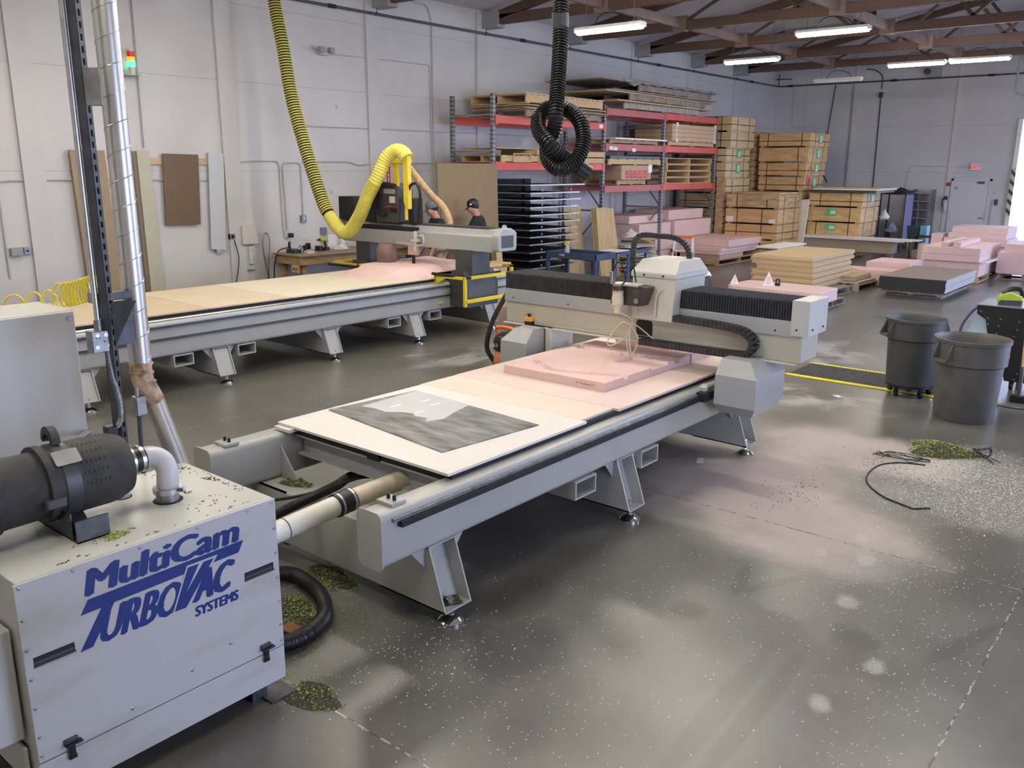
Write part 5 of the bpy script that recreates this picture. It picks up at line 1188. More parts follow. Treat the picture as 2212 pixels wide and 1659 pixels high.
# ------------------------------------------------------------------ workbench with tools
bn = T('workbench', 'wooden workbench against the left wall behind the far router', 'workbench', (-12.6, 10.4, 0))
MB().prism([(-13.04,9.18),(-12.30,9.18),(-12.23,9.26),(-12.23,12.0),(-13.04,12.0)], 2, .93, .955).build('bench_top', mat('bench_top_board', (.36,.25,.16), .6, var=.12, scale=4), bn, w=True, bevel=.003)
MB().box(-13.0, -12.30, 9.22, 9.26, .78, .93).box(-12.34, -12.30, 9.26, 11.95, .78, .93).build('apron', wood, bn, w=True, bevel=.003)
for x, y in ((-12.42,9.36),(-12.95,9.36),(-12.42,11.9),(-12.95,11.9)): MB().box(x-.045, x+.045, y-.045, y+.045, 0, .93).build('leg', wood, bn, w=True, bevel=.003)
MB().box(-12.50, -12.30, 9.17, 9.19, .66, .78).build('name_block', woodl, bn, w=True, bevel=.002)
text('Brad', blackm, bn, (-12.40, 9.169, .72), FY, .07, w=True)
BZ = .955
o = T('corded_sander', 'teal corded power tool at the left end of the workbench', 'power tool', (-12.75, 9.42, BZ))
MB().rbox(-12.86, -12.62, 9.33, 9.50, BZ, BZ+.07, .03, 2).build('base', teal, o, w=True)
MB().tube(spline([(-12.82,9.40,BZ+.05),(-12.80,9.37,BZ+.13),(-12.76,9.35,BZ+.19)]), .022, 8).build('handle', teal, o, w=True)
MB().cyl((-12.66,9.46,BZ+.05),(-12.64,9.52,BZ+.13),.035,12).build('motor', steeld, o, w=True)
tag(MB().tube(spline([(-12.8,9.36,BZ+.1),(-12.9,9.22,BZ+.04),(-12.95,9.16,.8),(-12.98,9.14,.4),(-12.95,9.2,.05)]), .010, 6).build('power_cord', black), 'black cord hanging over the left end of the workbench', 'cord')
def drill(name, label, x, y, z, lying, m):
    t = T(name, label, 'cordless drill', (x, y, z))
    a = MB().cyl((0,-.08,.20),(0,.08,.20),.034,12); 
    a = a.build('motor_housing', m, t); g = MB().cyl((0,.02,.19),(0,.05,.06),.020,10).build('grip', black, t)
    MB().cyl((0,-.08,.20),(0,-.15,.20),.022,12,.012).build('chuck', black, t)
    MB().rbox(-.04,.04,0,.11,0,.06,.012,2).build('battery', black, t)
    if lying: t.rotation_euler = (PI/2*.98, 0, .6)
    return t
drill('cordless_drill', 'green and black cordless drill standing upright on the workbench', -12.7, 10.05, BZ, False, lime)
d2 = drill('cordless_drill', 'black cordless driver lying on the workbench behind the pink block', -12.75, 9.75, BZ+.045, True, black)
tag(MB().rbox(-12.80,-12.66,9.92,10.0,BZ,BZ+.09,.01,2).build('battery_charger', black), 'black battery charger on the workbench between the two drills', 'charger')
tag(MB().box(-12.52,-12.40,9.46,9.60,BZ,BZ+.05).build('foam_offcut', foam, bevel=.003), 'small pink foam offcut at the front of the workbench', 'foam')
def crumple(cx, cy, cz, r, h_, m, name, label, cat):
    mb = MB(); n = 14
    for i in range(6):
        for j in range(n):
            a = 2*PI*j/n; q = [1, 1.05, .85, .6, .32, .05][i]*r*(1+random.uniform(-.22,.22)); mb.v.append((cx+q*math.cos(a), cy+q*math.sin(a), cz+h_*i/5*(1+random.uniform(-.12,.12) if i else 1)))
    for i in range(5):
        for j in range(n): k = (j+1) % n; mb.f.append((i*n+j, i*n+k, (i+1)*n+k, (i+1)*n+j))
    mb.f.append(tuple(range(n))[::-1]); mb.f.append(tuple(5*n+j for j in range(n)))
    o = mb.build(name, m, None, smooth=False); tag(o, label, cat); return o
crumple(-12.65, 10.42, BZ, .13, .10, paper, 'crumpled_plastic', 'crumpled white plastic bag on the workbench', 'bag')
crumple(-12.55, 10.78, BZ, .07, .07, mat('light_blue_rag', (.20,.42,.60), .8), 'rag', 'light blue rag on the workbench', 'rag')
tag(MB().lathe([(.04,0),(.045,.12),(.045,.16),(.03,.17)], (-12.85,10.62,BZ), 16).build('white_tub', paper), 'white tub at the back of the workbench', 'tub')
tag(MB().box(-12.95,-12.90,10.32,10.52,BZ,BZ+.26).build('notice_card', paper, bevel=.002), 'white card propped at the back of the workbench', 'card')
# ------------------------------------------------------------------ brown boards by the far end of the bench
tag(MB().hexa([(-11.35,11.70,0),(-11.32,11.70,0),(-11.32,13.38,0),(-11.35,13.38,0),(-11.40,11.66,2.505),(-11.37,11.66,2.505),(-11.37,13.34,2.515),(-11.40,13.34,2.515)]).build('mdf_sheet', mdf, bevel=.002), 'large upright brown board behind the two workers', 'board')
tag(MB().hexa([(-11.31,11.74,0),(-11.295,11.74,0),(-11.295,13.05,0),(-11.31,13.05,0),(-11.352,11.70,1.92),(-11.337,11.70,1.92),(-11.337,13.02,1.86),(-11.352,13.02,1.86)]).build('hardboard_sheet', mat('darker_brown_board', (.255,.175,.085), .6, var=.04), bevel=.002), 'smaller darker brown board leaning in front of the large brown board', 'board')
for k in range(4):
    x = -11.22+k*.035
    tag(MB().hexa([(x,13.02+k*.03,0),(x+.02,13.02+k*.03,0),(x+.02,13.20+k*.03,0),(x,13.20+k*.03,0),(x-.05,13.04,.98-k*.03),(x-.03,13.04,.98-k*.03),(x-.03,13.22,.98-k*.03),(x-.05,13.22,.98-k*.03)]).build('wood_strip', woodl if k % 2 else ply), 'upright wood strip in the bundle leaning behind the far router, %s from the wall' % ['nearest','second','third','farthest'][k], 'wood strip', 'wood strips beside the drying rack')
# ------------------------------------------------------------------ drying rack
dr = T('drying_rack', 'tall black drying rack of wire shelves beside the brown board', 'drying rack', (-11.5, 14.7, 0))
zs = [2.10,1.94,1.80,1.655,1.50,1.35,1.205,1.06,.91,.745,.585,.42]
MB().box(-12.3, -12.22, 13.92, 15.5, .05, 2.2).build('back_panel', blackm, dr, w=True)
for k, z in enumerate(zs):
    y1 = 15.75 if k == 0 else 15.52+.05*((k*7) % 3)
    sh = MB().box(-12.22, -10.96, 13.90, y1, z-.012, z).build('shelf', blackm, dr, w=True)
    MB().box(-10.965, -10.95, 13.88, y1+.02, z-.016, z+.008).box(-12.22, -10.95, 13.872, 13.885, z-.014, z+.004).build('shelf_edge', steel, sh, w=True)
mb = MB()
for y in (14.25, 15.25):
    mb.box(-12.24, -12.18, y-.02, y+.02, 0, 2.2)
build_each(mb, 'rear_post', blackm, dr, w=True)
for y in (14.3, 15.3):
    mb = MB()
    for z in zs[1:]: mb.cyl((-10.985, y, z+.05), (-10.97, y, z+.05), .022, 10)
    mb.build('end_rollers', steeld, dr, w=True)
build_each(MB().box(-12.3, -11.0, 13.9, 14.0, 0, .08).box(-12.3, -11.0, 15.4, 15.5, 0, .08), 'base_rail', blackm, dr, w=True)
# ------------------------------------------------------------------ pallet rack
rk = T('pallet_rack', 'pallet rack with red-orange beams and grey perforated uprights along the left wall', 'rack', (-12.1, 18.3, 0))
RX0, RX1 = -12.69, -11.60
upm = bpy.data.materials.new('perforated_upright'); upm.use_nodes = True; nt = upm.node_tree; b = nt.nodes['Principled BSDF']; b.inputs['Roughness'].default_value = .45; b.inputs['Metallic'].default_value = .4
tc = nt.nodes.new('ShaderNodeTexCoord'); sp_ = nt.nodes.new('ShaderNodeSeparateXYZ'); nt.links.new(tc.outputs['Object'], sp_.inputs[0])
mm = nt.nodes.new('ShaderNodeMath'); mm.operation = 'FRACT'; m0 = nt.nodes.new('ShaderNodeMath'); m0.operation = 'MULTIPLY'; m0.inputs[1].default_value = 12
nt.links.new(sp_.outputs[2], m0.inputs[0]); nt.links.new(m0.outputs[0], mm.inputs[0])
r = nt.nodes.new('ShaderNodeValToRGB'); r.color_ramp.interpolation = 'CONSTANT'; r.color_ramp.elements[0].color = (.25,.26,.27,1); r.color_ramp.elements[1].position = .62; r.color_ramp.elements[1].color = (.11,.11,.12,1)
nt.links.new(mm.outputs[0], r.inputs[0]); nt.links.new(r.outputs[0], b.inputs['Base Color'])
ups = [13.48, 17.42, 20.16, 23.06]
for y in ups:
    for x in (RX0, RX1):
        u = MB().box(x-.04, x+.04, y-.04, y+.04, 0, 3.84).build('upright', upm, rk, w=True, bevel=.004)
    build_each(MB().box(RX0-.06, RX0+.06, y-.06, y+.06, 0, .01).box(RX1-.06, RX1+.06, y-.06, y+.06, 0, .01), 'foot_plate', darksteel, rk, w=True)
    mb = MB()
    for z in (.25, 1.45, 2.75, 3.45): mb.box(RX0, RX1, y-.015, y+.015, z-.02, z+.02)
    build_each(mb, 'cross_bar', steeld, rk, w=True)
    for z0, z1 in ((.27, 1.43), (1.47, 2.73)):
        a = 1 if z0 < 1 else -1
        xa, xb = (RX0, RX1) if a > 0 else (RX1, RX0)
        MB().hexa([(xa-.02,y-.012,z0),(xa+.02,y-.012,z0),(xa+.02,y+.012,z0),(xa-.02,y+.012,z0),(xb-.02,y-.012,z1),(xb+.02,y-.012,z1),(xb+.02,y+.012,z1),(xb-.02,y+.012,z1)]).build('diagonal_brace', steeld, rk, w=True)
redd = mat('faded_beam_red', (.42,.10,.09), .42, var=.10, scale=4)
for y0, y1, tops, m in ((13.52, 17.38, (2.54, 3.44), rackred), (17.46, 20.12, (2.03, 2.99, 3.78), redd), (20.20, 23.02, (2.04, 2.99, 3.79), rackred)):
    for z in tops:
        for x in (RX0, RX1+.02):
            be = MB().box(x-.02, x+.035, y0, y1, z-.155, z).build('beam', m, rk, w=True, bevel=.004)
            if x > -12: build_each(MB().box(x+.02, x+.045, y0-.03, y0+.05, z-.18, z+.01).box(x+.02, x+.045, y1-.05, y1+.03, z-.18, z+.01), 'beam_connector', m, be, w=True)
for y, z in ((17.60, 2.93), (17.78, 2.92), (18.6, 2.90), (17.15, 3.40)): MB().box(RX1+.056, RX1+.058, y, y+.16, z-.08, z).build('beam_label', paper, rk, w=True)
# pallets
def pallet(label, x, y, z, lx, ly, h=.13, m=wood, open_='y', group=None, n=6, cat='pallet', rz=0):
    """lx, ly: footprint; boards run along x when open_=='y'"""
    t = T('pallet', label, cat, (x, y, z), rz=rz, group=group)
    bt = .018
    def bx(a, b, c, d, e, f): return (a, b, c, d, e, f) if open_ == 'y' else (c, d, a, b, e, f)
    L_, W_ = (lx, ly) if open_ == 'y' else (ly, lx)
    mb = MB()
    for i in range(n):
        c = -W_/2+W_*(i+.5)/n; mb.box(*bx(-L_/2, L_/2, c-W_/n*.40, c+W_/n*.40, h-bt, h))
    mb.build('deck_boards', m, t)
    mb = MB()
    for i in range(3):
        c = -W_/2+.06+(W_-.12)*i/2; mb.box(*bx(-L_/2, L_/2, c-.05, c+.05, 0, bt))
    build_each(mb, 'bottom_board', m, t)
    for c in (-L_/2+.02, 0, L_/2-.02): MB().box(*bx(c-.02, c+.02, -W_/2, W_/2, bt, h-bt)).build('stringer', m, t)
    return t
def sheet(name, label, cat, x0, x1, y0, y1, z0, z1, m, group=None, rz=0, bevel=.002):
    return top_sheet(x0, x1, y0, y1, z0, z1, m, name, label, cat, group, rz, bevel)
def place(names, desc, where): return ['%s, %s %s' % (desc, n, where) for n in names]
ZR = {1: 2.54, 2: 3.44}
# bay 1 top: pallet, thin sheets, big fresh pallet and cover sheet
pallet('dark wooden pallet lowest on the upper shelf of the left rack bay', -12.1, 15.6, 3.44, 1.45, 2.7, .12, woodg)
zz = 3.56
for k, (dx, m) in enumerate(((.0, woodg), (.05, cardb), (-.03, woodg), (.04, cardb))):
    sheet('plywood_sheet', 'thin sheet in the pile on the upper left rack shelf, %s from the top' % ORD[3-k], 'sheet', -12.85+dx, -11.38+dx, 14.22, 17.05+dx, zz, zz+.02, m, 'thin sheets on the upper left rack shelf'); zz += .034
pallet('fresh wooden crate-like pallet highest on the left rack bay', -12.1, 15.6, 3.70, 1.5, 2.75, .18, woodl, n=14)
sheet('plywood_sheet', 'pale cover sheet highest on the left rack bay', 'sheet', -12.86, -11.34, 14.2, 17.0, 3.882, 3.90, pboardt)
# bay 1 middle shelf
pallet('wooden pallet at the left end of the lower left rack shelf', -12.1, 14.35, 2.54, 1.1, 1.3, .14, woodl)
o = T('open_box', 'open-ended pale wooden box on the lower left rack shelf', 'box', (-11.6, 14.35, 2.54))
MB().frame(14.02, 14.60, 2.545, 2.72, -11.52, -11.50, .022, ax=0).build('box_rim', woodl, o, w=True)
for k, (y0, y1, z0, z1) in enumerate(((14.9,15.5,2.54,2.67),(14.8,15.5,2.70,2.80),(16.55,17.3,2.54,2.65),(16.55,17.32,2.67,2.79))):
    sheet('wooden_box', 'low pale wooden box on the lower left rack shelf, ' + ['left of the knot, lower','left of the knot, upper','right of the knot, lower','right of the knot, upper'][k], 'box', -12.5, -11.5, y0, y1, z0, z1, woodl, 'low boxes on the lower left rack shelf', bevel=.004)
sheet('plywood_sheet', 'thin sheet lying over the pallet on the lower left rack shelf', 'sheet', -12.75, -11.75, 13.75, 15.6, 2.70+.11, 2.83, cardb)
# bay 2
pallet('wooden pallet under the red lettered crate in the rack', -12.1, 18.72, 2.04, 1.0, 1.3, .12, woodl)
cr = T('lettered_crate', 'wooden crate with red stencilled lettering in the middle rack bay', 'crate', (-12.0, 18.72, 2.16))
MB().box(-12.6, -11.48, 18.05, 19.42, 2.165, 2.50).build('crate_body', mat('stencil_crate', (.48,.33,.24), .7, var=.12, scale=3, stretch=(1,1,5)), cr, w=True, bevel=.004)
text('ACCURATE CNC', redsign, cr, (-11.478, 18.75, 2.32), FX, .15, w=True, sx=.92, bold=.006)
text('SKATEBOARDS ONE ONLY', redsign, cr, (-11.478, 18.75, 2.22), FX, .085, w=True, sx=1.0, bold=.004)
MB().box(-11.478, -11.475, 19.28, 19.46, 2.33, 2.52).build('paper_note', paper, cr, w=True)
pallet('wooden pallet resting above the red lettered crate', -12.1, 18.75, 2.505, 1.15, 2.4, .14, cardb)
sheet('black_sheet', 'dark sheet on the pallet above the lettered crate', 'sheet', -12.65, -11.55, 17.65, 19.95, 2.646, 2.72, dark)
for k in range(3):
    sheet('dark_board', 'dark board right of the lettered crate in the rack, %s of three' % ['bottom','middle','top'][k], 'board', -12.6, -11.62, 19.50, 20.05, 2.04+k*.15, 2.12+k*.15, mat('dark_crate_wood', (.10,.08,.06), .7), 'dark boards beside the lettered crate')
pallet('low pallet on the middle shelf of the middle rack bay', -12.1, 18.8, 3.0, 1.0, 2.2, .09, woodl)
sheet('white_edge_sheet', 'white-edged sheet on the low pallet in the middle rack bay', 'sheet', -12.7, -11.42, 17.65, 20.05, 3.092, 3.13, whiteb)
# bay 3
pallet('fresh pallet under the strapped boards in the right rack bay', -12.1, 21.6, 3.0, 1.1, 2.5, .12, woodl)
for k in range(4):
    sheet('strapped_board', 'board in the strapped bundle in the right rack bay, %s from the top' % ORD[3-k], 'board', -12.6, -11.48, 20.40, 22.85, 3.125+k*.105, 3.225+k*.105, mat('bundle_board', (.56,.38,.24), .6, var=.06, scale=3), 'strapped boards in the right rack bay')
mb = MB()
for y in (20.6, 22.72): mb.box(-12.62, -11.46, y, y+.03, 3.10, 3.12).box(-11.478, -11.47, y, y+.03, 3.12, 3.56).box(-12.62, -11.46, y, y+.03, 3.546, 3.553).box(-11.476, -11.45, y-.03, y+.06, 3.50, 3.58).box(-11.476, -11.45, y-.03, y+.06, 3.10, 3.17)
tag(mb.build('packing_straps', paper), 'straps with white corner guards round the bundle in the right rack bay', 'straps')
for k in range(4):
    pallet('fresh wooden pallet in the lower right rack bay, %s from the top' % ORD[3-k], -12.1, 21.5, 2.045+k*.165, 1.15, 2.5-.1*(k == 2), .155, woodl, group='fresh pallets in the lower right rack bay', open_='x', n=5)
# heap of weathered pallets and sheets on the right bays
zz = 3.79; k = 0
for kind, x1, y0, y1, hh in (('p', -11.50, 18.1, 21.8, .15), ('s', -11.40, 17.6, 22.4, .03), ('p', -11.42, 18.2, 22.0, .15), ('s', -11.45, 17.2, 22.6, .03), ('s', -11.38, 17.4, 22.5, .03), ('p', -11.42, 18.6, 22.3, .16), ('s', -11.35, 17.0, 22.6, .025), ('s', -11.45, 18.0, 22.5, .025)):
    k += 1
    if kind == 'p': pallet('weathered pallet in the tall heap on top of the rack, %s up' % ['lowest', '', 'middle', '', '', 'highest'][k-1], (x1-12.85)/2, (y0+y1)/2, zz, x1+12.85, y1-y0, hh, woodg if k != 1 else mat('greyed_pallet', (.36,.32,.28), .8, var=.2), open_='y', n=20)
    else: sheet('weathered_sheet', 'weathered sheet in the heap topping the rack, %s' % {2:'above the lowest pallet',4:'lower one above the middle pallet',5:'upper one above the middle pallet',7:'on the highest pallet',8:'just under the film'}[k], 'sheet', -12.95, x1, y0, y1, zz, zz+hh, woodg if k % 2 else cardb, rz=.012*(-1)**k)
    zz += hh+.006
# plastic film on the heap
mb = MB(); nx, ny = 10, 40
for i in range(nx+1):
    for j in range(ny+1):
        x = -12.9+1.62*i/nx; y = 18.2+4.5*j/ny; z = zz+.02+.03*random.random()
        if i >= nx-1: z -= .05*(i-nx+2); 
        if j <= 1: z -= .04*(2-j)
        mb.v.append((x+random.uniform(-.02,.02), y+random.uniform(-.03,.03), z))
for i in range(nx):
    for j in range(ny): a = i*(ny+1)+j; mb.f.append((a, a+ny+1, a+ny+2, a+1))
o = mb.build('plastic_film', mat('white_plastic_film', (.60,.61,.66), .3, var=.06), None, smooth=False); sol = o.modifiers.new('s', 'SOLIDIFY'); sol.thickness = .004
tag(o, 'crumpled white plastic film on top of the highest heap on the rack', 'film')
# foam blocks under the right bays
for k, (x0, x1, y0, y1, z0, z1, m) in enumerate(((-12.9,-11.62,19.9,22.95,.02,.33,foam),(-12.85,-11.60,20.0,22.95,.34,.62,foam),(-12.9,-11.55,20.9,22.98,.63,1.07,foam),(-12.9,-11.62,19.2,20.80,.63,1.04,foam),(-12.8,-11.75,20.9,22.85,1.08,1.34,foam),(-12.9,-11.9,19.15,20.85,1.05,1.24,foam))):
    sheet('foam_block', 'thick pink foam block under the right rack bays, ' + ['lowest','second from the floor','right one with bright face','left one of the pair','topmost on the right','topmost on the left'][k], 'foam block', x0, x1, y0, y1, z0, z1, m, 'foam blocks under the rack', bevel=.006)
# leaning plywood and scrap
for k in range(4):
    x = -10.98+k*.03; y0 = 16.35+k*.02
    tag(MB().hexa([(x,y0,0),(x+.015,y0,0),(x+.015,17.12+k*.05,0),(x,17.12+k*.05,0),(x-.2,y0,1.56),(x-.185,y0,1.56),(x-.185,17.0+k*.04,1.56-k*.01),(x-.2,17.0+k*.04,1.56-k*.01)]).build('plywood_sheet', ply, bevel=.001), 'plywood sheet leaning upright against the rack, %s from the front' % ['fourth','third','second','first'][k], 'plywood sheet', 'leaning plywood against the rack')
tag(MB().hexa([(-11.3,15.70,0),(-11.28,15.70,0),(-11.28,16.35,0),(-11.3,16.35,0),(-11.45,15.66,1.60),(-11.43,15.66,1.60),(-11.43,16.32,1.60),(-11.45,16.32,1.60)]).build('plywood_sheet', ply, bevel=.001), 'plywood sheet leaning behind the rack upright right of the drying rack', 'plywood sheet')
for k in range(18):
    a = random.uniform(-.3,.3); z = .04+k*.037
    m = [whiteb, cardb, woodg, steeld, paper, mat('grey_offcut', (.35,.34,.33), .6)][k % 6]
    o = MB().box(-.42+random.uniform(0,.15), .42, -.5+random.uniform(-.12,.12), .5+random.uniform(-.1,.1), 0, .012+.01*(k % 3)).build('offcut', m, bevel=.001)
    o.location = (-11.0+random.uniform(-.04,.04), 17.75+random.uniform(-.05,.10), z); o.rotation_euler = (random.uniform(-.03,.03), random.uniform(-.04,.04), a)
    ORG[o.name] = tuple(o.location)
    tag(o, 'offcut sheet in the messy stack behind the small ladder, %s' % (ORD[17-k] + (' from the top' if k < 17 else '')), 'offcut', 'offcuts in the messy stack under the rack')
pallet('dark pallet under the messy stack of offcuts', -11.0, 17.78, 0, .9, 1.1, .038, woodg)
for k, (x, y, z, l, a) in enumerate(((-10.95,18.25,.74,.6,.8),(-11.1,18.3,.78,.5,-.5),(-10.9,18.15,.80,.45,.2))):
    o = MB().box(-l/2, l/2, -.12, .12, 0, .02).build('wood_offcut', ply if k else woodl, bevel=.002); o.location = (x, y, z); o.rotation_euler = (.12, .18, a)
    tag(o, 'wooden offcut thrown on top of the messy stack, %s' % ['longest','middle','shortest'][k], 'offcut')
crumple(-11.2, 18.15, .82, .22, .18, film, 'plastic_bundle', 'crumpled clear plastic on the messy stack of offcuts', 'plastic')
crumple(-12.0, 18.45, .0, .40, 1.15, mat('grey_plastic_wrap', (.22,.22,.23), .35, var=.3), 'plastic_wrap', 'tall heap of grey plastic wrap left of the foam blocks under the rack', 'plastic')
# ------------------------------------------------------------------ crates
def crate_thing(label, x0, x1, y0, y1, z0, z1, m=crate, bands=(.18, .8), hb=True, stick=None, group=None, rz=0):
    cx, cy = (x0+x1)/2, (y0+y1)/2
    t = T('plywood_crate', label, 'crate', (cx, cy, z0), group=group)
    MB().box(x0, x1, y0, y1, z0+.04, z1).box(x0+.05, x0+.15, y0+.02, y1-.02, z0, z0+.04).box(x1-.15, x1-.05, y0+.02, y1-.02, z0, z0+.04).build('crate_body', m, t, w=True, bevel=.004)
    mb = MB(); e = .0035; bm = mat('rusty_strap', (.07,.035,.025), .5, .3, var=.2)
    for f in bands:
        x = x0+(x1-x0)*f; mb.box(x-.012, x+.012, y0-e, y1+e, z0+.04-e, z1+e)
    for f in (.25, .75):
        y = y0+(y1-y0)*f; mb.box(x0-e, x1+e, y-.012, y+.012, z0+.04-e, z1+e)
    mb.build('strap', bm, t, w=True)
    if hb:
        z = z0+(z1-z0)*hb if hb is not True else (z0+z1)/2
        MB().frame(x0-e*2, x1+e*2, y0-e*2, y1+e*2, z-.010, z+.010, e).build('strap', bm, t, w=True) if False else None
        q = MB(); q.box(x0-e*2, x1+e*2, y0-e*2, y0-e, z-.01, z+.01).box(x0-e*2, x1+e*2, y1+e, y1+e*2, z-.01, z+.01).box(x1+e, x1+e*2, y0-e*2, y1+e*2, z-.01, z+.01).box(x0-e*2, x0-e, y0-e*2, y1+e*2, z-.01, z+.01); q.build('strap', bm, t, w=True)
    if stick:
        for kind, a, b, c, d in stick:
            if kind == 'gx':      # green label on the +x face: fractions
                g = MB().box(x1+.009, x1+.010, y0+(y1-y0)*a, y0+(y1-y0)*b, z0+(z1-z0)*c, z0+(z1-z0)*d).build('green_label', green, t, w=True)
                MB().box(x1+.010, x1+.0105, y0+(y1-y0)*(a+(b-a)*.35), y0+(y1-y0)*(a+(b-a)*.85), z0+(z1-z0)*(c+.08), z0+(z1-z0)*(d-.1)).build('label_print', mat('pale_green_print', (.5,.68,.55), .6), g, w=True)
            if kind == 'gy':
                g = MB().box(x0+(x1-x0)*a, x0+(x1-x0)*b, y0-.010, y0-.009, z0+(z1-z0)*c, z0+(z1-z0)*d).build('green_label', green, t, w=True)
                MB().box(x0+(x1-x0)*(a+(b-a)*.4), x0+(x1-x0)*(b-.02), y0-.0105, y0-.010, z0+(z1-z0)*(c+.12), z0+(z1-z0)*(d-.12)).build('label_print', mat('pale_green_print', (.5,.68,.55), .6), g, w=True)
            if kind == 'wy': MB().box(x0+(x1-x0)*a, x0+(x1-x0)*b, y0-.010, y0-.009, z0+(z1-z0)*c, z0+(z1-z0)*d).build('white_label', paper, t, w=True)
    return t
# stack A beside the rack
AX0, AX1, AY0, AY1 = -12.78, -11.25, 23.3, 24.82
za = [(3.435,3.84),(2.985,3.43),(2.60,2.98),(2.155,2.595),(1.74,2.15),(1.31,1.735),(.89,1.305),(.46,.885),(.0,.455)]
for k, (z0, z1) in enumerate(za):
    dx = [0,0,.10,.10,.06,.06,.06,.06,.06][k]
    crate_thing('pale plywood crate in the tallest stack beside the rack, %s' % (ORD[k] if k < 8 else 'lowest'), AX0-dx, AX1-dx, AY0, AY1, z0, z1, mat('pale_crate_board', (.60,.46,.26), .6, var=.10, scale=2.2, stretch=(1,1,4)), stick=[('gx',.42,.60,.35,.95)] if k in (2,3) else None, group='crates in the tallest stack')
tag(MB().box(AX0-.02, AX1-.25, AY0-.02, AY1-.3, 3.845, 3.865).build('crate_lid', woodg), 'weathered board lying on the tallest crate stack', 'board')
tag(MB().box(-11.54, -11.30, 23.18, 23.22, 0, 2.2).build('plywood_sheet', crated, bevel=.003), 'tall plain plywood panel standing beside the right rack upright', 'panel')
# stack C1 in front
for k, (z0, z1) in enumerate(((1.355,1.745),(.935,1.35),(.505,.93),(.0,.50))):
    crate_thing('crate in the short stack left of the leaning foam, %s' % ['topmost, weathered','second, with white stickers','third from the top','lowest'][k], -11.17, -9.62, 23.10, 24.60, z0, z1, crated if k == 0 else crate, bands=(.21, .78) if k == 0 else (.23, .70), hb=False if k < 2 else .5, stick=[('wy',.02,.16,.12,.48),('wy',.84,.96,.10,.38)] if k == 1 else None, group='crates in the short front stack')
tag(MB().box(-11.0, -10.2, 23.12, 24.3, 1.75, 1.80).build('board_scrap', crated), 'loose brown boards on the short front crate stack', 'board')
tag(MB().prism([(-10.15,1.75),(-9.62,1.75),(-9.60,1.60),(-9.80,1.66),(-10.05,1.58),(-10.12,1.68)], 1, 23.07, 23.09).build('torn_wrap', mat('torn_board_wrap', (.45,.36,.24), .7)), 'torn wrapping hanging off the corner of the short front crate stack', 'wrapping')
sheet('rolled_cover', 'pale board on top of the short front crate stack at its right corner', 'board', -10.15, -9.65, 23.15, 24.4, 1.752, 1.80, crate)
# stack B1 far behind, B2 with the red mark
for k, z1 in enumerate((3.50,3.08,2.66,2.24,1.82,1.40,.98,.56)):
    crate_thing('plywood crate in the half hidden stack between two taller ones, %s' % ORD[k], -12.95, -11.42, 25.35, 26.85, z1-.42 if k < 7 else 0, z1, crate, hb=.6, group='crates in the half hidden stack')
zb2 = [(3.04,3.44),(2.605,3.035),(2.21,2.60),(1.785,2.205),(1.385,1.78),(.955,1.38),(.525,.95),(.0,.52)]
for k, (z0, z1) in enumerate(zb2):
    t = crate_thing('brown crate in the second tallest stack, %s' % (ORD[k] + (', with half a red circled number' if k == 2 else ', with a red number' if k == 3 else '')), -11.30+.02*k, -9.75-.03*k, 25.30, 26.82, z0, z1, crate, bands=((.18,.84) if k != 1 else (.80,)), hb=.45 if k != 1 else False, stick=[('gx',.42,.60,.30,.95)] if k < 4 else None, group='crates in the second tallest stack')
    if k in (2, 3):
        mb = MB(); X_ = -9.75-.03*k+.008; a0, a1 = (-.06, PI+.06) if k == 2 else (PI+.10, 2*PI-.10)
        mb.tube([(X_, 25.62+.17*math.cos(a), (2.235 if k == 2 else 2.185)+.24*math.sin(a)) for a in [a0+(a1-a0)*i/16 for i in range(17)]], .009, 5)
        mb.build('red_ring', redm, t, w=True)
        if k == 3: text('24', redm, t, (X_, 25.62, 2.09), FX, .27, w=True, bold=.006, sx=.85)
# stack C2 right front, sunlit side
for k, (z0, z1) in enumerate(((1.375,1.78),(.94,1.37),(.525,.935),(.0,.52))):
    crate_thing('crate in the short stack with sunlit side, %s' % ['topmost','second, with a green front label','third, with a green front label','lowest'][k], -9.64-.03*(k==1), -8.11-.02*k, 25.30, 26.82, z0, z1, crate, bands=((.22,.78),(.80,),(.18,.8),(.2,.8))[k], hb=.42 if k == 0 else False, stick=[('gx',.42,.62,.35,.95)] if k == 0 else [('gy',.36,.56,.45,.92)] if k < 3 else None, group='crates in the short sunlit stack')
for k, (z0, z1, m) in enumerate(((1.79,1.85,dark),(1.86,1.90,whiteb),(1.905,1.93,cardb))):
    sheet('cover_sheet', 'sheet overhanging the top of the sunlit crate stack, %s' % ['lowest, dark','middle, white','topmost, brown'][k], 'sheet', -9.62+k*.1, -7.75+.06*k, 25.22, 26.9, z0, z1, m)
# leaning foam sheets between the stacks
tag(MB().hexa([(-10.0,24.66,0),(-9.88,24.62,0),(-9.88,25.1,0),(-10.0,25.1,0),(-10.08,24.72,1.56),(-9.93,24.66,1.56),(-9.93,25.1,1.56),(-10.08,25.1,1.56)]).build('foam_sheet', mat('lavender_foam', (.66,.58,.62), .7, var=.03)), 'upright pale lilac foam sheet leaning between two crate stacks', 'foam sheet')
tag(MB().hexa([(-9.86,24.66,0),(-9.50,24.66,0),(-9.50,24.76,0),(-9.86,24.76,0),(-9.92,24.70,1.56),(-9.42,24.70,1.60),(-9.42,24.80,1.60),(-9.92,24.80,1.56)]).build('foam_sheet', mat('cream_foam', (.66,.60,.48), .7, var=.03)), 'upright cream foam sheet leaning between two crate stacks', 'foam sheet')
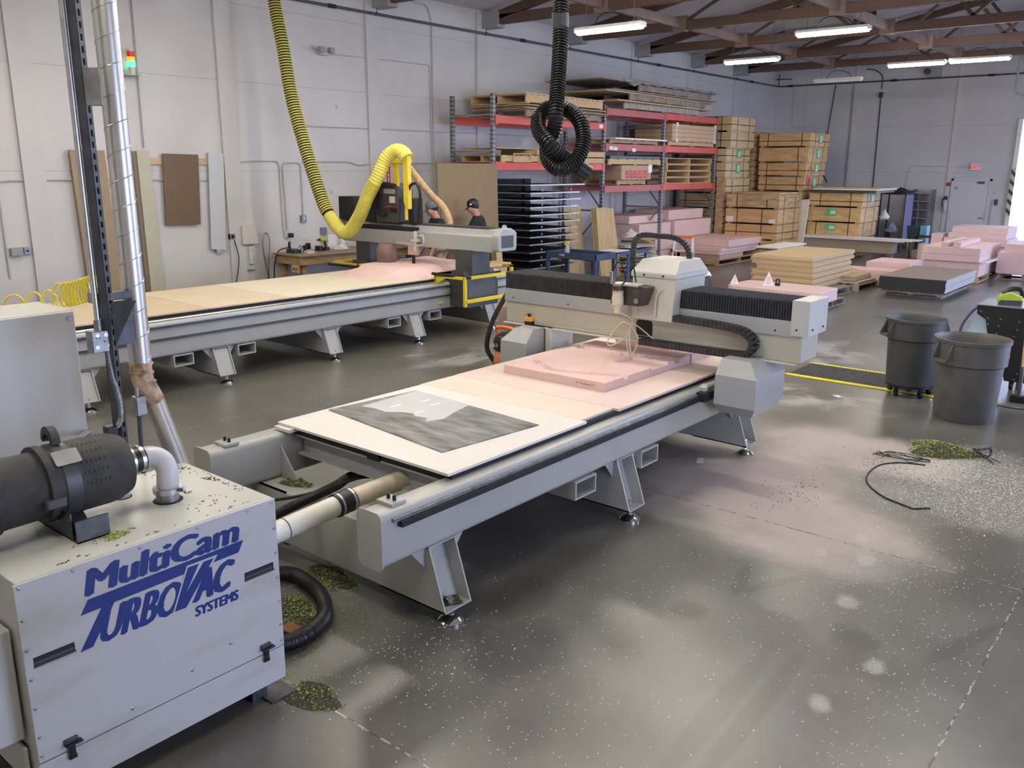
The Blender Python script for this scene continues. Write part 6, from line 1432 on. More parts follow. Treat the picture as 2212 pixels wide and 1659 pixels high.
# ------------------------------------------------------------------ stack A of foam on a pallet
pallet('wooden pallet under the wide pink foam stack in front of the rack', -10.75, 21.9, 0, 1.35, 2.6, .14, wood, open_='x')
for k, (x0, x1, y0, y1, z0, z1) in enumerate(((-11.3,-10.15,20.8,22.2,.14,.26),(-11.5,-10.14,20.75,23.0,.262,.33),(-11.6,-10.12,20.8,23.2,.335,.44),(-11.8,-10.06,21.1,23.7,.445,.62))):
    sheet('foam_slab', 'pink foam slab on the pallet in front of the rack, %s' % ['lowest','third from the top','second from the top','topmost and widest'][k], 'foam slab', x0, x1, y0, y1, z0, z1, foam if k else foamg, 'foam slabs on the pallet in front of the rack', bevel=.004)
# ladder
ld = T('step_ladder', 'small white step ladder with an orange top in front of the foam stack', 'ladder', (-9.95, 18.5, 0), rz=.3)
MB().box(-.22, .22, -.05, .05, .84, .90).build('top_cap', orange, ld, bevel=.008)
for s in (-1, 1):
    MB().hexa([(s*.26-.018,-.30,0),(s*.26+.018,-.30,0),(s*.26+.018,-.25,0),(s*.26-.018,-.25,0),(s*.20-.018,-.05,.86),(s*.20+.018,-.05,.86),(s*.20+.018,0,.86),(s*.20-.018,0,.86)]).build('front_rail', lampw, ld)
    MB().hexa([(s*.24-.014,.26,0),(s*.24+.014,.26,0),(s*.24+.014,.30,0),(s*.24-.014,.30,0),(s*.19-.014,.01,.84),(s*.19+.014,.01,.84),(s*.19+.014,.05,.84),(s*.19-.014,.05,.84)]).build('rear_rail', lampw, ld)
    MB().cyl((s*.24-.02,-.14,.48),(s*.24+.02,-.14,.48),.04,12).build('hinge_disc', mat('pink_hinge', (.70,.35,.42), .5), ld)
for z, y in ((.28,-.21),(.56,-.13)): MB().box(-.23, .23, y-.05, y+.04, z-.012, z+.012).build('step', lampw, ld, bevel=.003)

# ------------------------------------------------------------------ blue cart with spray bottle
ct = T('utility_cart', 'low dark blue work cart carrying the spray bottle in front of the drying rack', 'cart', (-9.75, 14.1, 0))
cx0, cx1, cy0, cy1, cz = -10.36, -9.16, 13.62, 14.35, .85
MB().frame(cx0, cx1, cy0, cy1, 0, 0, 0).build('x', navy, ct) if False else None
q = MB().box(cx0, cx1, cy0, cy0+.03, cz-.11, cz).box(cx0, cx1, cy1-.03, cy1, cz-.11, cz).box(cx0, cx0+.03, cy0, cy1, cz-.11, cz).box(cx1-.03, cx1, cy0, cy1, cz-.11, cz).box(cx0, cx1, cy0, cy1, cz-.12, cz-.10)
q.build('top_tray', navy, ct, w=True, bevel=.006)
MB().box(cx0+.01, cx1-.01, cy0+.01, cy1-.01, .22, .28).build('lower_shelf', navy, ct, w=True, bevel=.006)
for x in (cx0+.04, cx1-.04):
    for y in (cy0+.04, cy1-.04):
        lg = MB().box(x-.035, x+.035, y-.03, y+.03, .10, cz-.1).build('leg', navy, ct, w=True, bevel=.004)
        MB().cyl((x-.015, y, .05), (x+.015, y, .05), .05, 14).box(x-.02, x+.02, y-.02, y+.02, .05, .11).build('caster', black, lg, w=True)
text('HAIE', paper, ct, (-9.95, cy0-.002, .80), FY, .06, w=True)
bt = T('spray_bottle', 'clear spray bottle with a yellow trigger standing on the blue cart', 'bottle', (-10.1, 14.0, .75))
MB().lathe([(.045,0),(.048,.10),(.045,.16),(.018,.215),(.016,.24)], (0,0,0), 18).build('bottle', spray, bt)
MB().box(-.05, .03, -.012, .012, .24, .29).box(-.065,-.04,-.010,.010,.20,.27).build('trigger', yelpl, bt, bevel=.004)
tag(MB().box(-9.95,-9.85,13.75,13.82,.75,.775).build('red_object', orange, bevel=.004), 'small orange-red item on the blue cart below the spray bottle', 'tool')
sd = T('folding_stand', 'blue folding stand with a pale sheet beside the dark blue cart', 'stand', (-9.0, 14.6, 0))
MB().box(-9.75, -8.95, 14.45, 15.2, .80, .83).build('stand_top', mat('bright_blue_metal', (.05,.10,.30), .35), sd, w=True, bevel=.004)
for x, y in ((-9.7,14.5),(-9.0,14.5),(-9.7,15.15),(-9.0,15.15)): MB().box(x-.02, x+.02, y-.02, y+.02, 0, .80).build('leg', mat('bright_blue_metal', (.05,.10,.30), .35), sd, w=True)
MB().box(-9.7, -9.3, 14.5, 15.0, .831, .845).build('pale_sheet', whiteb, sd, w=True)
# ------------------------------------------------------------------ bins
def bin_(label, x, y, m, dolly=False, rz=0, k=1.0, dark_=False):
    z = .13 if dolly else 0
    t = T('waste_bin', label, 'waste bin', (x, y, 0), rz=rz)
    pr = [(.245,0),(.250,.01),(.275,.50),(.298,.515),(.302,.70),(.312,.705),(.314,.735),(.300,.737)]
    inn = [(.298,.735),(.285,.70),(.262,.50),(.235,.03),(.0,.03)]
    MB().lathe([(r_*k, q_*k+z) for r_, q_ in pr+inn], (0,0,0), 40).build('bin_body', m, t)
    for s in (-1, 1):
        mb = MB()
        w_ = .085*k; r0 = .292*k; r1 = .365*k; zt, zb_ = .70*k+z, .545*k+z
        # handle: two cheeks, a grip bar, a roof
        for c in (-w_, w_-.012): mb.prism([(r0-.02,zt),(r0+.015,zt),(r1,zb_+.02),(r1,zb_),(r0-.02,zb_+.02)], 1, c, c+.012)
        mb.box(r1-.022, r1, -w_, w_, zb_-.005, zb_+.022)
        if s < 0: mb.xf(Matrix.Rotation(PI, 4, 'Z'))
        mb.build('handle', m, t, bevel=.003)
    if dolly:
        d = MB().lathe([(.24*k,.105),(.25*k,.11),(.25*k,.128),(.24*k,.13)], (0,0,0), 28).build('dolly', black, t)
        for a in range(5):
            q_ = 2*PI*a/5+.4; px, py = .21*k*math.cos(q_), .21*k*math.sin(q_)
            MB().cyl((px-.014, py, .038), (px+.014, py, .038), .038, 14).box(px-.02, px+.02, py-.016, py+.016, .04, .107).build('caster', black, t)
    return t
bin_('dark grey waste bin on a wheeled dolly standing on the end of the striped mat', -2.52, 10.08, binp, True, rz=3.9, k=1.0)
bin_('lighter dusty grey waste bin on the floor, nearest of the two by the right edge', -1.82, 9.45, binp2, False, rz=4.15, k=1.12)
b3 = bin_('black waste bin with a white sticker partly hidden behind the near router gantry', -6.55, 12.35, mat('black_bin_plastic', (.03,.033,.036), .45, var=.1), False, rz=.9, k=1.10)
MB().box(-.05, .05, -.316, -.313, .60, .69).build('sticker', paper, b3).rotation_euler = (0, 0, -1.2)
crumple(-6.30, 12.55, .78, .05, .09, paper, 'paper_scrap', 'white paper caught on the rim of the black waste bin', 'paper')
# ------------------------------------------------------------------ striped mat
mt = T('floor_mat', 'black ribbed floor mat with yellow edges under the wheeled bin', 'mat', (-3.1, 10.5, 0))
mb = MB()
for k in range(42):
    x = -3.93+k*.045; mb.prism([(x,0),(x+.045,0),(x+.040,.012),(x+.022,.015),(x+.004,.012)], 1, 10.15, 10.86)
mb.build('ribbed_pad', dustblack, mt, w=True, smooth=False)
for y0, y1 in ((10.06,10.15),(10.86,10.93)):
    o_, i_ = (y0, y1) if y0 < 10.5 else (y1, y0)
    MB().prism([(-3.97,(y0+y1)/2),(-3.92,min(y0,y1)),(-2.05,min(y0,y1)),(-2.05,max(y0,y1)),(-3.92,max(y0,y1))], 2, .0, .012).build('yellow_edge', matyel, mt, w=True, bevel=.004)
# ------------------------------------------------------------------ tool cart at the right edge
tc_ = T('tool_cart', 'black steel tool cart at the right edge behind the grey bins', 'cart', (-1.6, 11.3, 0))
MB().box(-2.13, -1.05, 11.00, 11.62, .935, .95).build('worktop', mat('grey_steel_top', (.30,.30,.34), .35, .6), tc_, w=True, bevel=.003)
MB().prism([(-2.12,.935),(-1.06,.935),(-1.06,.10),(-1.75,.10),(-1.80,.30),(-1.98,.60),(-2.02,.78),(-2.12,.84)], 1, 11.01, 11.03).build('side_panel', blackm, tc_, w=True)
MB().prism([(-2.12,.935),(-1.06,.935),(-1.06,.10),(-1.75,.10),(-1.80,.30),(-1.98,.60),(-2.02,.78),(-2.12,.84)], 1, 11.59, 11.61).build('side_panel', blackm, tc_, w=True)
MB().box(-1.75, -1.06, 11.03, 11.59, .12, .15).box(-1.9, -1.06, 11.03, 11.59, .50, .52).build('shelf', blackm, tc_, w=True)
mb = MB()
for x, z in ((-2.08,.87),(-2.0,.80),(-1.99,.73),(-1.87,.80),(-1.88,.72),(-1.89,.63),(-1.68,.79),(-1.69,.70),(-1.71,.62),(-1.55,.85),(-1.6,.50),(-1.65,.13),(-1.63,.20),(-1.5,.55)): mb.cyl((x, 11.01, z), (x, 11.004, z), .010, 8)
mb.build('rivet', steel, tc_, w=True)
for x in (-1.68, -1.15):
    for y in (11.08, 11.54): MB().cyl((x-.018, y, .055), (x+.018, y, .055), .055, 16).box(x-.025, x+.025, y-.02, y+.02, .06, .11).build('caster', black, tc_, w=True)
tag(MB().prism([(-2.05,.90),(-1.93,.74),(-1.95,.42),(-2.24,.42),(-2.22,.60),(-2.14,.82)], 1, 11.10, 11.11).build('acrylic_panel', acryl), 'clear blue acrylic panel leaning on the left side of the black tool cart', 'panel')
mb = MB().tube(spline([(-2.12,11.05,.92),(-2.20,11.05,.82),(-2.27,11.05,.66),(-2.27,11.05,.48),(-2.20,11.05,.46)]), .016, 8)
mb.build('handle', mat('slate_blue_metal', (.07,.10,.22), .4), tc_, w=True)['label'] = 'curved blue handle'
sn = T('cordless_tool', 'lime and black cordless tool lying on the black tool cart', 'power tool', (-1.82, 11.2, .95), rz=.4)
MB().rbox(-.13, .11, -.06, .06, 0, .055, .03, 2).build('base', dark, sn)
MB().prism([(-.15,.03),(-.13,.11),(-.04,.15),(.10,.10),(.12,.03)], 1, -.05, .05).build('body', lime, sn, bevel=.015)
MB().tube(spline([(-.10,0,.12),(-.02,0,.175),(.08,0,.17),(.11,0,.08)]), .026, 10).build('handle', black, sn)
MB().tube(spline([(.09,0,.16),(.16,0,.16),(.20,0,.11)]), .018, 8).build('nozzle', lime, sn)
br = T('broom', 'wooden handled broom leaning by the black tool cart at the right edge', 'broom', (-1.5, 10.5, 0))
MB().cyl((-1.50, 10.50, .06), (-1.62, 11.0, 1.35), .014, 12).build('handle', tan, br, w=True)
MB().cyl((-1.50, 10.50, .06), (-1.528, 10.62, .36), .020, 12).build('socket', dark, br, w=True)
MB().box(-1.58, -1.40, 10.44, 10.53, 0, .07).build('head', blackm, br, w=True, bevel=.006)
tag(MB().tube(spline([(-1.95,10.28,.012),(-1.7,10.20,.012),(-1.5,10.16,.012),(-1.3,10.20,.012),(-1.1,10.1,.012)]), .012, 8).build('extension_cable', steeld), 'grey cord lying on the floor below the tool cart at the right edge', 'cord')
# ------------------------------------------------------------------ particleboard stack
pallet('grey wooden pallet under the tall particleboard stack', -6.5, 17.9, 0, 1.35, 2.5, .13, woodg, open_='x', rz=-.05)
pboard2 = mat('particleboard_darker', (.50, .35, .19), .7, var=.12, scale=60, stretch=(1, 1, 3))
zz = .132; n = 19; th = [.036]*n
for k in range(n):
    sh = -.02*(k > 5) + (.10 if 10 <= k <= 12 else 0) + (-.02 if k > 12 else 0)
    dy = -.10 if 10 <= k <= 12 else 0
    if k == n-1: break
    o = sheet('particleboard_sheet', 'particleboard sheet in the tall stack left of the low pallets, %s' % ('%s from the top' % ORD[n-2-k] if n-2-k > 0 and n-2-k < 16 else 'topmost' if n-2-k == 0 else ('lowest' if k == 0 else 'second from the bottom')), 'particleboard sheet', -7.42+sh+.02*(k % 3), -6.16+sh*.8+.012*((k*5) % 3)-dy*0-(.08 if 10 <= k <= 12 else 0), 16.68+.008*((k*3) % 4), 19.05-(.2 if 6 < k < 13 else 0)+.015*((k*7) % 3), zz, zz+.0335, pboard if k % 3 else pboard2, 'particleboard sheets in the tall stack', bevel=.001)
    zz += .0355
ZP = zz
sheet('white_sheet', 'white sheet behind the top of the tall particleboard stack', 'sheet', -8.0, -7.48, 18.1, 19.7, ZP-.01, ZP+.02, whiteb)
tag(MB().box(-7.95,-7.50,18.2,19.6,0,ZP-.011).build('foam_stack_core', foamg), 'shadowed block carrying the white sheet behind the particleboard stack', 'foam block')
# pink slab on pallet with table signs
pallet('grey wooden pallet under the rounded pink foam slab behind the near router gantry', -6.3, 15.75, 0, 1.8, 1.3, .115, woodg, open_='x')
rs = T('foam_slab', 'rounded pink foam slab on a pallet behind the near router gantry', 'foam slab', (-6.2, 15.6, .117))
MB().rbox(-7.15, -5.38, 14.98, 16.0, .117, .332, .14, 2, 5).build('slab', foam, rs, w=True, bevel=.01)
for k, (x, y, s_) in enumerate(((-6.50,15.4,1.0),(-7.25+.15,15.25,.7))):
    o = T('tent_sign', 'white triangular paper tent sign on the rounded pink slab, %s' % ('taller, with red print' if k == 0 else 'smaller, left one'), 'sign', (x, y, .333), rz=.65)
    MB().add([(-.11*s_,-.02,0),(.11*s_,-.02,0),(0,.0,.26*s_),(-.11*s_,.05,0),(.11*s_,.05,0)], [(0,1,2),(4,3,2),(0,2,3),(1,4,2),(0,3,4,1)]).build('folded_card', paper, o, smooth=False)
    q = MB()
    for i in range(5): q.add([(-.05*s_+.006*i*s_,-.0215+.0008*i,(.035+.03*i)*s_),(.05*s_-.006*i*s_,-.0215+.0008*i,(.035+.03*i)*s_),(.05*s_-.006*i*s_,-.021+.0012*i,(.05+.03*i)*s_),(-.05*s_+.006*i*s_,-.021+.0012*i,(.05+.03*i)*s_)], [(0,1,2,3)])
    q.build('red_print', mat('pale_red_print', (.72,.40,.36), .6), o, smooth=False)
o = T('hand_stamp', 'small black clamp standing on the rounded pink slab beside the tall tent sign', 'clamp', (-6.36, 15.5, .333))
MB().rbox(-.045,.045,-.03,.03,0,.05,.01,2).build('base', black, o); MB().tube(spline([(-.03,0,.05),(-.03,0,.11),(.03,0,.11),(.03,0,.05)]), .014, 8).build('grip', black, o)
# low pallet with strapped sheets
pallet('weathered pallet of the low strapped stack', -6.15, 19.2, 0, .95, 2.2, .13, woodg, open_='x', rz=-.03)
for k, (a, m) in enumerate(((0,cardb),(.10,mat('olive_sheet', (.42,.38,.27), .7)),(.12,cardb))):
    sheet('cardboard_sheet', 'sheet in the low strapped stack, %s' % ['lowest and widest','middle','topmost'][k], 'sheet', -6.72+a, -5.74-a, 18.25+a, 20.2-a*1.5, .132+k*.055, .18+k*.055, m, rz=-.03)
tag(MB().tube(spline([(-6.5,18.9,.31),(-6.3,18.95,.33),(-6.1,18.9,.31),(-6.2,19.2,.32)]), .018, 6).build('yellow_strap', yelpl), 'yellow strap on top of the low strapped stack', 'strap')
# pinks behind the black-edged stack
for k, (x0, x1, y0, y1, z0, z1) in enumerate(((-6.3,-5.34,19.9,21.3,.02,.30),(-6.2,-5.28,20.0,21.1,.302,.45),(-6.52,-5.42,19.25,19.88,.02,.34))):
    sheet('foam_slab', 'pink foam slab left of the black-edged boards, %s' % ['lower of the far pair','upper of the far pair','nearest, lowest'][k], 'foam slab', x0, x1, y0, y1, z0, z1, foam, 'foam slabs left of the black-edged boards', bevel=.004)
# black-edged boards
sheet('skid', 'dark skid under the black-edged boards', 'skid', -5.20, -4.15, 18.15, 20.2, 0, .06, woodg)
pallet('dark pallet under the black-edged boards', -4.67, 19.15, .06, 1.15, 2.3, .07, woodg, open_='x')
raw_edge = mat('raw_board_edge', (.50, .50, .50), .6, var=.12, scale=9, stretch=(1,1,25))
zz = .135
for k in range(6):
    sheet('laminated_board', 'black-edged board with brown face in the low wide stack, %s' % (ORD[5-k]+' from the top' if k < 5 else 'topmost, brown face showing'), 'board', -5.285+.006*(k % 2), -4.052+.008*(k % 3), 17.935+.006*(k % 2), 20.35, zz, zz+.041, raw_edge, 'black-edged boards', bevel=.0015); zz += .042
    o = bpy.context.scene.collection.objects[-1] if False else LAST[0]
    MB(0,0,0).box(o.location.x-.614, o.location.x+.612, o.location.y-1.215, o.location.y-1.206, o.location.z+.001, o.location.z+.0405).build('black_edge_band', boarde, o, w=True)
tag(MB().box(-5.28,-4.056,17.94,20.348,zz,zz+.003).build('face_sheet', boardt), 'thin brown facing sheet covering the black-edged boards', 'sheet')
# foam stack behind with strips
pallet('wooden pallet under the tall pink stack behind the black-edged boards', -4.75, 22.4, 0, 1.15, 2.15, .13, woodl, open_='x')
for k, (z0, z1, x0, x1, y0, y1) in enumerate(((.132,.28,-5.34,-4.19,21.35,23.45),(.283,.44,-5.35,-4.19,21.35,23.45),(.455,.60,-5.38,-4.19,21.25,23.40),(.602,.755,-5.38,-4.19,21.25,23.40))):
    sheet('foam_slab', 'large pink foam slab in the stack behind the black-edged boards, %s' % ['lowest','third from the top','second from the top','topmost'][k], 'foam slab', x0, x1, y0, y1, z0, z1, foam, 'large foam slabs behind the black-edged boards', bevel=.004)
sheet('bent_sheet', 'thin pale sheet sticking out between the large pink foam slabs', 'sheet', -5.3, -4.02, 21.3, 23.6, .442, .453, whiteb)
for k, (x0, x1, y0, y1) in enumerate(((-5.02,-4.88,21.35,23.3),(-4.76,-4.60,21.3,23.2))):
    sheet('foam_strip', 'long square pink foam strip on top of the large slabs, %s' % ['left','right'][k], 'foam strip', x0, x1, y0, y1, .757, .86, foam, 'foam strips on the large slabs', bevel=.004)
for k, (x0, x1, y0, y1, z0, z1, lab) in enumerate(((-5.95,-4.45,25.5,26.8,.10,.50,'lowest slab of the far pink stack before the exit door'),(-5.95,-4.42,25.45,26.8,.502,.68,'third slab of the far pink stack before the exit door'),(-5.85,-4.47,25.5,26.8,.682,.82,'second slab of the far pink stack before the exit door'),(-5.78,-4.46,25.55,26.8,.822,.97,'topmost slab of the far pink stack before the exit door'),(-6.22,-5.98,25.3,26.0,.10,.77,'pink block standing left of the far pink stack'),(-6.45,-6.25,25.0,25.6,.0,.50,'small low pink block left of the far stack'),(-4.05,-3.0,22.4,24.0,.14,.62,'large pink slab cut off by the right edge'),(-3.95,-3.1,22.5,23.9,.62,.80,'pink slab on top of the one cut off by the right edge'))):
    sheet('foam_slab', lab, 'foam slab', x0, x1, y0, y1, z0, z1, foam, bevel=.004)
pallet('pallet under the far pink stack before the exit door', -5.2, 26.15, 0, 1.4, 1.2, .10, wood)
pallet('pallet under the pink slab cut off by the right edge', -3.5, 23.2, 0, 1.0, 1.5, .14, wood)
# long white-topped stack
for k in range(3): sheet('wood_runner', 'wooden runner under the long white-topped stack, %s' % ['left','middle','right'][k], 'runner', -9.4+k*1.1, -9.25+k*1.1, 24.85, 26.2-1.2, 0, .16, woodg)
sheet('board_bundle', 'thick brown-sided bundle of boards under the white sheets', 'board bundle', -9.50, -7.05, 24.80, 25.25, .20, .53, mat('bundle_side', (.33,.27,.21), .7, var=.06, scale=3, stretch=(1,1,20)), bevel=.003)
sheet('board_bundle', 'shadowed base boards under the thick bundle', 'board bundle', -9.4, -7.12, 24.85, 25.25, .161, .198, woodg)
for k, (x0, x1, m) in enumerate(((-10.0,-6.75,whiteb),(-10.02,-6.55,whiteb),(-9.7,-6.4,whiteb))):
    sheet('white_sheet', 'long white sheet on the thick bundle, %s' % ['lowest','middle','topmost'][k], 'sheet', x0, x1, 24.72, 25.28, .532+k*.022, .552+k*.022, m, 'long white sheets on the bundle')
# ------------------------------------------------------------------ things by the back wall
gb = T('display_cabinet', 'dark framed acrylic cabinet draped with black cloth beside the sunlit crates', 'cabinet', (-7.9, 28.0, 0))
for x, y in ((-8.35,27.7),(-7.65,27.7),(-8.35,28.5),(-7.65,28.5)): MB().box(x-.02, x+.02, y-.02, y+.02, 0, 1.72).build('frame_post', dark, gb, w=True)
MB().box(-7.64, -7.63, 27.7, 28.5, .3, 1.72).build('side_pane', mat('violet_acrylic', (.22,.22,.42), .2, alpha=.75), gb, w=True)
MB().box(-8.37, -7.63, 27.68, 28.52, 1.70, 1.74).build('top_frame', dark, gb, w=True)
crumple(-7.95, 28.0, 1.742, .42, .16, shirt, 'black_cloth', 'black cloth bundled on top of the acrylic cabinet', 'cloth')
crumple(-7.95, 27.35, 0, .22, .62, shirt, 'black_bag', 'black bag standing on the floor beside the sunlit crates', 'bag')
crumple(-7.85, 27.35, .63, .15, .30, mat('blue_white_cloth', (.20,.25,.45), .8, var=.6, scale=30), 'cloth_bundle', 'blue and white bundle on the black bag by the crates', 'cloth')
crumple(-8.05, 27.2, 1.0, .13, .28, paper, 'white_bundle', 'white crumpled bundle hanging beside the sunlit crates', 'cloth')
gd = T('wall_shelf', 'grey slatted shelf unit against the back wall right of the acrylic cabinet', 'shelf', (-7.4, 29.8, 0))
MB().box(-8.0, -7.98, 29.6, 30.2, 0, 1.82).box(-7.46, -7.44, 29.6, 30.2, 0, 1.82).build('shelf_side', steeld, gd, w=True)
for k in range(7): MB().box(-7.98, -7.46, 29.6, 30.2, .15+k*.26, .18+k*.26).build('shelf_board', mat('grey_shelf', (.30,.30,.31), .6), gd, w=True)
bk = T('storage_bin', 'dark teal storage bin beside the pale blue one near the exit door', 'bin', (-7.05, 26.9, .0))
MB().box(-7.22, -6.98, 26.8, 27.05, 0, .50).build('plinth', woodg, bk, w=True)
MB().hexa([(-7.22,26.75,.50),(-6.96,26.75,.50),(-6.96,27.1,.50),(-7.22,27.1,.50),(-7.26,26.72,.86),(-6.92,26.72,.86),(-6.92,27.13,.86),(-7.26,27.13,.86)]).build('bin_body', teal, bk, w=True, bevel=.006)
tag(MB().box(-6.90,-6.72,26.75,27.1,0,.88).build('blue_box', mat('pale_blue_box', (.12,.35,.52), .5), bevel=.004), 'pale blue box right of the dark teal storage bin', 'box')
sf = T('metal_frame', 'small black metal frame standing right of the long white sheets', 'frame', (-6.6, 26.3, 0))
for x, y in ((-6.95,26.1),(-6.3,26.1),(-6.95,26.6),(-6.3,26.6)): MB().box(x-.015, x+.015, y-.015, y+.015, 0, .62).build('leg', black, sf, w=True)
MB().box(-6.97, -6.28, 26.08, 26.12, .59, .62).box(-6.97, -6.28, 26.58, 26.62, .59, .62).box(-6.97, -6.94, 26.1, 26.6, .59, .62).box(-6.31, -6.28, 26.1, 26.6, .59, .62).box(-6.97, -6.28, 26.08, 26.12, .40, .42).build('rails', black, sf, w=True)
sheet('low_box', 'low grey case on the floor under the small black frame', 'case', -6.9, -6.35, 26.15, 26.55, 0, .22, greyp2, bevel=.006)
tag(MB().cyl((-7.38,28.2,.0),(-7.42,28.2,1.45),.022,8).build('dark_pole', black), 'short dark pole standing behind the teal storage bin', 'pole')
ex = T('fire_extinguisher', 'fire extinguisher with black head on the back wall left of the exit door', 'fire extinguisher', (-8.05+.0, 30.25, 1.0))
EX = -7.16
MB().lathe([(.05,0),(.062,.02),(.062,.32),(.03,.38)], (EX, 30.28, 1.14), 18).build('cylinder', mat('silver_cylinder', (.55,.53,.56), .35), ex, w=True)
MB().box(EX-.045, EX+.045, 30.25, 30.31, 1.50, 1.62).tube(spline([(EX,30.27,1.6),(EX-.09,30.27,1.5),(EX-.07,30.27,1.28)]), .014, 6).build('valve_head', black, ex, w=True)
tag(MB().box(-7.20,-7.10,30.33,30.39,1.93,2.04).build('fire_alarm_pull', mat('maroon_plastic', (.25,.05,.06), .5), bevel=.004), 'small dark red alarm pull on the back wall above the fire extinguisher', 'alarm pull')
xs = T('exit_sign', 'white exit sign with red letters above the door in the back wall', 'exit sign', (-6.43, 30.35, 2.43))
MB().box(-6.58, -6.28, 30.32, 30.39, 2.42, 2.62).build('housing', lampw, xs, w=True, bevel=.006)
text('EXIT', mat('red_sign_letters', (.70,.03,.05), .5, emit=(1,.05,.07), es=.5), xs, (-6.43, 30.3185, 2.52), FY, .17, w=True, bold=.005, sx=.85)
tag(MB().box(-5.78,-5.70,30.33,30.39,1.38,1.56).build('card_reader', dark, bevel=.004), 'dark wall controller right of the exit door', 'controller')
tag(MB().box(-5.88,-5.80,30.385,30.395,1.72,1.80).build('wall_notice', mat('faint_print', (.45,.45,.48), .6, var=.3, scale=50)), 'small printed notice on the back wall right of the exit door', 'notice')
tag(MB().box(-6.13,-6.11,30.36,30.39,.2,1.6).build('wall_trunking', greyp2), 'thin grey trunking on the wall just right of the exit door', 'trunking') if False else None
tag(MB().box(-5.86,-5.845,30.36,30.39,.1,1.55).build('pole_on_wall', greyp2), 'thin grey pole leaning on the back wall right of the exit door', 'pole')
def bcond(label, pts, r=.010, m=conduit):
    t = T('wall_conduit', label, 'conduit', (pts[0][0], 30.36, pts[-1][1])); MB().tube(spline([(a, 30.37, b) for a, b in pts], 8), r, 6).build('pipe_run', m, t, w=True); return t
def lcond(label, pts, r=.010, m=conduit):
    t = T('wall_conduit', label, 'conduit', (pts[0][0], 30.36, pts[-1][1])); MB().tube([(a, 30.37, b) for a, b in pts], r, 6).build('pipe_run', m, t, w=True); return t
lcond('white conduit from the exit sign to the left and down', [(-6.6,2.53),(-8.28,2.54),(-8.36,2.50),(-8.42,1.9),(-8.5,.2)])
bcond('black cable hanging down the back wall beside the brown crate stack', [(-11.0,5.15),(-11.05,4.6),(-11.15,3.4),(-11.18,2.4),(-11.0,2.0)], .016, black)
lcond('thin dark joint line cable on the back wall left of the pilaster', [(-10.42,5.15),(-10.40,1.0)], .008, dark)
bcond('black cable looping from the roof and down the back wall', [(-10.05,5.6),(-9.75,5.55),(-9.52,5.35),(-9.5,4.95)], .014, black)
lcond('black cable dropping down the back wall from the small junction box', [(-9.50,4.75),(-9.45,1.0)], .018, black)
tag(MB().box(-9.56,-9.44,30.33,30.39,4.70,4.86).build('junction_box', dark, bevel=.004), 'small dark junction box high on the back wall above the black cable', 'electrical box')
lcond('faint painted conduit high on the back wall behind the unlit fixture', [(-12.4,5.1),(-12.4,3.9),(-12.35,3.85),(-11.55,3.84),(-11.5,3.78),(-11.5,2.5)], .009)
vs_ = T('wall_vent', 'grey square wall vent high on the back wall behind the bright fixture', 'vent', (-7.9, 30.3, 5.3))
MB().box(-8.15, -7.75, 30.25, 30.39, 5.24, 5.50).build('vent_box', greyp2, vs_, w=True, bevel=.006); MB().lathe([(.09,0),(.09,.16)], (0,0,0), 16).xf(Matrix.Translation((-8.12,30.25,5.40)) @ Matrix.Rotation(-PI/2, 4, 'X') @ Matrix.Translation((0,0,-.16))).build('vent_spout', dark, vs_, w=True)
# roof skylight well and door track bracket
sk = T('roof_hatch', 'dark square roof hatch between the trusses', 'roof hatch', (-8.3, 22.8, 5.9))
MB().frame(-8.9, -7.7, 5.95, 6.28, 22.2, 23.6, .05, ax=1).build('hatch_frame', blackm, sk, w=True)
MB().box(-9.1, -7.5, 21.4, 21.45, 5.5, 5.95).build('grey_side', greyp2, sk, w=True)
dt = T('door_track_bracket', 'grey triangular bracket of the roll-up door track at the top right corner', 'bracket', (-5.2, 26.9, 4.2))
for a, b in (((-5.10,27.5,5.6),(-5.10,27.5,4.45)),((-5.10,27.5,4.45),(-4.2,27.5,4.1)),((-5.10,27.5,5.5),(-4.6,27.5,4.3)),((-4.5,27.5,5.6),(-4.5,27.5,4.2)),((-4.6,27.5,4.3),(-4.2,27.5,4.9))): MB().cyl(a, b, .028, 8).build('strut', greyp2, dt, w=True)
# ------------------------------------------------------------------ shop vacuum behind the near router
sv = T('shop_vacuum', 'orange and black shop vacuum behind the left end of the near router gantry', 'vacuum cleaner', (-6.55, 7.95, 0))
MB().lathe([(.20,.06),(.22,.10),(.20,.28),(.19,.30)], (0,0,0), 24).build('drum', mat('dusty_orange_plastic', (.62,.22,.10), .45, var=.1), sv)
MB().lathe([(.21,.30),(.215,.33),(.215,.40),(.19,.46),(.12,.50)], (0,0,0), 24).build('motor_head', black, sv)
MB().tube(spline([(-.14,-.08,.48),(-.14,-.10,.56),(0,-.10,.58),(.14,-.10,.56),(.14,-.08,.48)]), .022, 8).build('handle', orange, sv)
for s in (-1, 1): MB().cyl((s*.19,.05,.11),(s*.24,.05,.11),.11,18).build('rear_wheel', black, sv)
for s in (-1, 1): MB().cyl((s*.12-.02,-.2,.03),(s*.12+.02,-.2,.03),.03,12).build('caster', black, sv)
text('6.5 HP', paper, sv, (-.02, -.213, .37), (PI/2, 0, 0), .06)
text('PRO', paper, sv, (.10, -.17, .455), (PI/2*.5, 0, .2), .05)
o = MB(); ribbed(o, [(-6.78,7.92,.10),(-6.86,7.86,.30),(-6.80,7.90,.62),(-6.70,8.05,.95),(-6.62,8.15,1.15)], .032, .02, .003, 10)
tag(o.build('vacuum_hose', blackm), 'black hose rising beside the orange shop vacuum', 'hose')
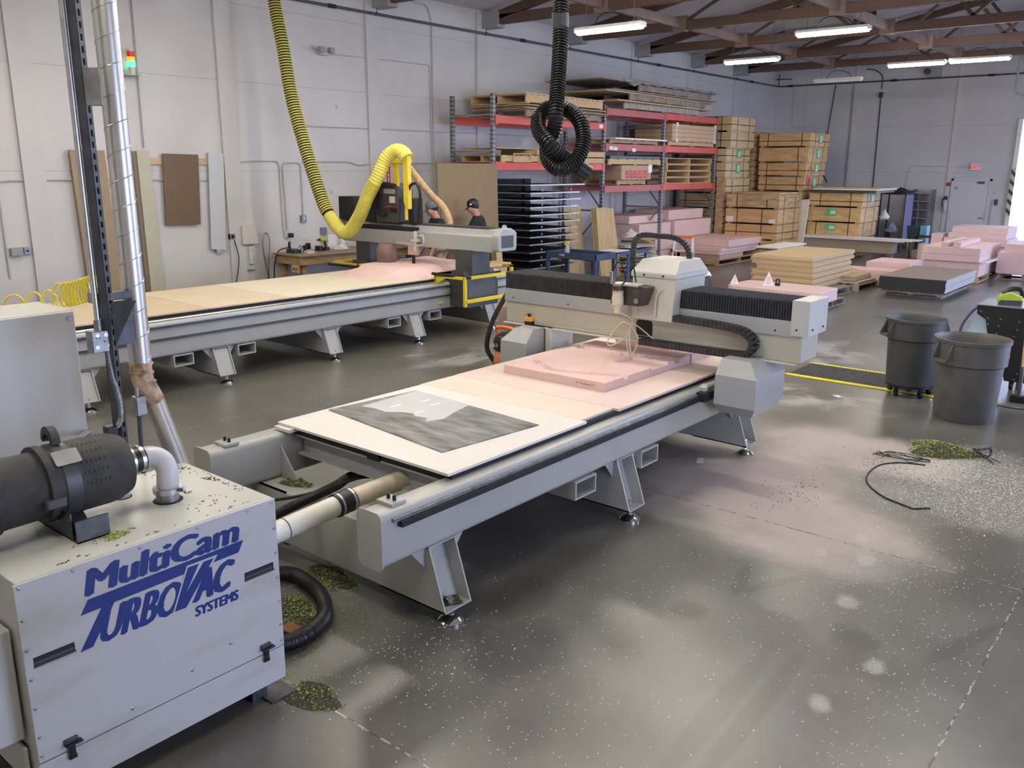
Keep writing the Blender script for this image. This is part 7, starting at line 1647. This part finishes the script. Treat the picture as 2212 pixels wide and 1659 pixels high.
# ------------------------------------------------------------------ people
def skinned(name, verts, edges, m, parent, sub=2):
    me = bpy.data.meshes.new(name); me.from_pydata([v[0] for v in verts], edges, []); me.update(); me.materials.append(m)
    o = bpy.data.objects.new(name, me); C.objects.link(o); o.parent = parent; ORG[o.name] = ORG[parent.name]
    sk_ = o.modifiers.new('skin', 'SKIN'); sk_.use_smooth_shade = True
    for i, v in enumerate(verts):
        r_ = v[1]; me.skin_vertices[0].data[i].radius = r_ if isinstance(r_, tuple) else (r_, r_)
    me.skin_vertices[0].data[0].use_root = True
    s_ = o.modifiers.new('sub', 'SUBSURF'); s_.levels = sub; s_.render_levels = sub
    return o
def person(label, loc, yaw, H, top, legm, cap, reach, hairc):
    """local frame: faces +x, left is +y"""
    t = T('person', label, 'person', loc, rz=yaw)
    k = H/1.75; V = []; E = []
    def add(p, r_, par=None):
        V.append(((p[0]*k, p[1]*k, p[2]*k), r_ if not isinstance(r_, tuple) else r_)); i = len(V)-1
        if par is not None: E.append((par, i))
        return i
    pel = add((0,0,.95), (.14,.17)); ab = add((.01,0,1.10), (.13,.165), pel); ch = add((.02,0,1.32), (.14,.19), ab); nb = add((.03,0,1.46), (.085,.10), ch)
    nk = add((.06,0,1.53), .068, nb); hd = add((.10,0,1.60), (.10,.090), nk); hd2 = add((.115,0,1.67), (.105,.09), hd); ns = add((.225,0,1.60), .016, hd)
    arms = []
    for s, tgt in ((1, reach[0]), (-1, reach[1])):
        sh = add((.03, s*.17, 1.43), .065, ch); el = add(((.02+tgt[0])/2, s*.24, (1.41+tgt[2])/2-.05), .038, sh); wr = add(tgt, .027, el)
        dx = Vector(tgt)-Vector(((.02+tgt[0])/2, s*.24, (1.41+tgt[2])/2-.05)); dx.normalize(); side = Vector((0, s, 0))
        T0 = Vector(tgt); pm = add(tuple(T0+dx*.06), (.022,.036), wr)
        for f, (off, ln) in enumerate(((-.030,.062),(-.010,.072),(.010,.068),(.030,.052))):
            b = add(tuple(T0+dx*.10+side*off), .0095, pm); c = add(tuple(T0+dx*(.10+ln*.55)+side*off+Vector((0,0,-.008))), .0085, b); add(tuple(T0+dx*(.10+ln)+side*off+Vector((0,0,-.022))), .0075, c)
        b = add(tuple(T0+dx*.045-side*.045), .010, pm); add(tuple(T0+dx*.085-side*.062), .009, b)
    for s in (1, -1):
        hp = add((0, s*.09, .88), .082, pel); kn = add((.02, s*.10, .50), .055, hp); an = add((-.01, s*.11, .09), .036, kn); add((.13, s*.12, .035), .03, an)
    skinned('body', V, E, skin, t)
    # shirt
    V = []; E = []
    pel = add((0,0,.92), (.17,.20)); ab = add((.01,0,1.10), (.165,.20), pel); ch = add((.02,0,1.32), (.18,.235), ab); nb = add((.03,0,1.475), (.105,.13), ch)
    for s, tgt in ((1, reach[0]), (-1, reach[1])):
        sh = add((.03, s*.18, 1.43), .092, ch); e = Vector(((.02+tgt[0])/2, s*.24, (1.41+tgt[2])/2-.05)); add(tuple(Vector((.03, s*.18, 1.43)).lerp(e, .75)), .075, sh)
    skinned('t_shirt', V, E, top, t)
    V = []; E = []
    pel = add((0,0,.93), (.165,.195))
    for s in (1, -1):
        hp = add((0, s*.09, .86), .115, pel); kn = add((.02, s*.10, .50), .085, hp); add((-.01, s*.11, .09), .068, kn)
    skinned('trousers', V, E, legm, t)
    mb = MB()
    for s in (1, -1): mb.rbox(-.09*k, .19*k, (s*.115-.048)*k, (s*.115+.048)*k, 0, .075*k, .04, 2)
    mb.build('shoes', black, t, bevel=.015)
    hx, hz_ = .11*k, 1.655*k; TL = Matrix.Translation((hx,0,hz_)) @ Matrix.Rotation(.30, 4, 'Y') @ Matrix.Translation((-hx,0,-hz_))
    cpo = MB().lathe([(.098,-.015),(.104,.0),(.102,.04),(.085,.085),(.045,.112),(.004,.118)], (hx-.005, 0, hz_+.02), 24, closed=False, sx=1.08, sy=.92).xf(TL).build('cap', cap, t)
    MB().hexa([(hx+.07,-.07,hz_+.00),(hx+.19,-.045,hz_-.035),(hx+.19,.045,hz_-.035),(hx+.07,.07,hz_+.00),(hx+.07,-.07,hz_+.012),(hx+.19,-.045,hz_-.027),(hx+.19,.045,hz_-.027),(hx+.07,.07,hz_+.012)]).xf(TL).build('cap_peak', cap, cpo, bevel=.003)
    MB().lathe([(.05,-.09),(.082,-.06),(.094,-.01),(.097,.02)], (hx-.022, 0, hz_+.01), 20, closed=False, sy=.86).xf(TL).build('hair', hairc, t)
    for s in (1, -1):
        MB().lathe([(.0,-.010),(.009,-.004),(.009,.004),(0,.010)], (hx+.078, s*.030, hz_-.055), 8).build('eye', blackm, t)
        MB().rbox(hx-.022, hx+.012, s*.078-.008, s*.078+.008, hz_-.085, hz_-.03, .01, 1).build('ear', skin, t)
    MB().box(hx+.072, hx+.090, -.022, .022, hz_-.118, hz_-.110).build('mouth', mat('lips', (.35,.12,.10), .5), t)
    return t, cpo
# facing picture-left and slightly down
p2, c2 = person('worker in a black cap, black t-shirt and blue jeans looking down by the brown board', (-10.85, 12.22, 0), math.radians(215), 1.84, shirt, jeans, black, ((.34,.16,1.02), (.34,-.16,1.02)), hairm)
MB().box(.13, .16, .088, .098, 1.76, 1.79).build('cap_mark', paper, c2)
p1, c1 = person('worker in a grey cap, black t-shirt and khaki trousers behind the far router gantry', (-10.98, 11.27, 0), math.radians(238), 1.83, shirt, khaki, capg, ((.20,.26,.92), (.26,-.24,.90)), hairm)
# monitor/controller behind the gantry
tag(MB().box(-10.2,-9.9,11.3,11.9,0,.75).box(-10.25,-9.85,11.25,11.95,.75,.80).build('side_table', woodl, bevel=.004), 'small wooden table beyond the end of the far router', 'table')
